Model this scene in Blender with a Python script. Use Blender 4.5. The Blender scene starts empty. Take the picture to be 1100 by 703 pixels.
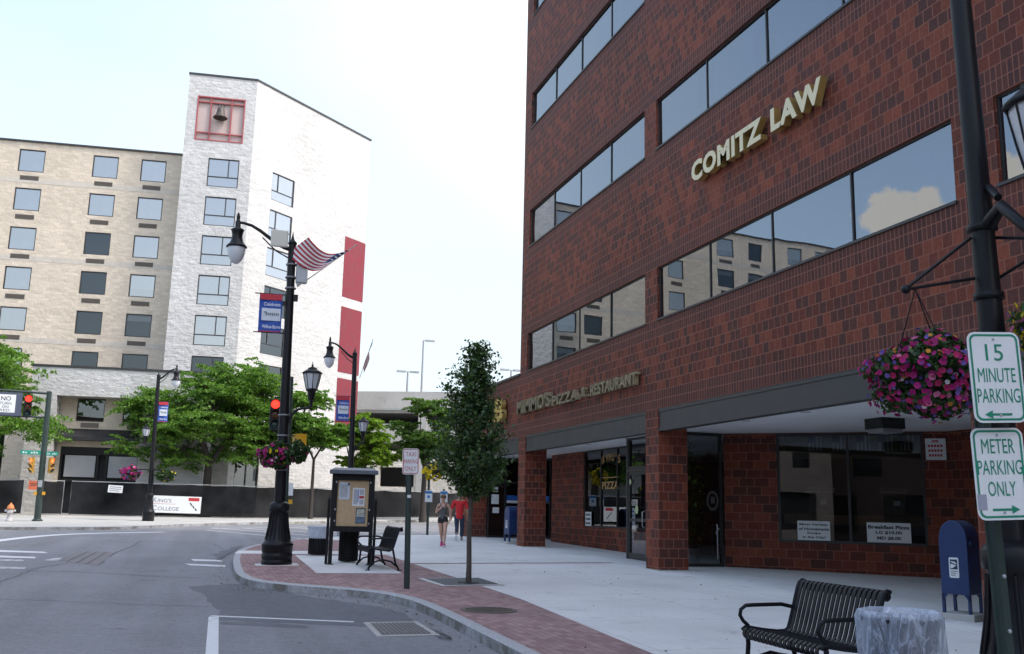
import bpy, bmesh, math, random
from mathutils import Vector, Matrix, Euler
import numpy as np
random.seed(7); RNG = np.random.default_rng(7)
R = math.radians
scene = bpy.context.scene
C = scene.collection
SLOPE = 0.0123                       # the whole street climbs gently away from the camera
KERB = 0.13
EYE = 1.55

def gz(y): return SLOPE * y           # height of the pavement at distance y
def rz_(y): return SLOPE * y - KERB   # height of the road

# ------------------------------------------------------------------ camera
FPX, PW, PH = 1027.0, 1100.0, 703.0
CR = Matrix(((0.9505966, -0.0790315, -0.3002000), (-0.3096160, -0.1714428, -0.9352782), (0.0224493, 0.9820190, -0.1874423)))
cam_d = bpy.data.cameras.new('camera'); cam = bpy.data.objects.new('camera', cam_d); C.objects.link(cam)
m4 = CR.to_4x4(); m4.translation = Vector((0, 0, EYE)); cam.matrix_world = m4
cam_d.sensor_fit = 'HORIZONTAL'; cam_d.sensor_width = 36.0; cam_d.lens = 36.0 * FPX / PW
cam_d.clip_start = 0.05; cam_d.clip_end = 3000
scene.camera = cam

def ray(px, py): return CR @ Vector(((px - PW/2)/FPX, -(py - PH/2)/FPX, -1.0))
def G(px, py, dz=0.0):                # survey helper: photo pixel -> point on the sloping ground (dz above it)
    d = ray(px, py); t = (dz - EYE) / (d.z - SLOPE*d.y); return Vector((d.x*t, d.y*t, EYE + d.z*t))
def GR(px, py): return G(px, py, -KERB)

# ------------------------------------------------------------------ materials
MATS = {}
def nodes(name):
    m = bpy.data.materials.new(name); m.use_nodes = True; MATS[name] = m
    nt = m.node_tree; nt.nodes.clear()
    out = nt.nodes.new('ShaderNodeOutputMaterial')
    return m, nt, out
def N(nt, t, **kw):
    n = nt.nodes.new(t)
    for k, v in kw.items():
        if hasattr(n, k) and k not in n.inputs: setattr(n, k, v)
        else: n.inputs[k].default_value = v
    return n
def L(nt, a, b): nt.links.new(a, b)
def rgba(c): return (c[0], c[1], c[2], 1.0)
def ramp(nt, fac, stops, interp='LINEAR'):
    r = nt.nodes.new('ShaderNodeValToRGB'); r.color_ramp.interpolation = interp
    els = r.color_ramp.elements
    while len(els) < len(stops): els.new(0.5)
    for e, (p, c) in zip(els, stops): e.position = p; e.color = rgba(c) if len(c) == 3 else c
    L(nt, fac, r.inputs[0]); return r
def mixc(nt, fac, a, b, mode='MIX'):
    x = nt.nodes.new('ShaderNodeMix'); x.data_type = 'RGBA'; x.blend_type = mode
    for i, v in ((0, fac), (6, a), (7, b)):
        if isinstance(v, (int, float)): x.inputs[i].default_value = v
        elif isinstance(v, tuple): x.inputs[i].default_value = rgba(v)
        else: L(nt, v, x.inputs[i])
    return x.outputs[2]
def math_(nt, op, a, b=None, c=None):
    x = nt.nodes.new('ShaderNodeMath'); x.operation = op
    for i, v in enumerate((a, b, c)):
        if v is None: continue
        if isinstance(v, (int, float)): x.inputs[i].default_value = v
        else: L(nt, v, x.inputs[i])
    return x.outputs[0]
def pos(nt):
    return nt.nodes.new('ShaderNodeNewGeometry').outputs['Position']
def objco(nt):
    return nt.nodes.new('ShaderNodeTexCoord').outputs['Object']

def pm(name, col, rough=0.6, var=0.0, vscale=6.0, metal=0.0, bump=0.0, bscale=40.0, spec=0.5, emit=None, estr=0.0, coat=0.0):
    """plain procedural material: base colour with soft noise variation and optional bump"""
    m, nt, out = nodes(name)
    b = N(nt, 'ShaderNodeBsdfPrincipled', Roughness=rough, Metallic=metal); b.inputs['Specular IOR Level'].default_value = spec
    b.inputs['Coat Weight'].default_value = coat
    if var > 0:
        n = N(nt, 'ShaderNodeTexNoise', Scale=vscale, Detail=5.0, Roughness=0.6); L(nt, objco(nt), n.inputs['Vector'])
        lo = tuple(max(0, x*(1-var)) for x in col); hi = tuple(min(1, x*(1+var)) for x in col)
        r = ramp(nt, n.outputs['Fac'], [(0.3, lo), (0.7, hi)]); L(nt, r.outputs[0], b.inputs['Base Color'])
        rr = ramp(nt, n.outputs['Fac'], [(0.3, (rough*0.85,)*3), (0.7, (min(1, rough*1.15),)*3)]); L(nt, rr.outputs[0], b.inputs['Roughness'])
    else: b.inputs['Base Color'].default_value = rgba(col)
    if bump > 0:
        n2 = N(nt, 'ShaderNodeTexNoise', Scale=bscale, Detail=4.0); L(nt, objco(nt), n2.inputs['Vector'])
        bp = N(nt, 'ShaderNodeBump', Strength=bump, Distance=0.02); L(nt, n2.outputs['Fac'], bp.inputs['Height']); L(nt, bp.outputs[0], b.inputs['Normal'])
    if emit: b.inputs['Emission Color'].default_value = rgba(emit); b.inputs['Emission Strength'].default_value = estr
    L(nt, b.outputs[0], out.inputs[0]); return m

def wall_uv(nt):
    """horizontal run along the wall + height, chosen by the facing of the surface"""
    g = nt.nodes.new('ShaderNodeNewGeometry')
    sp = nt.nodes.new('ShaderNodeSeparateXYZ'); L(nt, g.outputs['Position'], sp.inputs[0])
    sn = nt.nodes.new('ShaderNodeSeparateXYZ'); L(nt, g.outputs['True Normal'], sn.inputs[0])
    ax = math_(nt, 'GREATER_THAN', math_(nt, 'ABSOLUTE', sn.outputs[0]), 0.55)
    h = math_(nt, 'ADD', math_(nt, 'MULTIPLY', sp.outputs[1], ax), math_(nt, 'MULTIPLY', sp.outputs[0], math_(nt, 'SUBTRACT', 1.0, ax)))
    return h, sp.outputs[2]
def comb(nt, x, y, z=0.0):
    c = nt.nodes.new('ShaderNodeCombineXYZ')
    for i, v in enumerate((x, y, z)):
        if isinstance(v, (int, float)): c.inputs[i].default_value = v
        else: L(nt, v, c.inputs[i])
    return c.outputs[0]

def brick_block_mat(name, gain=1.0):
    """glazed red-brown structural block; soldier courses above and below each window band"""
    m, nt, out = nodes(name)
    h, z = wall_uv(nt)
    v = comb(nt, h, math_(nt, 'ADD', z, -6.10 + 0.214*100))
    def bt(w, off):
        b = N(nt, 'ShaderNodeTexBrick', offset=off, offset_frequency=2, squash=1.0)
        b.inputs['Color1'].default_value = (0, 0, 0, 1); b.inputs['Color2'].default_value = (1, 1, 1, 1); b.inputs['Mortar'].default_value = (0.5, 0.5, 0.5, 1)
        b.inputs['Scale'].default_value = 1.0; b.inputs['Mortar Size'].default_value = 0.0095; b.inputs['Mortar Smooth'].default_value = 0.15
        b.inputs['Bias'].default_value = 0.0; b.inputs['Brick Width'].default_value = w; b.inputs['Row Height'].default_value = 0.214
        L(nt, v, b.inputs['Vector']); return b
    b1, b2, b0 = bt(0.2, 0.5), bt(0.1, 0.0), bt(0.245, 0.5)
    t = math_(nt, 'MODULO', math_(nt, 'ADD', z, -6.10 + 4.28*4), 4.28)
    s1 = math_(nt, 'MULTIPLY', math_(nt, 'GREATER_THAN', t, 1.284), math_(nt, 'LESS_THAN', t, 1.712))
    s2 = math_(nt, 'GREATER_THAN', t, 3.852)
    s3 = math_(nt, 'MULTIPLY', math_(nt, 'GREATER_THAN', z, 3.95), math_(nt, 'LESS_THAN', z, 4.388))
    hi = math_(nt, 'GREATER_THAN', z, 5.6)
    sold = math_(nt, 'MINIMUM', math_(nt, 'ADD', math_(nt, 'MULTIPLY', math_(nt, 'ADD', s1, s2), hi), s3), 1.0)
    low = math_(nt, 'LESS_THAN', z, 3.45)
    val = mixc(nt, sold, mixc(nt, low, b1.outputs['Color'], b0.outputs['Color']), b2.outputs['Color'])
    mort = mixc(nt, sold, mixc(nt, low, b1.outputs['Fac'], b0.outputs['Fac']), b2.outputs['Fac'])
    g = gain
    cr = ramp(nt, val, [(0.0, (0.098*g, 0.042*g, 0.034*g)), (0.26, (0.115*g, 0.043*g, 0.033*g)), (0.40, (0.152*g, 0.044*g, 0.028*g)), (0.72, (0.188*g, 0.050*g, 0.031*g)), (0.80, (0.235*g, 0.064*g, 0.036*g)), (1.0, (0.26*g, 0.073*g, 0.040*g))])
    crs = ramp(nt, val, [(0.0, (0.085*g, 0.038*g, 0.034*g)), (0.5, (0.115*g, 0.044*g, 0.037*g)), (1.0, (0.145*g, 0.05*g, 0.038*g))])
    crm = mixc(nt, sold, cr.outputs[0], crs.outputs[0])
    n = N(nt, 'ShaderNodeTexNoise', Scale=0.35, Detail=5.0); L(nt, pos(nt), n.inputs['Vector'])
    big = ramp(nt, n.outputs['Fac'], [(0.3, (0.78, 0.78, 0.80)), (0.7, (1.15, 1.12, 1.1))])
    n3 = N(nt, 'ShaderNodeTexNoise', Scale=22.0, Detail=4.0); L(nt, pos(nt), n3.inputs['Vector'])
    fine = ramp(nt, n3.outputs['Fac'], [(0.3, (0.8, 0.8, 0.8)), (0.7, (1.18, 1.18, 1.18))])
    col = mixc(nt, 1.0, mixc(nt, 1.0, crm, big.outputs[0], 'MULTIPLY'), fine.outputs[0], 'MULTIPLY')
    col = mixc(nt, mort, col, (0.30*g, 0.118*g, 0.080*g))
    bs = N(nt, 'ShaderNodeBsdfPrincipled', Roughness=0.6); L(nt, col, bs.inputs['Base Color'])
    bs.inputs['Specular IOR Level'].default_value = 0.15
    bp = N(nt, 'ShaderNodeBump', Strength=0.6, Distance=0.008)
    hgt = math_(nt, 'ADD', math_(nt, 'MULTIPLY', math_(nt, 'SUBTRACT', 1.0, mort), 1.0), math_(nt, 'MULTIPLY', n3.outputs['Fac'], 0.35))
    L(nt, hgt, bp.inputs['Height']); L(nt, bp.outputs[0], bs.inputs['Normal'])
    L(nt, bs.outputs[0], out.inputs[0]); return m

def splitface_mat(name, col, joint, bump=0.9):
    """rough split-face masonry block"""
    m, nt, out = nodes(name)
    h, z = wall_uv(nt)
    v = comb(nt, math_(nt, 'ADD', h, 100.0), math_(nt, 'ADD', z, 10.0))
    b = N(nt, 'ShaderNodeTexBrick', offset=0.5)
    b.inputs['Color1'].default_value = rgba(tuple(x*0.90 for x in col)); b.inputs['Color2'].default_value = rgba(tuple(min(1, x*1.06) for x in col)); b.inputs['Mortar'].default_value = rgba(joint)
    b.inputs['Scale'].default_value = 1.0; b.inputs['Mortar Size'].default_value = 0.010; b.inputs['Brick Width'].default_value = 0.40; b.inputs['Row Height'].default_value = 0.22; b.inputs['Mortar Smooth'].default_value = 0.6
    L(nt, v, b.inputs['Vector'])
    mpp = nt.nodes.new('ShaderNodeMapping'); mpp.inputs['Scale'].default_value = (1, 1, 1.5); L(nt, pos(nt), mpp.inputs['Vector'])
    n = N(nt, 'ShaderNodeTexNoise', Scale=3.0, Detail=3.5, Roughness=0.55); L(nt, mpp.outputs[0], n.inputs['Vector'])
    n2 = N(nt, 'ShaderNodeTexNoise', Scale=0.22, Detail=4.0); L(nt, pos(nt), n2.inputs['Vector'])
    st = ramp(nt, n2.outputs['Fac'], [(0.3, (0.90, 0.90, 0.89)), (0.7, (1.04, 1.04, 1.04))])
    colr = mixc(nt, 1.0, b.outputs['Color'], st.outputs[0], 'MULTIPLY')
    bs = N(nt, 'ShaderNodeBsdfPrincipled', Roughness=0.9); bs.inputs['Specular IOR Level'].default_value = 0.2
    L(nt, colr, bs.inputs['Base Color'])
    hgt = math_(nt, 'SUBTRACT', math_(nt, 'MULTIPLY', n.outputs['Fac'], 1.6), math_(nt, 'MULTIPLY', b.outputs['Fac'], 0.35))
    bp = N(nt, 'ShaderNodeBump', Strength=bump, Distance=0.13); L(nt, hgt, bp.inputs['Height']); L(nt, bp.outputs[0], bs.inputs['Normal'])
    L(nt, bs.outputs[0], out.inputs[0]); return m

def glass_mat(name, refl=0.45, tint=(0.16, 0.19, 0.22), rcol=(0.72, 0.80, 0.88), wav=0.0, wscale=0.6):
    """coated window glass: part mirror, part tinted see-through"""
    m, nt, out = nodes(name)
    gl = N(nt, 'ShaderNodeBsdfGlossy', Roughness=0.0); gl.inputs['Color'].default_value = rgba(rcol)
    tr = N(nt, 'ShaderNodeBsdfTransparent'); tr.inputs['Color'].default_value = rgba(tint)
    fr = N(nt, 'ShaderNodeFresnel', IOR=1.5)
    f = math_(nt, 'MINIMUM', math_(nt, 'ADD', fr.outputs[0], refl), 0.92)
    mx = N(nt, 'ShaderNodeMixShader'); L(nt, f, mx.inputs[0]); L(nt, tr.outputs[0], mx.inputs[1]); L(nt, gl.outputs[0], mx.inputs[2])
    if wav > 0:
        n = N(nt, 'ShaderNodeTexNoise', Scale=wscale, Detail=1.5); L(nt, pos(nt), n.inputs['Vector'])
        bp = N(nt, 'ShaderNodeBump', Strength=wav, Distance=0.05); L(nt, n.outputs['Fac'], bp.inputs['Height']); L(nt, bp.outputs[0], gl.inputs['Normal'])
    L(nt, mx.outputs[0], out.inputs[0]); return m

def leaf_mat(name, cols, trans=0.35, rough=0.5, spec=0.4):
    m, nt, out = nodes(name)
    g = nt.nodes.new('ShaderNodeNewGeometry')
    r = ramp(nt, g.outputs['Random Per Island'], [(i/(len(cols)-1), c) for i, c in enumerate(cols)])
    d = N(nt, 'ShaderNodeBsdfPrincipled', Roughness=rough); d.inputs['Specular IOR Level'].default_value = spec; L(nt, r.outputs[0], d.inputs['Base Color'])
    t = N(nt, 'ShaderNodeBsdfTranslucent'); L(nt, mixc(nt, 1.0, r.outputs[0], (1.15, 1.2, 0.55), 'MULTIPLY'), t.inputs['Color'])
    mx = N(nt, 'ShaderNodeMixShader', Fac=trans) if False else nt.nodes.new('ShaderNodeMixShader')
    mx.inputs[0].default_value = trans
    L(nt, d.outputs[0], mx.inputs[1]); L(nt, t.outputs[0], mx.inputs[2]); L(nt, mx.outputs[0], out.inputs[0]); return m

def asphalt_mat(name, a, b, patch=0.0):
    m, nt, out = nodes(name)
    p = pos(nt)
    n1 = N(nt, 'ShaderNodeTexNoise', Scale=0.35, Detail=6.0, Roughness=0.6); L(nt, p, n1.inputs['Vector'])
    n2 = N(nt, 'ShaderNodeTexNoise', Scale=9.0, Detail=6.0, Roughness=0.7); L(nt, p, n2.inputs['Vector'])
    n3 = N(nt, 'ShaderNodeTexVoronoi', Scale=75.0); L(nt, p, n3.inputs['Vector'])
    mp = nt.nodes.new('ShaderNodeMapping'); mp.inputs['Scale'].default_value = (1.2, 0.07, 1); L(nt, p, mp.inputs['Vector'])
    n4 = N(nt, 'ShaderNodeTexNoise', Scale=1.0, Detail=3.0); L(nt, mp.outputs[0], n4.inputs['Vector'])   # wheel tracks along the street
    base = ramp(nt, n1.outputs['Fac'], [(0.25, a), (0.75, b)])
    s = ramp(nt, n2.outputs['Fac'], [(0.3, (0.86, 0.86, 0.86)), (0.7, (1.12, 1.12, 1.12))])
    ag = ramp(nt, n3.outputs['Color'], [(0.0, (0.82, 0.82, 0.82)), (0.8, (1.06, 1.06, 1.06)), (1.0, (1.5, 1.5, 1.48))])
    tr = ramp(nt, n4.outputs['Fac'], [(0.35, (0.90, 0.90, 0.90)), (0.65, (1.08, 1.08, 1.08))])
    c = mixc(nt, 1.0, mixc(nt, 1.0, mixc(nt, 1.0, base.outputs[0], s.outputs[0], 'MULTIPLY'), ag.outputs[0], 'MULTIPLY'), tr.outputs[0], 'MULTIPLY')
    n6 = N(nt, 'ShaderNodeTexNoise', Scale=0.9, Detail=7.0, Roughness=0.7); L(nt, p, n6.inputs['Vector'])
    oil = ramp(nt, n6.outputs['Fac'], [(0.30, (0.72, 0.72, 0.73)), (0.40, (1, 1, 1)), (0.66, (1, 1, 1)), (0.74, (1.14, 1.14, 1.13))])
    n7 = N(nt, 'ShaderNodeTexVoronoi', Scale=1.7, feature='F1'); L(nt, p, n7.inputs['Vector'])
    spot = ramp(nt, n7.outputs['Distance'], [(0.045, (0.62, 0.62, 0.62)), (0.075, (1, 1, 1))])
    c = mixc(nt, 1.0, mixc(nt, 1.0, c, oil.outputs[0], 'MULTIPLY'), spot.outputs[0], 'MULTIPLY')
    bs = N(nt, 'ShaderNodeBsdfPrincipled', Roughness=0.85); bs.inputs['Specular IOR Level'].default_value = 0.3; L(nt, c, bs.inputs['Base Color'])
    bp = N(nt, 'ShaderNodeBump', Strength=0.5, Distance=0.01); L(nt, n3.outputs['Distance'], bp.inputs['Height']); L(nt, bp.outputs[0], bs.inputs['Normal'])
    L(nt, bs.outputs[0], out.inputs[0]); return m

def concrete_mat(name, col, joints=1.5, var=0.08, ang=0.0):
    m, nt, out = nodes(name)
    p = pos(nt)
    n1 = N(nt, 'ShaderNodeTexNoise', Scale=0.5, Detail=6.0, Roughness=0.62); L(nt, p, n1.inputs['Vector'])
    n2 = N(nt, 'ShaderNodeTexNoise', Scale=14.0, Detail=6.0, Roughness=0.7); L(nt, p, n2.inputs['Vector'])
    n5 = N(nt, 'ShaderNodeTexNoise', Scale=2.3, Detail=3.0); L(nt, p, n5.inputs['Vector'])
    base = ramp(nt, n1.outputs['Fac'], [(0.28, tuple(x*(1-var*1.6) for x in col)), (0.72, tuple(min(1, x*(1+var)) for x in col))])
    s = ramp(nt, n2.outputs['Fac'], [(0.3, (0.93, 0.93, 0.93)), (0.7, (1.05, 1.05, 1.05))])
    sp = ramp(nt, n5.outputs['Fac'], [(0.30, (0.80, 0.80, 0.80)), (0.36, (1, 1, 1))])
    c = mixc(nt, 1.0, mixc(nt, 1.0, base.outputs[0], s.outputs[0], 'MULTIPLY'), sp.outputs[0], 'MULTIPLY')
    n7 = N(nt, 'ShaderNodeTexVoronoi', Scale=1.3, feature='F1'); L(nt, p, n7.inputs['Vector'])
    spot = ramp(nt, n7.outputs['Distance'], [(0.018, (0.45, 0.45, 0.45)), (0.03, (1, 1, 1))])          # trodden gum
    if joints > 0: c = mixc(nt, 1.0, c, spot.outputs[0], 'MULTIPLY')
    bs = N(nt, 'ShaderNodeBsdfPrincipled', Roughness=0.85); bs.inputs['Specular IOR Level'].default_value = 0.25
    if joints > 0:
        mp = nt.nodes.new('ShaderNodeMapping'); mp.inputs['Rotation'].default_value = (0, 0, ang); L(nt, p, mp.inputs['Vector'])
        b = N(nt, 'ShaderNodeTexBrick', offset=0.0); b.inputs['Scale'].default_value = 1.0; b.inputs['Brick Width'].default_value = joints; b.inputs['Row Height'].default_value = joints
        b.inputs['Mortar Size'].default_value = 0.008; b.inputs['Mortar Smooth'].default_value = 0.4
        L(nt, mp.outputs[0], b.inputs['Vector'])
        c = mixc(nt, math_(nt, 'MULTIPLY', b.outputs['Fac'], 0.75), c, tuple(x*0.5 for x in col))
    L(nt, c, bs.inputs['Base Color'])
    bp = N(nt, 'ShaderNodeBump', Strength=0.25, Distance=0.01); L(nt, n2.outputs['Fac'], bp.inputs['Height']); L(nt, bp.outputs[0], bs.inputs['Normal'])
    L(nt, bs.outputs[0], out.inputs[0]); return m

def paver_mat(name):
    m, nt, out = nodes(name)
    p = pos(nt)
    b = N(nt, 'ShaderNodeTexBrick', offset=0.5)
    b.inputs['Color1'].default_value = rgba((0.27, 0.165, 0.158)); b.inputs['Color2'].default_value = rgba((0.40, 0.265, 0.25)); b.inputs['Mortar'].default_value = rgba((0.22, 0.165, 0.155))
    b.inputs['Scale'].default_value = 1.0; b.inputs['Brick Width'].default_value = 0.2; b.inputs['Row Height'].default_value = 0.1; b.inputs['Mortar Size'].default_value = 0.006
    mp = nt.nodes.new('ShaderNodeMapping'); mp.inputs['Rotation'].default_value = (0, 0, R(90)); L(nt, p, mp.inputs['Vector']); L(nt, mp.outputs[0], b.inputs['Vector'])
    n1 = N(nt, 'ShaderNodeTexNoise', Scale=0.9, Detail=6.0); L(nt, p, n1.inputs['Vector'])
    s = ramp(nt, n1.outputs['Fac'], [(0.3, (0.84, 0.84, 0.86)), (0.7, (1.12, 1.1, 1.08))])
    c = mixc(nt, 1.0, b.outputs['Color'], s.outputs[0], 'MULTIPLY')
    bs = N(nt, 'ShaderNodeBsdfPrincipled', Roughness=0.85); bs.inputs['Specular IOR Level'].default_value = 0.2; L(nt, c, bs.inputs['Base Color'])
    bp = N(nt, 'ShaderNodeBump', Strength=0.5, Distance=0.005); L(nt, math_(nt, 'SUBTRACT', 1.0, b.outputs['Fac']), bp.inputs['Height']); L(nt, bp.outputs[0], bs.inputs['Normal'])
    L(nt, bs.outputs[0], out.inputs[0]); return m

def granite_mat(name):
    m, nt, out = nodes(name)
    p = pos(nt)
    n1 = N(nt, 'ShaderNodeTexNoise', Scale=38.0, Detail=3.0, Roughness=0.7); L(nt, p, n1.inputs['Vector'])
    n2 = N(nt, 'ShaderNodeTexNoise', Scale=1.6, Detail=6.0, Roughness=0.7); L(nt, p, n2.inputs['Vector'])
    a = ramp(nt, n1.outputs['Fac'], [(0.3, (0.26, 0.26, 0.265)), (0.55, (0.42, 0.42, 0.42)), (0.75, (0.52, 0.52, 0.51))])
    g = nt.nodes.new('ShaderNodeNewGeometry'); sn = nt.nodes.new('ShaderNodeSeparateXYZ'); L(nt, g.outputs['True Normal'], sn.inputs[0])
    side = math_(nt, 'LESS_THAN', sn.outputs[2], 0.6)                       # tyre scuffs and lichen sit on the face of the kerb
    d = ramp(nt, n2.outputs['Fac'], [(0.40, (0.45, 0.42, 0.36)), (0.58, (1, 1, 1))])
    c = mixc(nt, side, a.outputs[0], mixc(nt, 1.0, a.outputs[0], d.outputs[0], 'MULTIPLY'))
    bs = N(nt, 'ShaderNodeBsdfPrincipled', Roughness=0.8); L(nt, c, bs.inputs['Base Color'])
    bp = N(nt, 'ShaderNodeBump', Strength=0.5, Distance=0.03); L(nt, n2.outputs['Fac'], bp.inputs['Height']); L(nt, bp.outputs[0], bs.inputs['Normal'])
    L(nt, bs.outputs[0], out.inputs[0]); return m

def paint_mat(name, col, thr=0.42):
    """worn road paint: scattered flakes missing"""
    m, nt, out = nodes(name)
    p = pos(nt)
    n1 = N(nt, 'ShaderNodeTexNoise', Scale=7.0, Detail=8.0, Roughness=0.75); L(nt, p, n1.inputs['Vector'])
    bs = N(nt, 'ShaderNodeBsdfPrincipled', Roughness=0.7); bs.inputs['Specular IOR Level'].default_value = 0.2
    r = ramp(nt, n1.outputs['Fac'], [(thr-0.06, (0.16, 0.165, 0.17)), (thr, col), (0.8, tuple(x*1.05 for x in col))]); L(nt, r.outputs[0], bs.inputs['Base Color'])
    L(nt, bs.outputs[0], out.inputs[0]); return m

# ------------------------------------------------------------------ mesh builder
class MB:
    def __init__(s, M=None): s.v = []; s.f = []; s.sm = []; s.M = M
    def add(s, vs, fs, smooth=False, M=None):
        o = len(s.v)
        for p in vs:
            p = Vector(p)
            if M is not None: p = M @ p
            if s.M is not None: p = s.M @ p
            s.v.append(p)
        for f in fs: s.f.append([i+o for i in f]); s.sm.append(smooth)
        return s
    def box(s, a, b, M=None):
        x0, y0, z0 = [min(a[i], b[i]) for i in range(3)]; x1, y1, z1 = [max(a[i], b[i]) for i in range(3)]
        return s.add([(x0,y0,z0),(x1,y0,z0),(x1,y1,z0),(x0,y1,z0),(x0,y0,z1),(x1,y0,z1),(x1,y1,z1),(x0,y1,z1)],
                     [(0,3,2,1),(4,5,6,7),(0,1,5,4),(1,2,6,5),(2,3,7,6),(3,0,4,7)], M=M)
    def cbox(s, c, d, M=None):
        return s.box([c[i]-d[i]/2 for i in range(3)], [c[i]+d[i]/2 for i in range(3)], M)
    def quad(s, p, M=None): return s.add(p, [tuple(range(len(p)))], M=M)
    def tube(s, pts, r, n=8, smooth=True, M=None, cap=True):
        pts = [Vector(p) for p in pts]; k = len(pts)
        rr = r if isinstance(r, (list, tuple)) else [r]*k
        vs = []; fs = []; prev = None
        for i, p in enumerate(pts):
            t = (pts[min(i+1, k-1)] - pts[max(i-1, 0)])
            if t.length < 1e-9: t = Vector((0, 0, 1))
            t.normalize()
            if prev is None:
                a = Vector((1, 0, 0)) if abs(t.x) < 0.8 else Vector((0, 1, 0)); u = (a - t*a.dot(t)).normalized()
            else:
                u = prev - t*prev.dot(t); u = u.normalized() if u.length > 1e-6 else Vector((1, 0, 0))
            prev = u; w = t.cross(u)
            for j in range(n):
                an = 2*math.pi*j/n; vs.append(p + (u*math.cos(an) + w*math.sin(an))*rr[i])
        for i in range(k-1):
            for j in range(n):
                fs.append((i*n+j, i*n+(j+1) % n, (i+1)*n+(j+1) % n, (i+1)*n+j))
        s.add(vs, fs, smooth, M)
        if cap:
            s.add(vs[:n], [tuple(reversed(range(n)))], False, M); s.add(vs[-n:], [tuple(range(n))], False, M)
        return s
    def lathe(s, prof, n=16, M=None, smooth=True, o=(0, 0, 0), flute=0):
        vs = []; fs = []; o = Vector(o); k = len(prof)
        for (r, z) in prof:
            for j in range(n):
                a = 2*math.pi*j/n; q = r*(0.93 if flute and j % 2 else 1.0)
                vs.append(o + Vector((q*math.cos(a), q*math.sin(a), z)))
        for i in range(k-1):
            for j in range(n): fs.append((i*n+j, i*n+(j+1) % n, (i+1)*n+(j+1) % n, (i+1)*n+j))
        fs.append(tuple(reversed(range(n)))); fs.append(tuple((k-1)*n+j for j in range(n)))
        return s.add(vs, fs, smooth, M)
    def prism(s, poly, z0, z1, M=None):
        n = len(poly); vs = [(p[0], p[1], z0) for p in poly] + [(p[0], p[1], z1) for p in poly]
        fs = [tuple(reversed(range(n))), tuple(range(n, 2*n))] + [(i, (i+1) % n, n+(i+1) % n, n+i) for i in range(n)]
        return s.add(vs, fs, M=M)
    def sphere(s, c, r, nu=10, nv=7, M=None):
        rr = r if isinstance(r, (tuple, list)) else (r, r, r)
        prof = [(math.sin(math.pi*i/nv), -math.cos(math.pi*i/nv)) for i in range(nv+1)]
        prof[0] = (0.02, -1); prof[-1] = (0.02, 1)
        T = Matrix.Translation(Vector(c)) @ Matrix.Diagonal((rr[0], rr[1], rr[2], 1))
        return s.lathe(prof, nu, (M @ T) if M is not None else T)
    def mesh(s, me, M): 
        return s.add([v.co for v in me.vertices], [tuple(p.vertices) for p in me.polygons], M=M)
    def data(s, name, mat, off=None):
        me = bpy.data.meshes.new(name)
        vs = [(p - off) if off is not None else p for p in s.v]
        me.from_pydata([tuple(v) for v in vs], [], s.f)
        me.polygons.foreach_set('use_smooth', s.sm)
        if mat is not None: me.materials.append(mat)
        me.update(); return me
    def build(s, name, mat, parent=None, world=False, bevel=0.0):
        off = WLOC.get(parent.name) if (world and parent) else None
        o = bpy.data.objects.new(name, s.data(name, mat, off)); C.objects.link(o)
        if parent: o.parent = parent; WLOC[o.name] = WLOC.get(parent.name, Vector())
        else: WLOC[o.name] = Vector()
        if bevel > 0:
            b = o.modifiers.new('bevel', 'BEVEL'); b.width = bevel; b.segments = 2; b.limit_method = 'ANGLE'
        return o
WLOC = {}
def tag(o, label=None, cat=None, group=None, kind=None):
    if label: o['label'] = label
    if cat: o['category'] = cat
    if group: o['group'] = group
    if kind: o['kind'] = kind
    return o
def thing(name, label, cat, loc=(0, 0, 0), rz=0.0, group=None, rot=None):
    o = bpy.data.objects.new(name, None); C.objects.link(o); o.empty_display_size = 0.2
    o.location = loc; o.rotation_euler = rot if rot else (0, 0, rz); WLOC[o.name] = Vector(loc)
    return tag(o, label, cat, group)
def struct(o): o['kind'] = 'structure'; return o
def inst(me, name, parent, loc, rz=0.0):
    o = bpy.data.objects.new(name, me); C.objects.link(o); o.parent = parent
    o.location = Vector(loc) - WLOC.get(parent.name, Vector()); o.rotation_euler = (0, 0, rz); return o
def frame(o, e):
    """wall frame: x along the wall to the viewer's right, y into the wall, z up"""
    e = Vector((e[0], e[1], 0)).normalized(); i = Vector((-e.y, e.x, 0))
    M = Matrix(((e.x, i.x, 0, o[0]), (e.y, i.y, 0, o[1]), (0, 0, 1, o[2] if len(o) > 2 else 0), (0, 0, 0, 1)))
    return M
def facing(p, n):
    """sign frame: x to the reader's right, y up, z out towards the reader"""
    n = Vector((n[0], n[1], n[2] if len(n) > 2 else 0)).normalized(); x = Vector((0, 0, 1)).cross(n).normalized(); y = n.cross(x)
    M = Matrix(((x.x, y.x, n.x, p[0]), (x.y, y.y, n.y, p[1]), (x.z, y.z, n.z, p[2]), (0, 0, 0, 1))); return M

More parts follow.
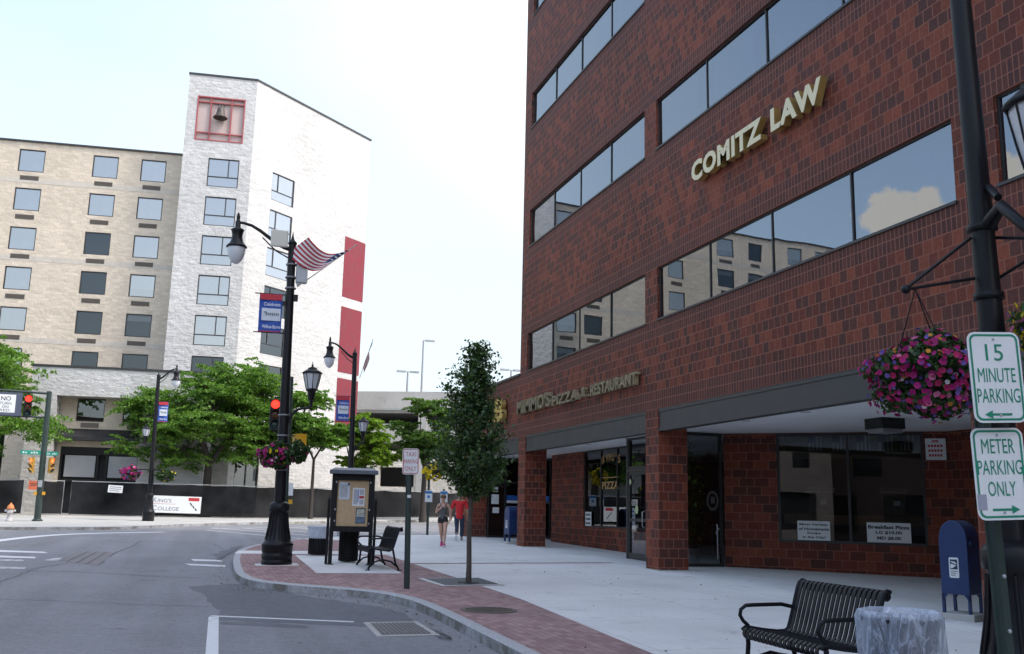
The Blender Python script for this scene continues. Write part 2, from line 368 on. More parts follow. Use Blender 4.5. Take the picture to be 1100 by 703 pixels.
def text_me(body, bold=0.0, extrude=0.0, align='LEFT', space=1.0, res=3):
    cu = bpy.data.curves.new('t', 'FONT'); cu.body = body; cu.size = 1.0; cu.offset = bold; cu.extrude = extrude; cu.align_x = align
    cu.space_character = space; cu.resolution_u = res; cu.fill_mode = 'BOTH'
    o = bpy.data.objects.new('t', cu); C.objects.link(o); dg = bpy.context.evaluated_depsgraph_get(); dg.update()
    me = bpy.data.meshes.new_from_object(o.evaluated_get(dg)); bpy.data.objects.remove(o); bpy.data.curves.remove(cu); return me
def put_text(mb, body, x0, y0, w, h, M, bold=0.0, depth=0.0, z=0.0, space=1.0):
    """text stretched to the box x0..x0+w, y0..y0+h of frame M; depth = thickness in metres"""
    me = text_me(body, bold, 0.05 if depth > 0 else 0.0, space=space)
    xs = [v.co.x for v in me.vertices]; ys = [v.co.y for v in me.vertices]
    sx = w/(max(xs)-min(xs)); sy = h/(max(ys)-min(ys)); sz = depth/0.1 if depth > 0 else 1
    T = Matrix.Translation((x0 - min(xs)*sx, y0 - min(ys)*sy, z + depth/2)) @ Matrix.Diagonal((sx, sy, sz, 1))
    mb.mesh(me, M @ T); bpy.data.meshes.remove(me); return mb
def rrect(w, h, r, n=4):
    out = []
    for cx, cy, a0 in ((w/2-r, h/2-r, 0), (-w/2+r, h/2-r, 90), (-w/2+r, -h/2+r, 180), (w/2-r, -h/2+r, 270)):
        for i in range(n+1):
            a = R(a0 + 90*i/n); out.append((cx + r*math.cos(a), cy + r*math.sin(a)))
    return out
def ring(mb, outer, inner, z, M):
    n = len(outer)
    for i in range(n):
        j = (i+1) % n; mb.quad([(outer[i][0], outer[i][1], z), (outer[j][0], outer[j][1], z), (inner[j][0], inner[j][1], z), (inner[i][0], inner[i][1], z)], M)
def wall_open(mb, s0, s1, z0, z1, ops, depth, y=0.0):
    """front sheet of a wall with openings (a, b, c, d) and their reveals, in the wall frame"""
    S = sorted(set([s0, s1] + [v for o in ops for v in o[:2] if s0 < v < s1])); Z = sorted(set([z0, z1] + [v for o in ops for v in o[2:] if z0 < v < z1]))
    for zi in range(len(Z)-1):
        run = None
        for si in range(len(S)-1):
            cx, cz = (S[si]+S[si+1])/2, (Z[zi]+Z[zi+1])/2
            hole = any(o[0] < cx < o[1] and o[2] < cz < o[3] for o in ops)
            if hole:
                if run is not None: mb.quad([(run, y, Z[zi]), (S[si], y, Z[zi]), (S[si], y, Z[zi+1]), (run, y, Z[zi+1])]); run = None
            elif run is None: run = S[si]
        if run is not None: mb.quad([(run, y, Z[zi]), (S[-1], y, Z[zi]), (S[-1], y, Z[zi+1]), (run, y, Z[zi+1])])
    for a, b, c, d in ops:
        mb.quad([(a, y, c), (a, y, d), (a, y+depth, d), (a, y+depth, c)]); mb.quad([(b, y, d), (b, y, c), (b, y+depth, c), (b, y+depth, d)])
        mb.quad([(a, y, d), (b, y, d), (b, y+depth, d), (a, y+depth, d)]); mb.quad([(b, y, c), (a, y, c), (a, y+depth, c), (b, y+depth, c)])

M_BRICK = brick_block_mat('glazed_brick_block', 0.82)
M_BEIGE = splitface_mat('beige_split_block', (0.60, 0.52, 0.42), (0.53, 0.46, 0.37), .28)
M_WHITE = splitface_mat('white_split_block', (0.55, 0.54, 0.525), (0.505, 0.495, 0.48), .42)
M_BAND = pm('smooth_stone_band', (0.50, 0.455, 0.39), 0.85, 0.10, 3.0, bump=0.2)
M_RED = pm('crimson_painted_panel', (0.19, 0.024, 0.036), 0.8, 0.12, 2.0, bump=0.8, bscale=4.0)
M_TRIMRED = pm('crimson_steel_trim', (0.36, 0.075, 0.08), 0.5)
M_BRONZE = pm('dark_bronze_metal', (0.028, 0.027, 0.027), 0.45, 0.15, 3.0)
M_BEAM = pm('grey_bronze_fascia', (0.036, 0.035, 0.035), 0.5, 0.12, 1.5)
M_BLACK = pm('black_powder_coat', (0.010, 0.010, 0.012), 0.42, 0.2, 8.0, spec=0.25)
M_BLACKM = pm('black_matt', (0.012, 0.012, 0.013), 0.7)
M_DGREEN = pm('dark_green_steel', (0.022, 0.040, 0.034), 0.5, 0.2, 5.0)
M_GALV = pm('galvanised_steel', (0.42, 0.43, 0.44), 0.45, 0.12, 12.0, metal=0.6)
M_OFFICEGLASS = glass_mat('coated_office_glass', 0.20, (0.20, 0.25, 0.31), (0.80, 0.86, 0.93), 0.03, 0.7)
M_SHOPGLASS = glass_mat('shop_glass', 0.08, (0.45, 0.47, 0.48), (0.8, 0.85, 0.9), 0.02, 0.8)
M_DORMDARK = glass_mat('dorm_open_window_glass', 0.05, (0.45, 0.46, 0.47), (0.72, 0.8, 0.86), 0.03, 0.9)
M_DORMGLASS = glass_mat('dorm_window_glass', 0.32, (0.5, 0.52, 0.54), (0.86, 0.875, 0.88), 0.03, 0.9)
M_BLIND = pm('pale_blue_vertical_blind', (0.34, 0.39, 0.45), 0.8, 0.12, 1.5)
M_SHADE = pm('white_roller_shade', (0.72, 0.74, 0.75), 0.8, 0.05, 2.0)
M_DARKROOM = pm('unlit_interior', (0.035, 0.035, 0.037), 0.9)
M_SOFFIT = pm('white_soffit_paint', (0.88, 0.88, 0.87), 0.7, 0.04, 1.2)
M_ASPH = asphalt_mat('worn_asphalt', (0.195, 0.197, 0.206), (0.245, 0.247, 0.255))
M_ASPHD = asphalt_mat('dark_sealed_asphalt', (0.125, 0.128, 0.138), (0.165, 0.168, 0.178))
M_CONC = concrete_mat('pavement_concrete', (0.69, 0.675, 0.645), 2.4, 0.09)
M_CONC2 = concrete_mat('old_pavement_concrete', (0.45, 0.44, 0.41), 1.8, 0.12, 0.6)
M_GARAGE = concrete_mat('precast_concrete', (0.46, 0.45, 0.43), 0, 0.1)
M_PAVER = paver_mat('red_clay_paver')
M_GRANITE = granite_mat('granite_kerb')
M_PAINT = paint_mat('white_road_paint', (0.62, 0.63, 0.63), 0.40)
M_PAINTOLD = paint_mat('worn_road_paint', (0.45, 0.455, 0.46), 0.47)
M_CRACK = pm('tar_sealed_crack', (0.055, 0.056, 0.06), 0.7)
M_GOLD = pm('gold_letter_edge', (0.50, 0.36, 0.12), 0.35, 0.1, 6.0, metal=0.55)
M_CREAM = pm('ivory_letter_face', (0.72, 0.63, 0.40), 0.5, 0.05, 4.0)
M_BRASSOLD = pm('weathered_brass_letter', (0.34, 0.28, 0.16), 0.45, 0.3, 9.0, metal=0.5)
M_SIGNWHITE = pm('white_sign_sheet', (0.74, 0.76, 0.76), 0.45, 0.03, 6.0)
M_SIGNGREEN = pm('sign_green_ink', (0.0, 0.22, 0.13), 0.5)
M_SIGNRED = pm('sign_red_ink', (0.48, 0.03, 0.04), 0.5)
M_INK = pm('dark_print', (0.03, 0.03, 0.035), 0.6)
M_PAPER = pm('white_paper', (0.74, 0.75, 0.74), 0.8, 0.03, 4.0)
M_BARK = pm('grey_brown_bark', (0.085, 0.068, 0.055), 0.9, 0.35, 14.0, bump=0.8, bscale=30.0)
M_BARKD = pm('dark_bark', (0.045, 0.037, 0.032), 0.9, 0.3, 10.0, bump=0.6, bscale=24.0)
M_LEAF_LOCUST = leaf_mat('locust_leaf', [(0.052, 0.125, 0.020), (0.095, 0.21, 0.030), (0.145, 0.28, 0.042), (0.20, 0.34, 0.06)], 0.45)
M_LEAF_BRIGHT = leaf_mat('bright_locust_leaf', [(0.09, 0.17, 0.014), (0.16, 0.28, 0.024), (0.23, 0.37, 0.035)], 0.5)
M_LEAF_DARK = leaf_mat('maple_leaf', [(0.045, 0.10, 0.018), (0.08, 0.165, 0.027), (0.13, 0.225, 0.042)], 0.45)
M_LEAF_PEAR = leaf_mat('glossy_pear_leaf', [(0.018, 0.048, 0.014), (0.036, 0.086, 0.022), (0.062, 0.125, 0.030), (0.12, 0.19, 0.062)], 0.34, 0.36, 0.6)
# ================================================================== GROUND
def catmull(pts, n=6):
    out = []
    for i in range(len(pts)-1):
        p0, p1, p2, p3 = [Vector((*pts[max(0, min(len(pts)-1, k))], 0)) for k in (i-1, i, i+1, i+2)]
        for j in range(n):
            t = j/n
            out.append(0.5*((2*p1) + (p2-p0)*t + (2*p0-5*p1+4*p2-p3)*t*t + (3*p1-p0-3*p2+p3)*t**3))
    out.append(Vector((*pts[-1], 0))); return [(p.x, p.y) for p in out]
def offset_path(pts, d):
    out = []
    for i, p in enumerate(pts):
        a = Vector(pts[max(0, i-1)]); b = Vector(pts[min(len(pts)-1, i+1)]); t = (b-a).normalized()
        out.append((p[0] + t.y*d, p[1] - t.x*d))
    return out
def sheet(name, poly, dz, mat, parent=None, kind='structure', road=False):
    mb = MB(); mb.quad([(x, y, (rz_(y) if road else gz(y)) + dz) for x, y in poly]); o = mb.build(name, mat, parent)
    if kind: o['kind'] = kind
    return o
xy = lambda v: (v.x, v.y)

sheet('road', [(-500, -200), (500, -200), (500, 700), (-500, 700)], 0.0, M_ASPH, road=True)

KP = catmull([(3.3, -30), (3.3, 0), (3.3, 9.5), (3.3, 12.5), (3.28, 13.9), (3.18, 15.0), (2.85, 15.95), (2.25, 16.65), (1.6, 17.25), (1.1, 18.0), (0.88, 19.2),
              (0.86, 21), (0.93, 23.5), (1.05, 25.5), (1.25, 27.3), (1.75, 29.6), (2.6, 31.9), (3.8, 34.3), (5.2, 36.2), (7.2, 37.6), (9.5, 38.75), (13, 40.6), (22, 47), (70, 90)])
KI = offset_path(KP, 0.15)
def kerb(name, po, pi):
    mb = MB()
    for i in range(len(po)-1):
        (a, b), (c, d) = (po[i], po[i+1]), (pi[i], pi[i+1])
        za, zb = gz(a[1]) + 0.003, gz(b[1]) + 0.003
        e = 0.018
        def lerp(p, q, t): return (p[0]+(q[0]-p[0])*t, p[1]+(q[1]-p[1])*t)
        a2, b2 = lerp(a, c, 0.13), lerp(b, d, 0.13)
        mb.add([(a2[0], a2[1], za), (b2[0], b2[1], zb), (d[0], d[1], gz(d[1])+0.003), (c[0], c[1], gz(c[1])+0.003)], [(3, 2, 1, 0)], True)
        mb.add([(a[0], a[1], za-e), (b[0], b[1], zb-e), (b2[0], b2[1], zb), (a2[0], a2[1], za)], [(3, 2, 1, 0)], True)
        mb.add([(a[0], a[1], rz_(a[1])-0.05), (b[0], b[1], rz_(b[1])-0.05), (b[0], b[1], zb-e), (a[0], a[1], za-e)], [(3, 2, 1, 0)], False)
    return struct(mb.build(name, M_GRANITE))
kerb('kerb', KP, KI)
sheet('pavement', KI + [(70, -30)], 0.0, M_CONC)
g = lambda px, py: xy(G(px, py))
# clay paver band behind the kerb, widening into the corner bulb
i0 = next(i for i, p in enumerate(KI) if p[1] > 4)
i1 = next(i for i, p in enumerate(KI) if p[1] > 33.6)
sheet('paver_band', KI[i0:i1] + [(4.95, 33.0), (4.90, 29.5), (4.85, 25.5), (4.86, 21.5), (4.92, 18.2), (4.94, 14.6), (4.62, 9.4), (4.4, 4.0)], 0.004, M_PAVER)
sheet('concrete_landing', [(1.02, 25.35), (1.16, 26.6), (4.98, 26.75), (4.98, 25.35)], 0.008, M_CONC)
sheet('concrete_pad', [g(317, 597), g(340, 616.3), g(432, 616.6), (4.25, 24.9)], 0.008, M_CONC)
sheet('paver_stripe', [(4.86, 22.12), (10.15, 22.75), (10.15, 23.0), (4.86, 22.37)], 0.004, M_PAVER)

# opposite pavement
OP = catmull([(-120, 36), (-40, 37.8), (-12, 39.6), (-6.8, 40.6), (-4.6, 41.3), (-3.2, 42.2), (-2.0, 44.0), (-0.4, 47), (2.4, 50.9), (6.5, 55.0), (12.7, 60.2), (25, 70.5), (120, 150)])
OP = OP[::-1]; OI = offset_path(OP, 0.16)
kerb('kerb_opposite', OP, OI)
sheet('pavement_opposite', OI + [(-120, 170), (120, 170)], 0.0, M_CONC2)

# ------------------------------------------------------------------ painted markings and road scars
gr = lambda px, py: xy(GR(px, py))
def stripe(p, mat=M_PAINT, dz=0.004, name='road_marking'): return sheet(name, [gr(*q) for q in p], dz, mat, road=True)
def line(a, b, w, mat=M_PAINT, dz=0.004, name='road_marking'):
    a, b = Vector(a), Vector(b); t = (b-a).normalized(); nn = Vector((-t.y, t.x))*w/2
    return sheet(name, [tuple(a+nn), tuple(a-nn), tuple(b-nn), tuple(b+nn)], dz, mat, road=True)
line(gr(229.5, 663), gr(227, 716), 0.13)
line(gr(226.5, 662), gr(380, 668.5), 0.10)
def arc_line(pts, w, mat=M_PAINT):
    P = catmull(pts, 5); A = offset_path(P, w/2); B = offset_path(P, -w/2)
    mb = MB()
    for i in range(len(P)-1): mb.quad([(q[0], q[1], rz_(q[1])+0.004) for q in (A[i], A[i+1], B[i+1], B[i])])
    o = mb.build('road_marking', mat); o['kind'] = 'structure'
arc_line([gr(-30, 585), gr(15, 579), gr(60, 575), (gr(110, 573)), gr(176, 571.8)], 0.42)
arc_line([gr(95, 569.6), gr(120, 569.9), gr(152, 570.8)], 0.2, M_PAINTOLD)
stripe([(-20, 590.5), (47, 593), (52, 594.6), (-20, 592.6)])
stripe([(-20, 596.5), (38, 598.6), (38, 600.2), (-20, 598.6)]); stripe([(-20, 600.5), (24, 601.5), (26, 603.2), (-20, 602.7)], M_PAINTOLD)
stripe([(-20, 608.4), (28, 609.8), (26, 611.6), (-20, 611)], M_PAINTOLD)
stripe([(58, 599.8), (75, 599.2), (62, 602.6), (46, 602.4)], M_PAINTOLD)
stripe([(205, 600.8), (236, 602), (240, 603.6), (208, 602.8)]); stripe([(198, 605.7), (242, 607.6), (242, 609.4), (204, 607.6)])
for a, b in (((221, 569.8), (338, 580.2)), ((229, 567.4), (356, 577.2)), ((262, 567.8), (352, 573.4)), ((300, 566.6), (420, 572.0)), ((345, 566.2), (470, 570.5))):
    line(gr(*a), gr(*b), 0.30, M_PAINTOLD)
line(gr(225, 568.2), gr(345, 566.0), 0.2, M_PAINTOLD)
line(gr(300, 562.9), gr(520, 562.2), 0.16, pm('worn_yellow_paint', (0.42, 0.34, 0.10), 0.7))
def ragged(pts, amp, n=9):
    out = []
    for i in range(len(pts)):
        a, b = Vector(pts[i]), Vector(pts[(i+1) % len(pts)])
        for j in range(n):
            p = a.lerp(b, j/n); out.append((p.x + random.uniform(-amp, amp), p.y + random.uniform(-amp, amp)))
    return out
sheet('asphalt_patch', ragged([gr(203, 630), gr(268, 627), gr(330, 641), gr(425, 655), gr(450, 672), gr(485, 690), gr(470, 677), gr(382, 672), gr(233, 667), gr(236, 655)], 0.07), 0.002, M_ASPHD, road=True)
sheet('asphalt_patch', ragged([gr(236, 668), gr(330, 672), gr(330, 675.5), gr(236, 671)], 0.03, 5), 0.002, M_ASPHD, road=True)
sheet('asphalt_patch', ragged([gr(228, 596), gr(250, 588), gr(262, 586.5), gr(246, 598), gr(234, 603)], 0.10, 6), 0.002, M_ASPHD, road=True)
def crack(pts, w):
    P = catmull([gr(*p) for p in pts], 14); P = [(x + random.uniform(-.035, .035), y + random.uniform(-.05, .05)) for x, y in P]
    A = offset_path(P, w/2); B = offset_path(P, -w/2); mb = MB()
    for i in range(len(P)-1): mb.quad([(q[0], q[1], rz_(q[1])+0.003) for q in (A[i], A[i+1], B[i+1], B[i])])
    mb.build('road_crack', M_CRACK)['kind'] = 'structure'
crack([(-10, 644), (60, 646), (150, 650), (232, 652)], 0.02)
crack([(30, 613), (90, 615), (160, 619), (215, 621)], 0.035)
crack([(105, 608), (124, 594), (140, 588), (150, 582)], 0.035)
crack([(-5, 628), (40, 611), (75, 605)], 0.03)
crack([(150, 581), (190, 583), (225, 584), (240, 590)], 0.03)

# covers and grates (each a thing lying on the street)
M_IRON = pm('cast_iron', (0.06, 0.058, 0.056), 0.6, 0.3, 20.0, bump=0.4)
M_RUST = pm('rusty_iron_plate', (0.18, 0.165, 0.168), 0.75, 0.25, 6.0, bump=0.3)
def flat_thing(name, label, cat, poly, dz, mat, road=False):
    cx = sum(p[0] for p in poly)/len(poly); cy = sum(p[1] for p in poly)/len(poly)
    zf = rz_ if road else gz
    t = thing(name, label, cat, (cx, cy, zf(cy)))
    mb = MB(); mb.quad([(x, y, zf(y)+dz) for x, y in poly]); mb.build('plate', mat, t, world=True); return t, mb
dr = [gr(390, 669), gr(405, 684.5), gr(473, 683), gr(448, 668)]
t, _ = flat_thing('storm_drain', 'square storm drain with pale concrete frame sunk in road beside granite kerb', 'drain', dr, 0.005, M_CONC2, True)
ce = Vector((sum(p[0] for p in dr)/4, sum(p[1] for p in dr)/4))
inner = [tuple(ce + (Vector(p)-ce)*0.80) for p in dr]
mb = MB(); mb.quad([(x, y, rz_(y)+0.009) for x, y in inner]); gp_ = mb.build('grating', M_RUST, t, world=True)
mb = MB()
for k in range(11):
    a = Vector(inner[0]).lerp(Vector(inner[3]), (k+.5)/11); b = Vector(inner[1]).lerp(Vector(inner[2]), (k+.5)/11)
    tt = (b-a).normalized(); nn = Vector((-tt.y, tt.x))*0.012; mb.quad([(q.x, q.y, rz_(q.y)+0.013) for q in (a+nn, a-nn, b-nn, b+nn)])
mb.build('bar', M_IRON, t, world=True)
pl = [gr(62, 602), gr(85, 592.6), gr(124, 593.6), gr(104, 608)]
t, _ = flat_thing('utility_plate', 'rusty rectangular steel plate set in the road beside crosswalk', 'plate', pl, 0.004, M_RUST, True)
mb = MB()
for k in range(1, 4):
    a = Vector(pl[0]).lerp(Vector(pl[3]), k/4); b = Vector(pl[1]).lerp(Vector(pl[2]), k/4); tt = (b-a).normalized(); nn = Vector((-tt.y, tt.x))*0.02
    mb.quad([(q.x, q.y, rz_(q.y)+0.008) for q in (a+nn, a-nn, b-nn, b+nn)])
mb.build('seam', M_IRON, t, world=True)
c0 = G(525, 656)
t = thing('manhole_cover', 'round worn iron manhole cover set in the red paver band', 'manhole cover', (c0.x, c0.y, gz(c0.y)))
mb = MB(); mb.lathe([(0.40, 0.0), (0.40, 0.010), (0.36, 0.011)], 28, smooth=False); mb.build('rim', pm('rusty_cover_rim', (0.13, 0.10, 0.08), 0.8, 0.2), t)
mb = MB(); mb.lathe([(0.355, 0.0), (0.355, 0.013)], 28, smooth=False)
for k in range(-4, 5):
    w = math.sqrt(max(0, .33**2-(k*.07)**2))
    mb.box((-w, k*.07-.012, .013), (w, k*.07+.012, .019))
mb.build('cover', pm('worn_iron_cover', (0.12, 0.105, 0.085), 0.75, 0.3, 9.0), t)

# ================================================================== BRICK OFFICE BUILDING
X0, YE = 10.16, 30.62
GB = gz(YE)
bld = thing('office_building', 'dark red block office building with mirrored window bands and arcade over pavement', 'building', (X0, YE, GB))
F = frame((X0, YE), (0, -1))
LEV = [6.10, 10.40, 14.70, 18.98, 23.26]; WH = 1.28
BAYS = [(0.69, 9.67), (10.34, 19.94), (20.74, 30.34), (31.1, 40.7)]
TOPZ = 27.6; SE = 44.6
ops = [(a, b, z, z+WH) for z in LEV for a, b in BAYS]
mb = MB(F); wall_open(mb, 0, SE, 3.96, TOPZ, ops, 0.14)
D = 22.0
mb.quad([(0, 0, 3.96), (0, 0, TOPZ), (0, D, TOPZ), (0, D, 3.96)]); mb.quad([(SE, D, -1), (SE, D, TOPZ), (SE, 0, TOPZ), (SE, 0, -1)])
mb.quad([(0, D, -1), (0, D, TOPZ), (SE, D, TOPZ), (SE, D, -1)])
mb.quad([(-7.1, 0, 3.96), (-7.1, 0, 6.02), (0, 0, 6.02), (0, 0, 3.96)][::-1]); mb.quad([(-7.1, 0, 3.96), (-7.1, D, 3.96), (-7.1, D, 6.02), (-7.1, 0, 6.02)][::-1])
# vertical control joint beside the right pier
mb.build('wall', M_BRICK, bld, world=True)
mb = MB(F); mb.box((20.22, -0.006, 3.96), (20.26, 0.0, TOPZ-.1)); mb.box((20.22, -0.006, .2), (20.26, 0.0, 3.96)); mb.build('control_joint', M_BRONZE, bld, world=True)
mb = MB(F); mb.box((-.05, -.05, TOPZ), (SE+.05, D+.05, TOPZ+.25)); mb.build('roof', M_BRONZE, bld, world=True)
mb = MB(F); mb.box((-7.16, -.05, 6.02), (-.0, D, 6.10)); mb.build('wing_roof', M_BRONZE, bld, world=True)
# pillars, fascia beams, soffit
for a, b in ((-7.0, -6.13), (-0.0, 0.69), (9.67, 10.34), (19.94, 20.72), (30.34, 31.1), (40.7, 41.4)):
    mb = MB(F); mb.box((a, 0.0, gz(YE-b)-.3), (b, 0.75, 3.96)); mb.build('pillar', M_BRICK, bld, world=True)
    mb = MB(F); mb.box((a-.025, -.02, gz(YE-b)-.3), (b+.025, 0.77, gz(YE-a)+.015)); mb.build('pillar_footing', M_CONC2, bld, world=True)
for a, b in ((-6.13, 0.0), (0.69, 9.67), (10.34, 19.94), (20.72, 30.34), (31.1, 40.7)):
    mb = MB(F); mb.box((a, 0.03, 3.43), (b, 0.25, 3.96)); mb.box((a, .01, 3.88), (b, .03, 3.96)); mb.box((a, .012, 3.43), (b, .03, 3.50)); mb.build('fascia_beam', M_BEAM, bld, world=True)
mb = MB(F); mb.box((-7.0, 0.26, 3.58), (SE-.1, D-.2, 3.75)); mb.build('soffit', M_SOFFIT, bld, world=True)
pm('grey_soffit_vent', (0.45, 0.45, 0.45), 0.6)
for s in (3.2, 6.1, 12.2, 14.4, 16.8):
    mb = MB(F); mb.lathe([(0.11, 3.572), (0.11, 3.579)], 14, M=Matrix.Translation((s, 1.2, 0)), smooth=False); mb.build('soffit_vent', MATS['grey_soffit_vent'], bld, world=True)
# window bands
def blind_mesh(mb, a, b, z0, z1, y, pitch=0.10, amp=0.018):
    n = int((b-a)/pitch); vs = []; fs = []
    for i in range(n+1):
        s = a + (b-a)*i/n; yy = y + (amp if i % 2 else -amp) + random.uniform(-.006, .006); vs += [(s, yy, z0), (s, yy, z1)]
    for i in range(n): fs.append((2*i, 2*i+2, 2*i+3, 2*i+1))
    mb.add(vs, fs)
for li, z in enumerate(LEV):
    for bi, (a, b) in enumerate(BAYS):
        if bi == 3 and li > 1: continue
        mb = MB(F); y0, y1 = 0.06, 0.12; w = 0.032
        mb.box((a, y0, z), (b, y1, z+w)); mb.box((a, y0, z+WH-w), (b, y1, z+WH)); mb.box((a, y0, z+w), (a+w, y1, z+WH-w)); mb.box((b-w, y0, z+w), (b, y1, z+WH-w))
        mul = [a + (b-a)*k/4 for k in (1, 2, 3)]
        for m_ in mul: mb.box((m_-w/2, y0, z+w), (m_+w/2, y1, z+WH-w))
        mb.box((a-.02, -0.03, z-.045), (b+.02, 0.044, z-.0)) # sill
        wn = mb.build('window', M_BRONZE, bld, world=True)
        mb = MB(F)
        ed = [a] + mul + [b]
        for k in range(4):
            t1, t2 = random.uniform(-.006, .006), random.uniform(-.004, .004)
            mb.quad([(ed[k]+.02, .085+t1, z+.03), (ed[k+1]-.02, .085-t1, z+.03), (ed[k+1]-.02, .085-t1+t2, z+WH-.03), (ed[k]+.02, .085+t1+t2, z+WH-.03)])
        mb.build('pane', M_OFFICEGLASS, wn, world=True)
        mb = MB(F)
        for k in range(4):
            if li == 0 and bi == 0: continue
            if li == 0 and bi == 1 and k < 1: continue
            gap = random.choice([0, 0, 0, .3, .7]); blind_mesh(mb, ed[k]+.03, ed[k+1]-.03-gap, z+.03, z+WH, .26)
        if mb.v: mb.build('blind', M_BLIND, wn, world=True)
mb = MB(F)
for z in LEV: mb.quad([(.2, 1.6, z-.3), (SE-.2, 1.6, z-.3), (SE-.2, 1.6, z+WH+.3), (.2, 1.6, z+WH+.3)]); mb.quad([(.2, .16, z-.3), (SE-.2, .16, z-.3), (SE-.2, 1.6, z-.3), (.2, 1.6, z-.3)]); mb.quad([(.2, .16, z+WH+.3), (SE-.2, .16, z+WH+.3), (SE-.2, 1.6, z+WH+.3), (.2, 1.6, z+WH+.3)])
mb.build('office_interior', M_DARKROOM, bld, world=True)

# ---- arcade back wall, street level (frame y is distance behind the facade plane)
XB = 12.60; YB = XB - X0
mb = MB(F)
s_ = lambda Y: YE - Y
# left bay wall  Y 33.8 .. 24.62 with shop window
wo = (s_(30.82), s_(25.9), 1.04, 3.58)
mb2 = MB(frame((XB, YE), (0, -1))); wall_open(mb2, s_(33.8), s_(24.62), 0.1, 3.58, [wo], 0.12); mb2.build('shop_wall', M_BRICK, bld, world=True)
def glazing(fr, a, b, z0, z1, muls, rails=(), w=0.055, name='shop_window', y0=0.03, y1=0.10, glass=M_SHOPGLASS, y=0.07):
    mb = MB(fr)
    mb.box((a, y0, z0), (b, y1, z0+w)); mb.box((a, y0, z1-w), (b, y1, z1)); mb.box((a, y0, z0+w), (a+w, y1, z1-w)); mb.box((b-w, y0, z0+w), (b, y1, z1-w))
    for m_ in muls: mb.box((m_-w/2, y0, z0+w), (m_+w/2, y1, z1-w))
    E_ = [a+w] + [v for m_ in muls for v in (m_-w/2, m_+w/2)] + [b-w]
    for r_ in rails:
        for k in range(0, len(E_), 2): mb.box((E_[k], y0+.004, r_-w/2), (E_[k+1], y1-.004, r_+w/2))
    wn = mb.build(name, M_BRONZE, bld, world=True)
    mb = MB(fr); ed = [a+.01] + list(muls) + [b-.01]
    for k in range(len(ed)-1):
        t1 = random.uniform(-.005, .005); mb.quad([(ed[k]+.01, y+t1, z0+.02), (ed[k+1]-.01, y-t1, z0+.02), (ed[k+1]-.01, y-t1, z1-.02), (ed[k]+.01, y+t1, z1-.02)])
    mb.build('pane', glass, wn, world=True); return wn
FB = frame((XB, YE), (0, -1))
w1 = glazing(FB, wo[0], wo[1], wo[2], wo[3], [s_(29.42), s_(28.12)])
mb = MB(); Mt = facing((XB+.05, 28.75, 0), (-1, 0))
for i, ch in enumerate("MIMMO'S"): 
    a = (i-3)*0.235; dz = 3.06 + 0.10*(1-(a/0.75)**2)
    put_text(mb, ch, a-(.05 if ch == "'" else .09)+.05, dz + (.18 if ch == "'" else 0), .06 if ch == "'" else (.09 if ch == 'I' else .185), .09 if ch == "'" else .27, Mt, bold=.03)
put_text(mb, 'PIZZA', -.70+.1, 2.27, 1.32, .24, Mt, bold=.03)
mb.box((-.55, 2.62, 0), (.72, 2.65, .002), Mt)
mb.build('gold_lettering', pm('gold_leaf_lettering', (0.48, 0.30, 0.11), 0.4, 0.1), w1, world=True)
def notice(pos_, n, w, h, lines, name='notice', parent=bld, ink=M_INK, paper=M_PAPER, up=0.0, bold=.02, margin=.08, sizes=None):
    M = facing(pos_, n); mb = MB(); mb.box((-w/2, -h/2, 0), (w/2, h/2, .006), M); pp = mb.build(name, paper, parent, world=True)
    mb = MB(); k = len(lines); lh = h*(1-2*margin)/k
    for i, l in enumerate(lines):
        fw = (sizes[i] if sizes else 0.86)*w; put_text(mb, l, -fw/2, h/2 - h*margin - lh*(i+.84), fw, lh*.66, M, bold=bold, z=.008)
    mb.build('print', ink, pp, world=True); return pp
notice((XB+.02, 30.42, 1.30), (-1, 0), .52, .46, ['MMV', 'MMV', 'MMV'], bold=.03) if False else None
mb = MB(); M = facing((XB+.02, 30.42, 1.30), (-1, 0)); mb.box((-.26, -.23, 0), (.26, .23, .006), M); pp = mb.build('notice', M_PAPER, w1, world=True)
mb = MB(); 
for r_ in range(3):
    for q in range(7): mb.box((-.21+q*.06, .10-r_*.14, .006), (-.175+q*.06+random.uniform(0, .012), .17-r_*.14, .009), M)
mb.build('print', M_INK, pp, world=True)
mb = MB(); M = facing((XB+.02, 26.95, 1.36), (-1, 0)); mb.box((-.20, -.30, 0), (.20, .30, .006), M); pp = mb.build('notice', M_PAPER, w1, world=True)
mb = MB()
for r_ in range(4): mb.box((-.14, .20-r_*.13, .006), (.14, .235-r_*.13, .009), M)
mb.build('print', pm('blue_print', (.08, .16, .35), .6), pp, world=True)

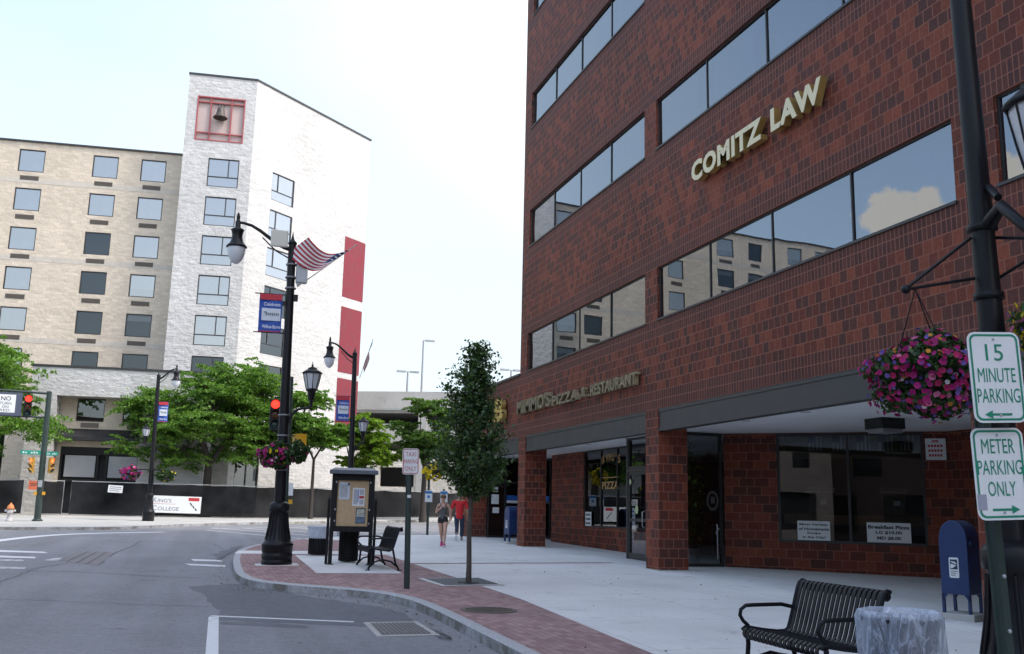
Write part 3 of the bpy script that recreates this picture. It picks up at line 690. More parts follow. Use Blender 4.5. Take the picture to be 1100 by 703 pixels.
# vestibule: glass box between pillar and shop
XV, Y1, Y2 = 11.36, 21.65, 24.62
FV = frame((XV, YE), (0, -1))
def door(fr, a, b, z0, z1, zt, name='door', w=.075):
    mb = MB(fr); y0, y1 = .0, .07
    mb.box((a, y0, z0), (b, y1, z0+.16)); mb.box((a, y0, z1-w), (b, y1, z1)); mb.box((a, y0, z0+.16), (a+w, y1, z1-w)); mb.box((b-w, y0, z0+.16), (b, y1, z1-w)); mb.box((a+w, y0+.01, z0+1.0), (b-w, y1-.01, z0+1.08))
    d = mb.build(name, M_BRONZE, bld, world=True)
    mb = MB(fr); mb.quad([(a+.03, .035, z0+.1), (b-.03, .037, z0+.1), (b-.03, .037, z1-.03), (a+.03, .035, z1-.03)]); mb.build('pane', M_SHOPGLASS, d, world=True)
    mb = MB(fr); h = b - .14; mb.tube([(h, -.01, z0+.85), (h, -.07, z0+.88), (h, -.07, z0+1.25), (h, -.01, z0+1.28)], .014, 6); mb.build('handle', M_GALV, d, world=True)
    if zt: glazing(fr, a, b, z1+.04, zt, [], name='transom_window', w=.05, y0=0, y1=.08, y=.04)
    return d
zb = gz(24)
mb = MB(FV); mb.box((s_(Y2), -.02, zb), (s_(Y2)+.09, .12, 3.58)); mb.box((s_(23.35), -.02, zb), (s_(23.35)+.09, .12, 3.58)); mb.box((s_(Y2)+.09, -.02, 2.64), (s_(23.35), .12, 2.72)); mb.build('door_frame', M_BRONZE, bld, world=True)
d1 = door(FV, s_(Y2)+.10, s_(23.35)-.01, zb+.01, 2.63, None)
mb = MB(); Mq = facing((XV-.005, 23.98, 1.62), (-1, 0)); mb.prism([(0.10*math.cos(i*.52), .12*math.sin(i*.52)) for i in range(12)], 0, .004, Mq); mb.prism([(-.40+0.06*math.cos(i*.52), .75+.08*math.sin(i*.52)) for i in range(12)], 0, .004, Mq); mb.build('decal', pm('faded_green_decal', (0.35, 0.42, 0.22), .6, .4, 30.), d1, world=True)
glazing(FV, s_(Y2)+.10, s_(23.35)-.01, 2.73, 3.57, [], name='transom_window', y0=0, y1=.08, y=.04)
glazing(FV, s_(23.35)+.09, s_(Y1), zb-.02, 3.57, [s_(22.5)], name='vestibule_window', y0=0, y1=.08, y=.04)
FS = frame((XV, Y1), (1, 0)); zc = gz(Y1)
glazing(FS, 0.09, 1.28, zc, 3.57, [], name='vestibule_window', w=.07, y0=0, y1=.09, y=.05)
mb = MB(); Mq = facing((12.36, Y1+.03, 1.88), (0, -1))
ring(mb, [(.17*math.cos(i*.314), .25*math.sin(i*.314)) for i in range(20)], [(.12*math.cos(i*.314), .18*math.sin(i*.314)) for i in range(20)], 0, Mq); mb.box((-.05, -.07, 0), (.06, .10, .003), Mq)
mb.build('emblem', pm('etched_grey_emblem', (.10, .095, .09), .6), bld, world=True)
mb = MB(); mb.tube([(12.42, Y1-.05, .45), (12.42, Y1-.08, .5), (12.42, Y1-.08, 1.25), (12.42, Y1-.05, 1.3)], .018, 8); mb.tube([(12.42, Y1-.05, 1.05), (12.36, Y1-.1, 1.1), (12.46, Y1-.1, 1.2)], .012, 6); mb.build('handle', M_GALV, bld, world=True)
# angled wall of the right-hand bay
FA = frame((12.70, 21.70), (3.9, -3.5)); AL = 5.24
aw = (1.32, 4.70, 0.92, 3.56)
mb = MB(FA); wall_open(mb, 0, AL, -.1, 3.58, [aw], .12); mb.build('shop_wall', M_BRICK, bld, world=True)
w2 = glazing(FA, *aw[:2], aw[2], aw[3], [3.0], w=.06)
ea = Vector((3.9, -3.5)).normalized(); na = Vector((-3.5, -3.9)).normalized()
def apt(s, off, z): q = Vector((12.70, 21.70)) + ea*s + na*off; return (q.x, q.y, z)
notice(apt(2.15, -.045, 1.20), na, .76, .48, ['Most Variety', 'of Homemade', 'Soups', 'in the City!'], parent=w2, sizes=[.88, .94, .42, .70], bold=.035)
notice(apt(3.85, -.045, 1.21), na, .97, .46, ['Breakfast Pizza', 'LG $10.00', 'MD $8.00'], parent=w2, sizes=[.94, .60, .54], bold=.04)
# valance with little flags behind the glass
mb = MB(FA); mb.box((aw[0]+.06, .15, 2.95), (2.96, .16, 3.55)); mb.box((3.04, .15, 2.95), (aw[1]-.06, .16, 3.55)); vl = mb.build('valance', pm('gold_lattice_cloth', (0.20, 0.165, 0.075), .9, .35, 26.0), w2, world=True)
mbw = MB(FA); mbr = MB(FA)
for s in (2.25, 2.82, 3.38, 3.88, 4.35):
    mbr.box((s-.18, .136, 3.35), (s-.02, .146, 3.52))
    for k in range(4): mbw.box((s-.16+k*.09, .136, 3.14), (s-.12+k*.09, .146, 3.34 if k < 2 else 3.52))
mbw.build('flag_stripe', pm('pale_flag_stripe', (.55, .55, .55), .8), vl, world=True); mbr.build('flag_canton', pm('navy_flag_canton', (.03, .04, .10), .8), vl, world=True)
M = facing(apt(3.87+.13, .012, 3.36), na)
mb = MB(); 
M = facing((16.0-.5+.62, 18.60, 3.12), na); M = facing(apt(4.97, .004, 3.16), na); mb.box((-.22, -.25, 0), (.22, .25, .012), M); pp = mb.build('notice', M_SIGNWHITE, bld, world=True)
mb = MB()
for zz, ww in ((.16, .07), (.05, .17), (-.06, .16), (-.17, .15)):
    for k in range(5): mb.box((-ww+k*ww*.4, zz, .012), (-ww+k*ww*.4+ww*.3, zz+.055, .0135), M)
mb.build('print', M_SIGNRED, pp, world=True)
# far end of the recess and the interior behind
mb = MB(); e = apt(AL, 0, 0); mb.quad([(e[0], e[1], -.1), (e[0]+.2, 2.0, -.1), (e[0]+.2, 2.0, 3.58), (e[0], e[1], 3.58)]); mb.build('shop_wall', M_BRICK, bld, world=True)
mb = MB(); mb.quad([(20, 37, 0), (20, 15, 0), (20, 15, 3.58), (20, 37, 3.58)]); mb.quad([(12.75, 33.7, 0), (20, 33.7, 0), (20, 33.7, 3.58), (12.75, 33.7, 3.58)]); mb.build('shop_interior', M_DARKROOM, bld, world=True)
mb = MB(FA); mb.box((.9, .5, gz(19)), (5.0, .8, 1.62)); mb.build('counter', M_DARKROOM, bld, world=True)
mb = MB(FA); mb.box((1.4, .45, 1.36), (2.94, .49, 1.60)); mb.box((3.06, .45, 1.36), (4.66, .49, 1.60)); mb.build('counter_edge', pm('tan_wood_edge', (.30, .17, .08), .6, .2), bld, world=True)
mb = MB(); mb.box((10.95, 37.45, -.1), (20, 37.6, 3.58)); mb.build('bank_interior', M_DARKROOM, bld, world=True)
mb = MB(); mb.box((10.9, 37.6, -.3), (32, 37.72, 3.96)); mb.build('wing_wall', M_BRICK, bld, world=True)
# bank storefront at the far end
zq = gz(36.7)
FK = frame((10.95, 36.75), (1, 0)); glazing(FK, 0.0, 2.2, zq, 3.56, [.75, 1.5], rails=(2.6,), name='bank_window', w=.07)
FK2 = frame((13.15, 36.75), (0, -1)); glazing(FK2, 0.0, 1.9, zq, 3.56, [1.0], name='bank_window', w=.07)
mb = MB(); mb.box((13.15, 33.8, 0), (13.35, 34.85, 3.58)); mb.box((12.60, 33.8, 0), (13.15, 33.96, 3.58)); mb.build('shop_wall', M_BRICK, bld, world=True)
M_BLUE = pm('bank_blue_strip', (0.02, 0.12, 0.42), .5); 
mb = MB(FK); mb.box((.80, .015, 1.90), (2.18, .028, 2.10)); st = mb.build('bank_strip', M_BLUE, bld, world=True)
mb = MB(FK); mb.box((.80, .013, 1.80), (2.18, .028, 1.90)); mb.build('white_band', M_SIGNWHITE, st, world=True)
mb = MB(FK2); mb.box((.05, .015, 1.90), (.95, .028, 2.10)); mb.build('bank_strip', M_BLUE, bld, world=True)
mb = MB(FK)
for (a, b, c, d) in ((.16, .46, 1.75, 2.12), (.22, .42, 2.22, 2.40), (.22, .48, 1.40, 1.62)): mb.box((a, .0, c), (b, .02, d))
mb.build('notice', M_PAPER, bld, world=True)
# ================================================================== DORMITORY (beige wing + entrance portal)
EB = (0.993, -0.118)
FBE = frame((-8.0, 66.0), EB)
def at_frame(Fm, s, y, z): return Fm @ Vector((s, y, z))
RZB = math.atan2(EB[1], EB[0])
GD = gz(64)
dorm = thing('dormitory_building', 'long beige block dormitory with square windows and white entrance portal', 'building', (-8, 66, GD))
cols = [2.78, -0.25, -4.80, -7.83, -12.38, -15.41, -19.96, -22.99, -27.54, -30.57, -35.1]
tops = [24.05 - 2.637*i for i in range(7)]
WW, WHB = 1.60, 1.52
S0, S1, TB = -40.0, 6.6, 24.55
opl = [(c, c+WW, t-WHB, t) for c in cols for t in tops] + [(-5.3, -3.1, 7.25, 10.1), (-6.6, -3.6, .9, 5.8)]
mb = MB(FBE); wall_open(mb, S0, S1, 0.0, TB, opl, .14); mb.quad([(S0, 0, 0), (S0, 0, TB), (S0, 14, TB), (S0, 14, 0)][::-1]); mb.quad([(S0, 14, 0), (S0, 14, TB), (S1, 14, TB), (S1, 14, 0)][::-1]); mb.quad([(S1, 14, 0), (S1, 14, TB), (S1, 0, TB), (S1, 0, 0)][::-1])
mb.build('wall', M_BEIGE, dorm, world=True)
mb = MB(FBE); mb.box((S0-.1, -.12, TB), (S1, 14.1, TB+.10)); mb.build('roof', M_BRONZE, dorm, world=True)
for z in (22.17-.19, 16.95-.19, 11.65-.19):
    mb = MB(FBE); mb.box((S0, -.012, z-.22), (S1, .0, z+.12)); mb.build('stone_band', M_BAND, dorm, world=True)
mb = MB(FBE); mb.quad([(S0+.1, .9, 0), (S1-.1, .9, 0), (S1-.1, .9, TB-.1), (S0+.1, .9, TB-.1)]); mb.build('dorm_interior', M_DARKROOM, dorm, world=True)
# one window, copied
def dorm_window_mesh(w, h, mull=False, f=.065):
    mb = MB(); y0, y1 = .05, .12
    mb.box((0, y0, 0), (w, y1, f)); mb.box((0, y0, h-f), (w, y1, h)); mb.box((0, y0, f), (f, y1, h-f)); mb.box((w-f, y0, f), (w, y1, h-f))
    if mull:
        mb.box((f, y0+.003, h*.36-f/2), (w-f, y1-.003, h*.36+f/2)); mb.box((w*.66-f/2, y0, h*.36+f/2), (w*.66+f/2, y1, h-f))
    fr = mb.data('window_frame_mesh', M_BRONZE)
    gl = []
    for k in range(3):
        mb = MB(); t = random.uniform(-.006, .006); q = random.uniform(-.004, .004)
        mb.quad([(.02, .09+t, .02), (w-.02, .09-t, .02), (w-.02, .09-t+q, h-.02), (.02, .09+t+q, h-.02)]); gl.append(mb.data('window_pane_mesh', M_DORMGLASS)); gl.append(mb.data('window_pane_mesh', M_DORMDARK))
    return fr, gl
def shade_mesh(w, h, drop):
    mb = MB(); mb.quad([(.04, .2, h*(1-drop)), (w-.04, .2, h*(1-drop)), (w-.04, .2, h-.03), (.04, .2, h-.03)]); return mb.data('shade_mesh', M_SHADE)
fm, gm = dorm_window_mesh(WW, WHB)
shades = [shade_mesh(WW, WHB, d) for d in (1.0, .62, .30)]
mb = MB(); mb.box((0, -.02, 0), (1.14, .0, .30)); 
for k in range(7): mb.box((.03, -.035, .03+k*.037), (1.11, -.02, .045+k*.037))
vent_me = mb.data('vent_mesh', pm('brown_louvre_vent', (.13, .11, .09), .6))
def put_window(par, Fm, rz, fm, gm, s, z, name='window', sh=None, shm=None):
    wn = inst(fm, name, par, at_frame(Fm, s, 0, z), rz)
    def sub(me, nm):
        o = bpy.data.objects.new(nm, me); C.objects.link(o); o.parent = wn; return o
    sub(random.choice(gm[0::2] if sh == 0 or (sh is not None and random.random() < .4) else gm[1::2]), 'pane')
    if sh is not None: sub(shm[sh], 'shade')
    return wn
SHD = {0: [0, 0, 0, 1, 2, None, 2], 1: [0, 0, None, None, None, None, None], 2: [0, 0, 0, 0, 0, 1, 2]}
for ci, c in enumerate(cols):
    for ti, t in enumerate(tops):
        sh = SHD[ci][ti] if ci in SHD else random.choice([0, 0, 1, 2, None])
        put_window(dorm, FBE, RZB, fm, gm, c, t-WHB, sh=sh, shm=shades)
        if t - WHB - .55 > 9.3 and ti < 6: inst(vent_me, 'vent', dorm, at_frame(FBE, c+.22, 0, t-WHB-.58), RZB)
fm2, gm2 = dorm_window_mesh(2.2, 2.85); put_window(dorm, FBE, RZB, fm2, gm2, -5.3, 7.25)
fm2, gm2 = dorm_window_mesh(3.0, 4.9); put_window(dorm, FBE, RZB, fm2, gm2, -6.6, .9)
# white portal in front
FP = frame((-6.0, 60.5), EB)
mb = MB(FP); PZ = 9.12
wall_open(mb, -3.62, 6.3, .3, PZ, [(-2.15, 2.62, .3, 7.48)], 1.1)
mb.quad([(-3.62, 0, .3), (-3.62, 0, PZ), (-3.62, 5.2, PZ), (-3.62, 5.2, .3)][::-1]); mb.quad([(-3.62, 0, PZ), (6.3, 0, PZ), (6.3, 5, PZ), (-3.62, 5, PZ)][::-1]); mb.quad([(6.3, 0, .3), (6.3, 3.4, .3), (6.3, 3.4, PZ), (6.3, 0, PZ)][::-1])
pt = mb.build('entrance_portal', M_WHITE, dorm, world=True)
mb = MB(FP); mb.box((-3.7, -.06, PZ), (6.36, 5.0, PZ+.13)); mb.build('coping', M_BRONZE, pt, world=True)
mb = MB(FP); wall_open(mb, -2.15, 2.62, .3, 7.48, [(-1.25, .30, 6.10, 7.46), (1.35, 2.60, 6.10, 7.46), (-1.9, 2.5, .35, 4.6)], .12, y=1.1); mb.build('portal_back_wall', M_BEIGE, pt, world=True)
for a, b in ((-1.25, .30), (1.35, 2.60)):
    mb = MB(FP); mb.box((a, 1.15, 6.10), (b, 1.2, 6.16)); mb.box((a, 1.15, 7.40), (b, 1.2, 7.46)); mb.box((a, 1.15, 6.16), (a+.05, 1.2, 7.4)); mb.box((b-.05, 1.15, 6.16), (b, 1.2, 7.4)); o = mb.build('window', M_BRONZE, dorm, world=True)
    mb = MB(FP); mb.quad([(a+.02, 1.18, 6.12), (b-.02, 1.18, 6.12), (b-.02, 1.18, 7.44), (a+.02, 1.18, 7.44)]); mb.build('pane', M_SHOPGLASS, o, world=True)
    mb = MB(FP); mb.box((a+.3, 1.075, 5.74), (b-.25, 1.098, 6.02)); mb.build('vent', MATS['brown_louvre_vent'], dorm, world=True)
mb = MB(FP); mb.add([(-2.12, 1.09, 5.66), (2.6, 1.09, 5.66), (2.6, .35, 5.15), (-2.12, .35, 5.15), (-2.12, .35, 4.95), (2.6, .35, 4.95), (2.6, 1.09, 4.95), (-2.12, 1.09, 4.95)],
    [(0, 3, 2, 1), (3, 4, 5, 2), (4, 7, 6, 5), (0, 7, 4, 3), (1, 2, 5, 6)]); mb.build('awning', pm('black_awning', (.022, .022, .024), .55, .2, 3.), dorm, world=True)
mb = MB(FP); mb.box((-1.9, 1.16, 4.15), (2.5, 1.22, 4.6)); mb.box((-1.9, 1.16, 2.55), (2.5, 1.22, 2.75))
for s in (-1.9, .14, .62, 2.4): mb.box((s, 1.13, .35), (s+.12, 1.23, 4.6))
mb.build('storefront_frame', M_BLACKM, dorm, world=True)
for a, b in ((-1.62, .06), (.80, 2.40)):
    mb = MB(FP); mb.box((a, 1.19, 2.85), (b, 1.2, 4.1)); mb.build('whitened_window', pm('whitewashed_glass', (.42, .43, .45), .5, .06, 2.), dorm, world=True)
mb = MB(FP); mb.quad([(-1.9, 1.6, .3), (2.5, 1.6, .3), (2.5, 1.6, 4.6), (-1.9, 1.6, 4.6)]); mb.build('dorm_interior', M_DARKROOM, dorm, world=True)

# ================================================================== WHITE TOWER
tower = thing('white_tower', 'tall white block tower with bell niche and red panels beside beige dormitory', 'building', (-1, 63, GD))
FT = frame((-1.0, 63.0), EB); TT = 29.5
TA, TBs = -1.60, 2.77
cn = at_frame(FT, TBs, 0, 0)
ES = (0.751, 0.660); FSD = frame((cn.x, cn.y), ES); RZS = math.atan2(ES[1], ES[0]); SL = 11.98
ttops = [23.80 - 2.632*i for i in range(6)]
NI = (-.97, 2.10, 24.97, 28.05)
opf = [(0.03, 2.0, t-1.95, t) for t in ttops] + [NI, (-.35, 1.35, .9, 4.55)]
ops_ = [(1.95, 4.10, t-1.95, t) for t in [23.72 - 2.632*i for i in range(6)]] + [(.55, 2.6, .9, 5.35)]
mb = MB(FT); wall_open(mb, TA, TBs, 0.3, TT, opf, .16); mb.quad([(TA, 0, .3), (TA, 0, TT), (TA, 9, TT), (TA, 9, .3)][::-1])
mb.M = FSD; wall_open(mb, 0, SL, .3, TT, ops_, .16); mb.quad([(SL, 0, .3), (SL, 0, TT), (SL, 9, TT), (SL, 9, .3)])
mb.M = None
a = at_frame(FT, TA, 9, 0); b = at_frame(FSD, SL, 9, 0)
mb.quad([(a.x, a.y, .3), (a.x, a.y, TT), (b.x, b.y, TT), (b.x, b.y, .3)])
mb.build('wall', M_WHITE, tower, world=True)
p0 = at_frame(FT, TA-.06, -.06, 0); p1 = at_frame(FT, TBs+.02, -.07, 0); p2 = at_frame(FSD, SL+.06, -.07, 0)
mb = MB(); mb.prism([(p0.x, p0.y), (p1.x, p1.y), (p2.x, p2.y), (b.x, b.y), (a.x, a.y)], TT, TT+.12); mb.build('roof', M_BRONZE, tower, world=True)
mb = MB(FT); mb.quad([(TA+.1, .8, .3), (TBs-.1, .8, .3), (TBs-.1, .8, 24.4), (TA+.1, .8, 24.4)]); mb.M = FSD; mb.quad([(.6, .8, .3), (SL-.1, .8, .3), (SL-.1, .8, 24.4), (.6, .8, 24.4)]); mb.build('tower_interior', M_DARKROOM, tower, world=True)
fmt, gmt = dorm_window_mesh(1.97, 1.95, True); fms, gms = dorm_window_mesh(2.15, 1.95, False)
# side windows: narrow light on the left
mb = MB(); w, h, f = 2.15, 1.95, .06; y0, y1 = .05, .12
mb.box((0, y0, 0), (w, y1, f)); mb.box((0, y0, h-f), (w, y1, h)); mb.box((0, y0, f), (f, y1, h-f)); mb.box((w-f, y0, f), (w, y1, h-f)); mb.box((f, y0+.003, h*.36-f/2), (w-f, y1-.003, h*.36+f/2)); mb.box((w*.30-f/2, y0, h*.36+f/2), (w*.30+f/2, y1, h-f))
fms = mb.data('window_frame_mesh', M_BRONZE)
sh_t = [shade_mesh(1.97, 1.95, d) for d in (.99, .6)]; sh_s = [shade_mesh(2.15, 1.95, d) for d in (.99, .6)]
for i, t in enumerate(ttops): put_window(tower, FT, RZB, fmt, gmt, .03, t-1.95, sh=0 if i < 5 else None, shm=sh_t)
for i, t in enumerate([23.72 - 2.632*i for i in range(6)]): put_window(tower, FSD, RZS, fms, gms, 1.95, t-1.95, sh=(0, 0, 1, None, None, None)[i], shm=sh_s)
for Fm, a_, b_, c_, d_ in ((FT, -.35, 1.35, .9, 4.55), (FSD, .55, 2.6, .9, 5.35)):
    mb = MB(Fm); mb.box((a_, .05, c_), (a_+.07, .14, d_)); mb.box((b_-.07, .05, c_), (b_, .14, d_)); mb.box((a_+.07, .05, d_-.08), (b_-.07, .14, d_)); mb.box(((a_+b_)/2-.04, .06, c_), ((a_+b_)/2+.04, .13, d_-.08)); o = mb.build('window', M_BRONZE, tower, world=True)
    mb = MB(Fm); mb.quad([(a_+.03, .1, c_), (b_-.03, .1, c_), (b_-.03, .1, d_-.03), (a_+.03, .1, d_-.03)]); mb.build('pane', M_SHOPGLASS, o, world=True)
# bell niche: recess with crimson grid
a_, b_, c_, d_ = NI
mb = MB(FT); mb.quad([(a_, .16, c_), (b_, .16, c_), (b_, .16, d_), (a_, .16, d_)]); mb.build('niche_back', pm('pale_tan_render', (.50, .40, .37), .85, .05, 2.), tower, world=True)
mb = MB(FT); w = .075
mb.box((a_, -.03, c_), (b_, .10, c_+w)); mb.box((a_, -.03, d_-w), (b_, .10, d_)); mb.box((a_, -.03, c_+w), (a_+w, .10, d_-w)); mb.box((b_-w, -.03, c_+w), (b_, .10, d_-w))
for s in (a_+.85, b_-.90): mb.box((s, .0, c_+w), (s+.07, .12, d_-w))
xs = [a_+w, a_+.85, a_+.92, b_-.90, b_-.83, b_-w]
for z in (c_+.52, d_-.42):
    for k in (0, 2, 4): mb.box((xs[k], .005, z), (xs[k+1], .115, z+.07))
mb.build('niche_grid', M_TRIMRED, tower, world=True)
cb = at_frame(FT, (a_+b_)/2+.02, -.28, 26.62)
bell = thing('bell', 'dark bronze bell hanging in the crimson gridded niche of the tower', 'bell', cb)
mb = MB(); mb.lathe([(.03, .62), (.16, .60), (.22, .50), (.26, .25), (.33, .06), (.45, -.08), (.47, -.12), (.42, -.12), (.36, -.02)], 20); mb.build('bell_body', pm('tarnished_bronze', (.075, .06, .052), .55, .4, 8., metal=.2), bell)
mb = MB(); mb.tube([(0, 0, .6), (0, 0, .82)], .04, 6); mb.tube([(-.5, 0, .78), (.5, 0, .84)], .035, 6); mb.tube([(.2, 0, .82), (.2, .44, .9)], .03, 6); mb.tube([(-.2, 0, .80), (-.2, .44, .9)], .03, 6); mb.build('yoke', M_BRONZE, bell)
mb = MB(); mb.tube([(0, 0, .3), (0, 0, -.16)], [.02, .03], 6); mb.sphere((0, 0, -.18), .07, 8, 6); mb.build('clapper', M_BRONZE, bell)
for z0, z1 in ((16.62, 21.2), (11.05, 15.9), (6.2, 10.62)):
    mb = MB(FSD); mb.box((9.66, -.02, z0), (12.0, .0, z1)); mb.build('crimson_panel', M_RED, tower, world=True)

# ================================================================== PARKING GARAGE
gd = Vector((.9, -.43)).normalized(); FG = frame((9.0, 78.0), gd); GG = gz(76)
gar = thing('parking_garage', 'low pale concrete parking garage with open decks behind the street trees', 'building', (9, 78, GG))
M_WARMBLOCK = splitface_mat('cream_split_block', (0.66, 0.62, 0.56), (.56, .53, .48), .6)
gs0, gs1 = 1.2, 40.0
mb = MB(FG); mb.box((gs0, 0, 9.25), (gs1, .35, 10.62)); mb.build('parapet', M_GARAGE, gar, world=True)
mb = MB(FG); mb.box((gs0, .15, 6.55), (gs1, .5, 8.05)); mb.build('parapet', M_GARAGE, gar, world=True)
mb = MB(FG); mb.box((gs0, .5, 8.95), (gs1, 24, 9.24)); mb.box((gs0, .51, 6.4), (gs1, 24, 6.6)); mb.build('deck', M_GARAGE, gar, world=True)
for s in (8.1, 17, 26, 35):
    mb = MB(FG); mb.box((s, -.12, 0), (s+.7, .14, 9.24)); mb.build('column', M_GARAGE, gar, world=True)
mb = MB(FG); wall_open(mb, gs0, 12.0, .3, 5.9, [(5.1, 7.9, 3.1, 4.62)], .5); mb.build('wall', M_WARMBLOCK, gar, world=True)
mb = MB(FG); mb.box((12.0, .3, .3), (gs1, .6, 2.6)); mb.box((12.0, .28, 3.9), (gs1, .6, 5.2)); mb.build('parapet', M_GARAGE, gar, world=True)
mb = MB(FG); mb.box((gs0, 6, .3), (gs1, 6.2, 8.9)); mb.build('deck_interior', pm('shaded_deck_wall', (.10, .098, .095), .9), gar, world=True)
mb = MB(FG); mb.quad([(gs0, 0, .3), (gs0, 0, 10.6), (gs0, 24, 10.6), (gs0, 24, .3)][::-1]); mb.quad([(gs0, 24, .3), (gs0, 24, 9), (gs1, 24, 9), (gs1, 24, .3)][::-1]); mb.build('wall', M_GARAGE, gar, world=True)
M_POLE = pm('grey_painted_pole', (.30, .31, .33), .5)
def deck_lamp(label, s, y, h, arms):
    p = at_frame(FG, s, y, 10.5 if y < .4 else 9.24); t = thing('deck_lamp', label, 'lamp post', p, group=None)
    mb = MB(); mb.tube([(0, 0, 0), (0, 0, h)], [.10, .07], 8); mb.build('pole', M_POLE, t)
    for sg in arms:
        mb = MB(); mb.cbox((sg*.55, 0, h), (.7, .28, .14)); mb.box((0, -.03, h-.03), (sg*.25, .03, h+.03)); mb.build('lamp_head', M_POLE, t)
deck_lamp('tall grey single headed lamp post on the garage roof deck', 8.2, .2, 4.3, (1,))
deck_lamp('short grey double headed lamp post on the garage roof deck', 7.0, .25, 1.75, (-1, 1))
p = Vector((23.2, 71.0, 0)); 
deck_lamp('grey lamp just showing beside the corner of the brick office', 15.4, .2, 1.9, (-1, 1))

# ================================================================== FENCE WITH BLACK WINDSCREEN
def fabric_mat():
    m, nt, out = nodes('black_windscreen_mesh')
    n = N(nt, 'ShaderNodeTexNoise', Scale=.7, Detail=5.); L(nt, pos(nt), n.inputs['Vector'])
    r = ramp(nt, n.outputs['Fac'], [(.3, (.006, .007, .008)), (.7, (.030, .031, .034))])
    d = N(nt, 'ShaderNodeBsdfPrincipled', Roughness=.9); d.inputs['Specular IOR Level'].default_value = .08; L(nt, r.outputs[0], d.inputs['Base Color'])
    t = N(nt, 'ShaderNodeBsdfTransparent'); mx = nt.nodes.new('ShaderNodeMixShader'); mx.inputs[0].default_value = .025
    L(nt, d.outputs[0], mx.inputs[1]); L(nt, t.outputs[0], mx.inputs[2]); L(nt, mx.outputs[0], out.inputs[0]); return m
M_FAB = fabric_mat()
def fence(label, pts, h=1.80, post=2.9, loose=.05):
    p0 = pts[0]; t = thing('construction_fence', label, 'fence', (p0[0], p0[1], gz(p0[1])))
    P = []
    for i in range(len(pts)-1):
        a, b = Vector(pts[i]), Vector(pts[i+1]); n = max(1, round((b-a).length/post))
        for k in range(n): P.append(a.lerp(b, k/n))
    P.append(Vector(pts[-1]))
    mb = MB(); fab = []
    for i in range(len(P)-1):
        for k in range(8):
            q = P[i].lerp(P[i+1], k/8); tt = (P[i+1]-P[i]).normalized(); sag = -.05*math.sin(math.pi*k/8); bow = loose*math.sin(math.pi*k/8)*random.uniform(.3, 1) - .06
            fab.append((q.x + tt.y*bow*-1, q.y + tt.x*bow, sag))
    q = P[-1]; fab.append((q.x, q.y-.06, 0))
    vs = []; fs = []
    for x, y, s in fab:
        for k, zz in enumerate((.06, .55, 1.05, h+s)): vs.append((x + random.uniform(-.015, .015), y + random.uniform(-.03, .03), gz(y)+zz))
    for i in range(len(fab)-1):
        for k in range(3): fs.append((4*i+k, 4*i+4+k, 4*i+5+k, 4*i+1+k))
    mb.add(vs, fs, True); mb.build('windscreen', M_FAB, t, world=True)
    for q in P:
        mb = MB(); mb.tube([(q.x, q.y, gz(q.y)), (q.x, q.y, gz(q.y)+h+.06)], .026, 6); mb.build('post', M_GALV, t, world=True)
    mb = MB(); mb.tube([(q.x, q.y, gz(q.y)+h+.02) for q in P], .022, 6); mb.build('top_rail', M_GALV, t, world=True)
    return t
fence('long black windscreen fence running along the far kerb', [(-6.5, 57.9), (-2.9, 57.75), (2.1, 58.3), (7.0, 60.6), (14.5, 66.6), (27, 78)])
fence('short return of black windscreen fence beside the signal pole', [(-7.95, 57.2), (-6.9, 57.9)], post=1.5)
fence('black windscreen fence with orange placard behind the hydrant', [(-24, 57.3), (-8.75, 57.0)])
def plate(name, label, cat, p, n, w, h, mat, tilt=0.0):
    t = thing(name, label, cat, p); M = facing((0, 0, 0), n) @ Matrix.Rotation(tilt, 4, 'Z'); mb = MB(); mb.box((-w/2, -h/2, -.008), (w/2, h/2, .008), M); mb.build('panel', mat, t); return t, M
def fz(px, py, Y):  # survey helper: point seen at a pixel on the plane at distance Y
    d = ray(px, py); k = Y/d.y; return Vector((d.x*k, Y, EYE + d.z*k))
p = fz(36, 521.5, 56.8); t, M = plate('placard', 'small orange placard tied to black fence behind the hydrant', 'placard', p, (0, -1), .48, .46, pm('faded_orange', (.55, .13, .06), .6, .15, 8.))
mb = MB(); mb.box((-.17, .06, .01), (.17, .10, .012), M); mb.box((-.17, -.02, .01), (.14, .02, .012), M); mb.build('print', M_INK, t)
p = fz(124, 525.5, 57.5); t, M = plate('notice_board', 'small white notice wired to the top of the black fence', 'notice', p, (0, -1), .75, .40, M_SIGNWHITE, -.04)
mb = MB(); mb.box((-.3, .08, .01), (.3, .12, .012), M); mb.box((-.3, -.02, .01), (.3, .02, .012), M); mb.box((-.3, -.12, .01), (.2, -.08, .012), M); mb.build('print', pm('pale_grey_print', (.25, .25, .27), .7), t)
p = fz(189.5, 542.3, 57.45); t, M = plate('college_banner', "white KING'S COLLEGE banner strung on the black fence", 'banner', p, (0, -1), 2.62, .93, M_SIGNWHITE, -.012)
mb = MB(); put_text(mb, 'K', -1.24, .10, .20, .26, M, .01, z=.011); put_text(mb, "ING'S", -1.0, .10, .72, .20, M, .01, z=.011); put_text(mb, 'C', -1.24, -.34, .22, .26, M, .01, z=.011); put_text(mb, 'OLLEGE', -.97, -.34, 1.12, .20, M, .01, z=.011); mb.build('lettering', pm('grey_banner_ink', (.22, .22, .26), .6), t)
mb = MB(); mb.box((-1.24, .015, .011), (-.05, .03, .013), M); mb.box((.62, .22, .011), (1.20, .40, .013), M); mb.build('red_mark', M_SIGNRED, t)
mb = MB()
for k in range(3): mb.quad([(.68+k*.15, .12-k*.15, .011), (.76+k*.15, .12-k*.15, .011), (.86+k*.13, -.03-k*.14, .011), (.80+k*.13, -.05-k*.14, .011)], M)
mb.build('black_mark', M_INK, t)
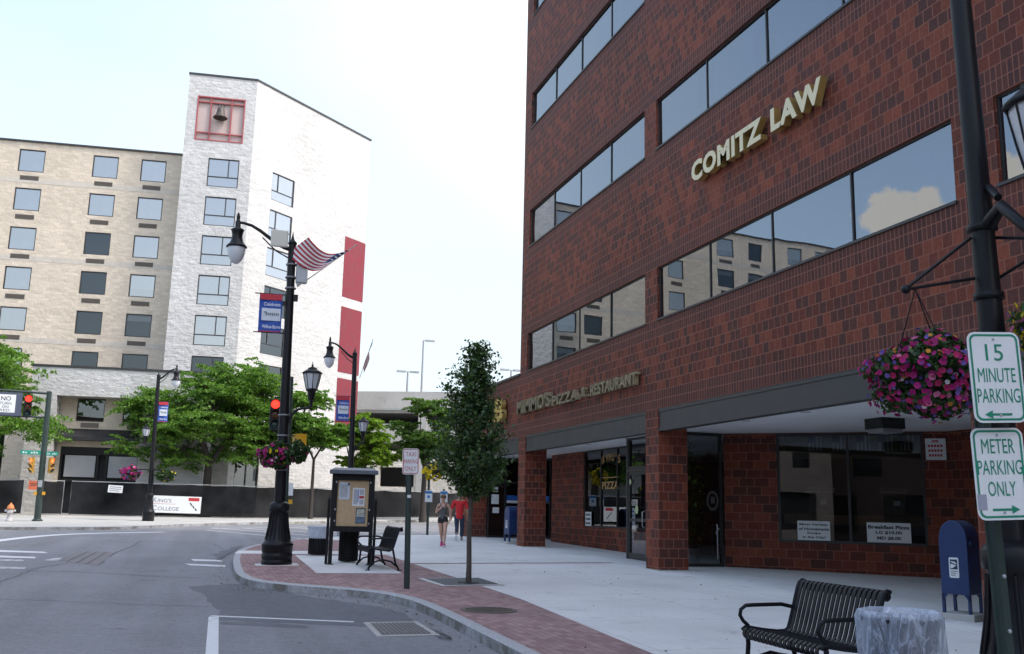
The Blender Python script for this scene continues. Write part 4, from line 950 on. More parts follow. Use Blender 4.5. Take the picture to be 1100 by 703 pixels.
# ================================================================== SIGNS ON THE BRICK BUILDING
def wall_letters(name, label, s_text, Yl, Yr, z0, h, face, side, depth, gap, bold, off=X0):
    """raised channel letters along the facade; returns the thing"""
    t = thing(name, label, 'sign', (off - gap, Yl, z0))
    Mf = facing((off - gap, Yl, z0), (-1, 0))
    mb = MB(); put_text(mb, s_text, 0, 0, Yl-Yr, h, Mf, bold=bold, depth=depth, z=0); mb.build('letter_side', side, t, world=True)
    mb = MB(); put_text(mb, s_text, 0, 0, Yl-Yr, h, Mf, bold=bold, z=depth+.004); mb.build('letter_face', face, t, world=True)
    mb = MB()
    n = len(s_text)
    for k in range(n):
        if s_text[k] == ' ': continue
        a = (k+.5)/n*(Yl-Yr)
        for zz in (.12, .8): mb.tube([(off, Yl-a, z0+h*zz), (off-gap-.005, Yl-a, z0+h*zz)], .008, 5, smooth=False)
    mb.build('standoff', M_BRONZE, t, world=True); return t
tl = thing('law_office_sign', 'ivory and gold raised letters reading COMITZ LAW on the upper brick wall', 'sign', (X0-.05, 18.22, 8.78))
for txt, a, b in (('COMITZ', 18.16, 15.34), ('LAW', 15.02, 13.42)):
    Mf = facing((X0-.05, a, 8.78), (-1, 0))
    mb = MB(); put_text(mb, txt, 0, 0, a-b, .47, Mf, bold=.044, depth=.15, space=1.08); mb.build('letter_side', M_GOLD, tl, world=True)
    mb = MB(); put_text(mb, txt, 0, 0, a-b, .47, Mf, bold=.044, z=.154, space=1.08); mb.build('letter_face', M_CREAM, tl, world=True)
    for k in range(len(txt)):
        y = a - (k+.5)/len(txt)*(a-b); mb = MB()
        for zz in (8.83, 9.17): mb.tube([(X0, y, zz), (X0-.055, y, zz)], .010, 5)
        mb.build('standoff', M_BRONZE, tl, world=True)
tn = thing('restaurant_sign', "weathered brass letters reading MIMMO'S PIZZA & RESTAURANT above the arcade beam", 'sign', (X0-.05, 30.42, 4.62))
for txt, a, b, z0, h in (("MIMMO'S", 30.40, 27.22, 4.66, .46), ('PIZZA', 27.02, 24.95, 4.64, .30), ('&', 24.72, 24.33, 4.66, .28), ('.', 24.22, 24.15, 4.66, .05), ('RESTAURANT', 24.02, 21.12, 4.62, .32)):
    Mf = facing((X0-.05, a, z0), (-1, 0))
    mb = MB(); put_text(mb, txt, 0, 0, a-b, h, Mf, bold=.03, depth=.12); mb.build('letter_side', M_BRASSOLD, tn, world=True)
    mb = MB(); put_text(mb, txt, 0, 0, a-b, h, Mf, bold=.03, z=.124); mb.build('letter_face', pm('dull_brass_face', (.20, .17, .105), .45, .5, 6., metal=.4), tn, world=True)
    mb = MB()
    for k in range(len(txt)):
        y = a - (k+.5)/len(txt)*(a-b); mb.tube([(X0, y, z0+h*.5), (X0-.055, y, z0+h*.5)], .008, 5)
    mb.build('standoff', M_BRONZE, tn, world=True)
tb = thing('bank_sign', 'large gold serif initials CB on the low brick wing behind the young tree', 'sign', (X0-.05, 34.4, 4.62))
for ch, a, b in (('C', 34.35, 33.25), ('B', 32.85, 31.85)):
    Mf = facing((X0-.05, a, 4.60), (-1, 0))
    mb = MB(); put_text(mb, ch, 0, 0, a-b, .80, Mf, bold=.045, depth=.16); mb.build('letter_side', M_GOLD, tb, world=True)
    mb = MB(); put_text(mb, ch, 0, 0, a-b, .80, Mf, bold=.03, z=.164); mb.build('letter_face', pm('bright_gold_face', (.55, .36, .09), .4, .1), tb, world=True)

# ================================================================== LAMPS
M_GLOBE = pm('frosted_lamp_globe', (.62, .64, .67), .25, .04, 3., spec=.5)
M_LANT = pm('frosted_lantern_glass', (.55, .57, .60), .3, .05, 6.)
def lamp_base_prof():
    return [(.325, 0), (.325, .10), (.31, .12), (.325, .14), (.325, .24), (.31, .26), (.325, .28), (.325, .40), (.345, .43), (.30, .47), (.27, .52), (.235, .64), (.205, .82), (.188, 1.0), (.182, 1.12), (.215, 1.14), (.22, 1.20), (.22, 1.27), (.19, 1.31), (.14, 1.34)]
def scaled(prof, k, kz=1): return [(r*k, z*kz) for r, z in prof]
def pendant(t, c, k=1.0):
    """tear-drop street light hanging below c"""
    x, y, z = c; T = Matrix.Translation((x, y, z)) @ Matrix.Diagonal((k, k, k, 1))
    mb = MB(); mb.lathe([(.015, .25), (.03, .20), (.045, .12), (.03, .08), (.06, .04), (.06, -.10), (.115, -.13), (.15, -.16), (.13, -.20), (.115, -.28), (.12, -.36), (.155, -.46), (.215, -.52), (.235, -.555), (.20, -.57)], 18, T)
    o = mb.build('lamp_housing', M_BLACK, t)
    mb = MB(); mb.lathe([(.195, -.56), (.20, -.60), (.185, -.72), (.135, -.84), (.07, -.92), (.01, -.945)], 18, T); mb.build('globe', M_GLOBE, o)
    return o
def lantern(t, c, k=1.0, kx=1.0):
    """acorn lantern with roof and cage standing on c"""
    x, y, z = c; T = Matrix.Translation((x, y, z)) @ Matrix.Diagonal((k*kx, k*kx, k, 1))
    mb = MB(); mb.lathe([(.03, -.14), (.045, -.12), (.03, -.09), (.04, -.04), (.05, .03), (.04, .05), (.07, .12), (.095, .26), (.10, .33), (.135, .36), (.135, .40), (.12, .42)], 8, T, smooth=False)
    o = mb.build('lantern', M_BLACK, t)
    mb = MB(); mb.lathe([(.125, .42), (.165, .62), (.205, .86), (.20, .90)], 8, T, smooth=False); mb.build('lantern_glass', M_LANT, o)
    mb = MB(); mb.lathe([(.235, .895), (.245, .92), (.20, .96), (.13, 1.02), (.10, 1.05), (.11, 1.07), (.06, 1.09), (.02, 1.12), (.028, 1.16), (.012, 1.19), (.006, 1.28)], 16, T); mb.build('lantern_roof', M_BLACK, o)
    mb = MB()
    for j in range(8):
        a = 2*math.pi*j/8; mb.tube([(.132*math.cos(a), .132*math.sin(a), .41), (.172*math.cos(a), .172*math.sin(a), .62), (.215*math.cos(a), .215*math.sin(a), .90)], .009, 5, M=T)
    mb.build('cage', M_BLACK, o); return o
def banner(t, c, w, h, e, lines=True):
    """blue and red street banner on two rods; e = direction away from the pole"""
    M = frame((c[0], c[1], c[2]), e); o = None
    mb = MB(M); n = 6
    for i in range(n):
        a, b = w*i/n, w*(i+1)/n; ya, yb = .02*math.sin(i*1.1), .02*math.sin((i+1)*1.1)
        mb.quad([(a, ya, -h), (b, yb, -h), (b, yb, 0), (a, ya, 0)])
    o = mb.build('banner', pm('banner_blue', (.035, .10, .42), .7, .06), t)
    for nm, mat, z0, z1, x0, x1 in (('red_band', pm('banner_red', (.50, .035, .05), .7), -.16*h, -.01*h, .01, w-.01), ('red_band', MATS['banner_red'], -h+.01, -h+.035*h, .01, w-.01), ('white_panel', pm('banner_white', (.62, .66, .72), .7, .1, 8.), -.70*h, -.38*h, .06, w-.03)):
        for y in (-.03, .03):
            mb = MB(M); mb.quad([(x0, y, z0), (x1, y, z0), (x1, y, z1), (x0, y, z1)]); mb.build(nm, mat, o)
    if lines:
        Mt = M @ Matrix(((1, 0, 0, 0), (0, 0, -1, -.035), (0, 1, 0, 0), (0, 0, 0, 1)))
        mb = MB(); put_text(mb, 'Celebrate', .10, -.32*h, w*.72, .09*h, Mt, .01); put_text(mb, 'Wilkes-Barre', .08, -.90*h, w*.78, .09*h, Mt, .01); mb.build('banner_lettering', M_SIGNWHITE, o)
        mb = MB()
        for k in range(7): mb.box((w*(.30+.085*k), -.565*h, 0), (w*(.30+.085*k)+w*.05, -.50*h, .002), Mt)
        mb.box((w*.22, -.50*h, 0), (w*.34, -.47*h, .002), Mt); mb.build('banner_print', pm('banner_grey_print', (.12, .16, .18), .6), o)
    mb = MB(M); mb.tube([(-.10, 0, 0), (w+.12, 0, 0)], .014, 6); mb.tube([(-.10, 0, -h), (w+.12, 0, -h)], .014, 6); mb.build('banner_rod', M_BLACK, o)
    return o
def american_flag(name, label, base, tip, fly, h, droop=.25, group=None, dip=0.0, lift=0.0):
    """flag on an angled staff: canton by the staff tip, stripes along the fly"""
    t = thing(name, label, 'flag', base, group=group)
    b, tp = Vector(base), Vector(tip); d = (tp-b)
    mb = MB(); mb.tube([(0, 0, 0), d*.5, d], [.014, .012, .010], 6); mb.sphere(d, .022, 8, 6); mb.build('staff', pm('pale_staff', (.50, .46, .40), .5), t)
    u = d.normalized(); fl = Vector(fly)          # u runs along the staff, fl is the hanging direction of the cloth
    nrm = u.cross(fl).normalized(); NX, NY = 20, 13
    def P(i, j):                                  # i along the fly, j across the 13 stripes from the tip down the staff
        a, c = i/NX, j/NY
        p = d - u*h*c*1.0 + fl*a
        p = p + Vector((0, 0, -droop*a*a - dip*a + lift*a*a)) + nrm*(.075*math.sin(a*7.5 + c*2.6)*min(1, a*2.5)) - u*(h*(c-.5)*.18*a*-1)
        return p
    for nm, mat, sel in (('red_stripe', pm('flag_red', (.40, .03, .05), .8), 0), ('white_stripe', pm('flag_white', (.70, .70, .70), .8), 1)):
        mb = MB()
        for j in range(NY):
            if j % 2 != sel: continue
            for i in range(NX):
                if j < 7 and i < 8: continue
                mb.quad([P(i, j), P(i+1, j), P(i+1, j+1), P(i, j+1)])
        mb.build(nm, mat, t)
    mb = MB()
    for j in range(7):
        for i in range(8): mb.quad([P(i, j), P(i+1, j), P(i+1, j+1), P(i, j+1)])
    ct = mb.build('canton', pm('flag_navy', (.02, .03, .10), .8), t)
    mb = MB()
    for j in range(6):
        for i in range(7):
            if (i+j) % 2: continue
            for sg in (-1, 1):
                q = (P(i, j)+P(i+1, j)+P(i+1, j+1)+P(i, j+1))/4 + nrm*.006*sg; r_ = .02
                mb.quad([q+u*r_, q+fl.normalized()*r_, q-u*r_, q-fl.normalized()*r_])
    mb.build('star', MATS['flag_white'], ct); return t
LEAN = R(-.95)
def street_lamp(label, p, H, arm, lant, base_k=1.0, ban=None, arm_e=(-1, .0), lant_z=3.75, lant_x=.58, group='black street lamps along the corner', full=True, lean=LEAN, mast=True, pk_=1.0):
    t = thing('street_lamp', label, 'street lamp', p, group=group, rot=(0, lean, 0))
    mb = MB(); mb.lathe(scaled(lamp_base_prof(), base_k), 32, flute=0); b = mb.build('lamp_base', M_BLACK, t)
    mb = MB()
    for j in range(16):
        a = 2*math.pi*j/16; mb.tube([(.268*base_k*math.cos(a), .268*base_k*math.sin(a), .53*base_k), (.215*base_k*math.cos(a), .215*base_k*math.sin(a), .80*base_k), (.186*base_k*math.cos(a), .186*base_k*math.sin(a), 1.10*base_k)], .014, 5)
    mb.build('flute', M_BLACK, b)
    mb = MB(); mb.tube([(0, 0, 1.2*base_k), (0, 0, H*.5), (0, 0, H)], [.125*pk_, .105*pk_, .085*pk_], 20); mb.lathe([(.10, H), (.10, H+.04), (.05, H+.09), (.03, H+.14), (.02, H+.20), (.004, H+.30)], 12); po = mb.build('pole', M_BLACK, t)
    if full:
        pm('dull_steel_strap', (.22, .22, .23), .5, metal=.5)
        for z in (2.0, 2.75, 3.2, H-.5, H-.8, H-1.05):
            mb = MB(); mb.lathe([(.122, z), (.126, z+.005), (.126, z+.03), (.122, z+.035)], 18); mb.build('strap', MATS['dull_steel_strap'], po)
    if mast:
        ax, ay = arm_e; A = Vector((ax, ay, 0)); L_ = arm
        pts = [A*0.05 + Vector((0, 0, H-.12))] + [A*(L_*k) + Vector((0, 0, H-.12 + .52*(1-math.cos(math.pi*min(1, k*1.08)))/2)) for k in (.15, .3, .45, .6, .75, .9, 1.0)]
        mb = MB(); mb.tube(pts, [.05, .048, .045, .04, .037, .034, .032, .03], 10); mb.build('arm', M_BLACK, t)
        mb = MB(); mb.tube([A*.05+Vector((0, 0, H-.34)), A*(L_*.30)+Vector((0, 0, H-.18)), A*(L_*.55)+Vector((0, 0, H+.10))], .016, 8); mb.build('brace', M_BLACK, t)
        pendant(t, pts[-1] + Vector((0, 0, -.02)))
    lx = Vector((lant_x, -.05, lant_z))
    if lant:
        mb = MB(); mb.tube([(.08, 0, lant_z-.50), (.16, -.01, lant_z-.30), (.28, -.02, lant_z-.17), (.45, -.04, lant_z-.13), lx+Vector((0, 0, -.12))], [.032, .03, .028, .026, .024], 10); mb.tube([(.09, 0, lant_z-.2), (.18, -.01, lant_z-.27)], .014, 6); mb.build('bracket', M_BLACK, t)
        lantern(t, lx, .72, 1.3)
    if ban: banner(t, *ban)
    return t
L1 = Vector((1.76, 21.66, gz(21.66)))
lamp1 = street_lamp('tall black street lamp with utility boxes and banner in front of notice kiosk', L1, 7.12, 1.22, True, 1.0, ((-.66, 0, 5.93), .50, .88, (1, 0)), lant_z=3.52, lant_x=.57)
# banner hangs on the left of the pole: frame points away from the pole, so mirror its lettering frame
mb = MB(); mb.box((-.50, -.22, 6.98), (-.12, -.16, 7.38)); mb.build('antenna_panel', pm('cream_antenna_panel', (.62, .60, .52), .5), lamp1, bevel=.03)
mb = MB(); mb.box((.11, -.12, 6.22), (.36, .06, 6.72)); mb.box((.13, -.10, 6.16), (.2, 0, 6.22)); mb.build('equipment_box', pm('grey_equipment_box', (.42, .44, .45), .5, .05), lamp1, bevel=.015)
mb = MB(); mb.cbox((.12, -.05, 5.86), (.10, .12, .14)); mb.cbox((-.12, -.03, 5.72), (.08, .1, .1)); mb.build('photocell_box', M_BLACK, lamp1)
mb = MB(); mb.box((-.45, -.33, -.015), (.45, .33, .014)); mb.build('footing', M_CONC, lamp1)
a1 = Vector((1.80, 21.58, L1.z+6.12))
american_flag('flag', 'large drooping striped flag on pale staff across the near lamp post', a1, a1 + Vector((1.25, -.12, 1.08)), (-1.02, .10, .0), .72, .0, dip=1.0, lift=1.12)
L2 = Vector((5.42, 35.95, gz(35.9)))
lamp2 = street_lamp('black street lamp on the far kerb of the corner behind the kiosk', L2, 6.75, .95, True, .9, ((-.62, 0, 5.15), .48, .95, (1, 0)), lant_z=3.55, lant_x=.40, full=False)
a2 = L2 + Vector((.10, -.06, 5.95)); american_flag('flag', 'small furled striped flag on the second lamp post against the sky', a2 + Vector((0, 0, -.1)), a2 + Vector((.42, -.05, 1.40)), (-.10, .0, -.42), .95, .25)
mb = MB(); mb.lathe([(.42, -.02), (.42, .30), (.36, .34)], 4, smooth=False); mb.build('plinth', pm('grey_stone_plinth', (.28, .28, .275), .85, .15), lamp2)
L3 = Vector((-2.10, 49.9, gz(49.9)))
lamp3 = street_lamp('black street lamp with small banner before the college banner on far kerb', L3, 7.0, .82, True, .85, ((.10, 0, 5.75), .45, 1.0, (1, 0)), arm_e=(1, 0), lant_z=3.75, lant_x=-.38, full=False)
# near lamp by the right edge
LN = Vector((5.72, 5.66, gz(5.66)))
lamp4 = street_lamp('near black street lamp pole running out of frame beside parking signs', LN, 7.2, 1.2, False, 1.0, None, full=False, lean=R(-1.6), pk_=.84, mast=True, arm_e=(-.2, -1))
for z in (3.70, 3.16):
    mb = MB(); mb.lathe([(.098, z-.03), (.110, z-.026), (.110, z+.026), (.098, z+.03)], 20); mb.build('clamp', M_BLACK, lamp4)
lq = Vector((5.47, 5.06, 4.05)) - LN
mb = MB(); mb.tube([(-.02, -.10, 3.72), (-.10, -.30, 3.78), (-.12, -.52, 3.55), (lq.x+.17, lq.y-.09, lq.z-.58)], [.06, .045, .038, .03], 10); mb.tube([(0, -.1, 4.0), (-.08, -.26, 3.86)], .03, 8); mb.build('bracket', M_BLACK, lamp4)
lantern(lamp4, lq + Vector((.17, -.09, -.42)), .95)
mb = MB(); bt_ = Vector((5.03, 5.75, 3.26)) - LN
mb.tube([(-.10, .02, 3.62), bt_ + Vector((.02, 0, .02))], .014, 8); mb.tube([(-.10, .02, 3.30), bt_], .013, 8); mb.sphere(bt_, .035, 8, 6); mb.build('basket_bracket', M_BLACK, lamp4)
mb = MB(); bt2 = Vector((5.86, 5.14, 3.56)) - LN
mb.tube([(.08, -.04, 3.62), bt2], .013, 8); mb.tube([(.08, -.03, 3.30), bt2 - Vector((0, 0, .02))], .013, 8); mb.sphere(bt2, .035, 8, 6); mb.build('basket_bracket', M_BLACK, lamp4)

# ================================================================== TRAFFIC SIGNALS
M_YEL = pm('signal_yellow_paint', (.62, .33, .02), .45)
def lens_mat(n, c, e): return pm(n, c, .3, emit=c if e else None, estr=e)
M_REDON = pm('lit_red_lens', (.8, .03, .01), .3, emit=(1.0, .022, .012), estr=1.1)
M_REDDIM = pm('lit_hand_lens', (.6, .04, .01), .3, emit=(1.0, .12, .02), estr=1.0)
M_AMB = pm('unlit_amber_lens', (.10, .035, .008), .3); M_GRN = pm('unlit_green_lens', (.01, .035, .035), .3)
def signal_head(t, c, n, k=1.0, body=None, lit=True):
    M = Matrix.Translation(Vector(c)) @ facing((0, 0, 0), n) @ Matrix.Scale(k, 4)
    mb = MB(M)
    for j in range(3): mb.box((-.17, -.175 + (1-j)*.36, -.14), (.17, .175 + (1-j)*.36, .04))
    mb.tube([(0, .54, -.05), (0, .62, -.05)], .03, 8); mb.tube([(0, -.54, -.05), (0, -.62, -.05)], .03, 8)
    o = mb.build('signal_head', body or M_BLACKM, t)
    for j, mt in enumerate((M_REDON if lit else M_REDDIM, M_AMB, M_GRN)):
        T = M @ Matrix.Translation((0, (1-j)*.36, .045))
        mb = MB(); mb.lathe([(.15, 0), (.145, .015), (.10, .03), (.02, .038)], 16, T); mb.build('lens', mt, o)
        mb = MB(); vs = []; fs = []; K = 14
        for q in range(K+1):
            a = R(-25 + 230*q/K); vs += [(.155*math.cos(a), .155*math.sin(a), 0), (.155*math.cos(a), .155*math.sin(a), .06 + .16*max(0, math.sin(a)))]
        for q in range(K): fs.append((2*q, 2*q+2, 2*q+3, 2*q+1))
        mb.add(vs, fs, True, T); mb.build('visor', body or M_BLACKM, o)
    return o
def ped_head(t, c, n, k=1.0):
    M = Matrix.Translation(Vector(c)) @ facing((0, 0, 0), n) @ Matrix.Scale(k, 4)
    mb = MB(M); mb.box((-.21, -.22, -.12), (.21, .22, .04)); mb.box((-.21, .19, .04), (.21, .22, .16)); mb.box((-.21, -.15, .04), (-.18, .19, .15)); mb.box((.18, -.15, .04), (.21, .19, .15)); o = mb.build('pedestrian_head', M_YEL, t)
    mb = MB(M); mb.box((-.17, -.19, .041), (.17, .185, .05)); o2 = mb.build('lens', M_BLACKM, o)
    return o
SP = Vector((-6.55, 47.2, gz(47.2)))
sig = thing('traffic_signal_pole', 'dark green signal pole with overhead arm and lit red signal beside the hydrant', 'traffic signal', SP, rot=(0, LEAN, 0))
mb = MB(); mb.tube([(0, 0, 0), (0, 0, 5.72)], [.145, .11], 12); mb.lathe([(.22, 0), (.22, .05), (.16, .1)], 12); mb.build('pole', M_DGREEN, sig)
mb = MB(); mb.tube([(0, 0, 5.62), (-5.5, -.9, 5.78)], [.055, .045], 8); mb.tube([(0, 0, 4.55), (-5.5, -.9, 4.60)], [.045, .04], 8); mb.build('mast_arm', M_DGREEN, sig)
signal_head(sig, (-.78, -.25, 5.0), (.20, -1), .92)
M = facing((-1.63, -.37, 5.06), (.15, -1)); mb = MB(); mb.box((-1.0, -.50, -.10), (.62, .52, -.01), M); o = mb.build('sign_case', pm('slate_blue_sign_case', (.07, .085, .13), .5), sig)
mb = MB(); mb.box((-.85, -.37, -.008), (.36, .42, .0), M); o2 = mb.build('sign_face', M_SIGNWHITE, o)
mb = MB(); put_text(mb, 'NO', -.22, .15, .39, .19, M, .01, z=.004); put_text(mb, 'TURN', -.26, -.03, .46, .12, M, .0, z=.004); put_text(mb, 'ON', -.16, -.18, .26, .11, M, .0, z=.004); put_text(mb, 'RED', -.24, -.33, .40, .11, M, .0, z=.004); mb.build('lettering', M_INK, o2)
M_SGN = pm('street_name_green', (.0, .25, .17), .5)
for nm, x0, x1, z, n, txt in (('street_name_sign', -.90, -.10, 2.98, (.15, -1), 'Union St'), ('street_name_sign', .12, .62, 2.94, (-.15, -1), 'N Main')):
    M = facing(((x0+x1)/2, -.16, z), n); w = x1-x0; mb = MB(); mb.box((-w/2, -.09, -.006), (w/2, .09, .006), M); o = mb.build(nm, M_SGN, sig)
    mb = MB()
    for k in range(6):
        if k != 2: mb.box((-w*.40+k*w*.135, -.045, .007), (-w*.40+k*w*.135+w*.09, .045 - .025*(k % 2), .009), M)
    mb.build('lettering', pm('reflective_white_print', (.55, .62, .60), .5), o)
M_SH = pm('aged_yellow_housing', (.40, .22, .03), .5, .3, 8.)
signal_head(sig, (-.42, -.12, 2.42), (-.75, -.65), .62, M_SH, False); signal_head(sig, (.38, -.14, 2.42), (.80, -.6), .62, M_SH, False)
mb = MB(); mb.tube([(-.4, -.05, 2.42), (.38, -.05, 2.42)], .025, 6); mb.cbox((0, -.15, 1.62), (.16, .06, .30)); mb.build('bracket', M_GALV, sig)
mb = MB(); mb.cbox((-.16, -.10, 1.20), (.12, .12, .14)); mb.cbox((.17, -.10, 1.20), (.12, .12, .14)); mb.build('push_button', M_YEL, sig)
S2 = Vector((2.36, 27.4, gz(27.4)))
sg2 = thing('traffic_signal_pole', 'slender signal pole behind the near street lamp with red light and yellow box', 'traffic signal', S2, rot=(0, LEAN, 0))
mb = MB(); mb.tube([(0, 0, 0), (0, 0, 4.75)], [.085, .075], 12); mb.lathe([(.16, 0), (.16, .25), (.10, .32)], 12); mb.build('pole', M_DGREEN, sg2)
signal_head(sg2, (-.40, -.16, 3.66), (.0, -1), .78); mb = MB(); mb.tube([(-.40, -.2, 4.12), (0, 0, 4.17)], .025, 6); mb.tube([(-.40, -.2, 3.19), (0, 0, 3.07)], .025, 6); mb.build('bracket', M_BLACK, sg2)
ped_head(sg2, (.30, -.02, 2.95), (.9, .35), .9); mb = MB(); mb.tube([(0, 0, 3.1), (.22, 0, 3.1)], .02, 6); mb.build('bracket', M_BLACK, sg2)
mb = MB(); mb.cbox((.14, -.06, 1.62), (.12, .05, .34)); mb.build('button_sign', M_SIGNWHITE, sg2); mb = MB(); mb.cbox((.14, -.06, 1.28), (.11, .08, .12)); mb.build('push_button', M_YEL, sg2)

# ================================================================== SIGN POSTS
def channel_post(mb, h, w=.055, n=(0, -1), x=0, y=0, lean=0.0):
    M = Matrix.Translation((x, y, 0)) @ frame((0, 0, 0), (-n[1], n[0]) if False else (1, 0)) 
    poly = [(-w/2-.02, .012), (-w/2, .012), (-w*.28, -.022), (w*.28, -.022), (w/2, .012), (w/2+.02, .012), (w/2+.02, .005), (w*.58, .005), (w*.36, -.03), (-w*.36, -.03), (-w*.58, .005), (-w/2-.02, .005)]
    mb.prism([(p[0], p[1]) for p in poly][::-1], 0, h, M)
def road_sign(t, c, n, w, h, lines, ink, border=True, arrow=None, name='sign_plate', paper=None):
    """lines: (text, x, y, width, height) in sign coordinates from the centre"""
    M = facing(c, n); rr = rrect(w, h, .045*w/.305)
    mb = MB(); mb.prism(rr, -.003, .0, M); o = mb.build(name, paper or M_SIGNWHITE, t)
    mb = MB()
    if border: ring(mb, rrect(w-.022, h-.022, .036*w/.305), rrect(w-.044, h-.044, .028*w/.305), .002, M)
    for l in lines: put_text(mb, *l, M, .0, z=.002)
    if arrow:
        sg, y, L_ = arrow
        mb.box((-L_/2, y-.006, .0012), (L_/2, y+.006, .0022), M); tip = sg*(L_/2+.025); bk = sg*(L_/2-.02)
        mb.quad([(tip, y, .0025), (bk, y+.022, .0025), (bk, y-.022, .0025)], M)
    mb.build('legend', ink, o)
    mb = MB()
    for yy in (h*.42, -h*.42): mb.lathe([(.007, 0), (.007, .004), (.003, .006)], 8, M @ Matrix.Translation((0, yy, 0)))
    mb.build('bolt', M_GALV, o); return o
p = G(437, 633); p.z = gz(p.y)
tx = thing('parking_sign', 'white TAXI PARKING ONLY sign with red letters on dark green post', 'road sign', p, rot=(0, R(-1.4), 0))
mb = MB(); channel_post(mb, 2.05, .06); mb.build('post', M_DGREEN, tx)
road_sign(tx, (.02, -.04, 2.12), (-.05, -1), .285, .44, [('TAXI', -.09, .085, .18, .075), ('PARKING', -.12, -.035, .24, .07), ('ONLY', -.095, -.16, .19, .075)], M_SIGNRED)
mb = MB(); mb.cbox((0, -.045, 1.53), (.06, .03, .05)); mb.build('tag', M_PAPER, tx)
pq = Vector((4.16, 4.20, gz(4.2)))
pk = thing('parking_sign', 'dark green post carrying two green on white parking signs at right edge', 'road sign', pq, rot=(R(0.3), R(-2.6), 0))
mb = MB(); channel_post(mb, 2.5, .062); po = mb.build('post', M_DGREEN, pk)
mb = MB()
for z in (.93, 1.21): mb.sphere((0, -.035, z), .012, 8, 6)
mb.build('bolt', M_GALV, po)
nn = (-.16, -1.0); 
v15 = Vector((3.924, 3.94, 2.287)) - pq; vm = Vector((3.984, 4.02, 1.792)) - pq
def unlean(v): return Matrix.Rotation(R(2.6), 4, 'Y') @ v
road_sign(pk, unlean(v15), nn, .30, .475, [('15', -.052, .085, .10, .088), ('MINUTE', -.108, -.028, .216, .075), ('PARKING', -.122, -.135, .244, .075)], M_SIGNGREEN, arrow=(-1, -.195, .13))
road_sign(pk, unlean(vm), nn, .30, .475, [('METER', -.095, .105, .19, .075), ('PARKING', -.128, -.005, .256, .075), ('ONLY', -.080, -.115, .16, .075)], M_SIGNGREEN, arrow=(1, -.185, .13))
mb = MB(); M = facing(unlean(vm), nn); mb.box((-.145, -.185, .002), (-.095, -.105, .0035), M); mb.build('sticker', pm('grey_sticker', (.32, .33, .40), .5), pk)
for (px_, py_, h, lab) in ((459, 575, 2.9, 'blue topped white bus stop sign on the thin post left of jogger'), (475.5, 575.5, 1.82, 'blue topped white bus stop sign on the thin post behind jogger')):
    p = G(px_, py_); p.z = gz(p.y); t = thing('stop_sign_post', lab, 'road sign', p, rot=(0, R(-.5), 0), group='blue and white signs at the far kerb')
    mb = MB(); channel_post(mb, h, .06); mb.build('post', M_DGREEN, t)
    M = facing((0, -.04, 1.53), (0, -1)); mb = MB(); mb.box((-.15, -.23, -.004), (.15, .23, .0), M); o = mb.build('sign_plate', M_SIGNWHITE, t)
    mb = MB(); mb.box((-.15, .10, .001), (.15, .20, .004), M); mb.box((-.05, -.08, .001), (.05, .03, .004), M); mb.build('legend', pm('sign_blue', (.03, .20, .50), .5), o)

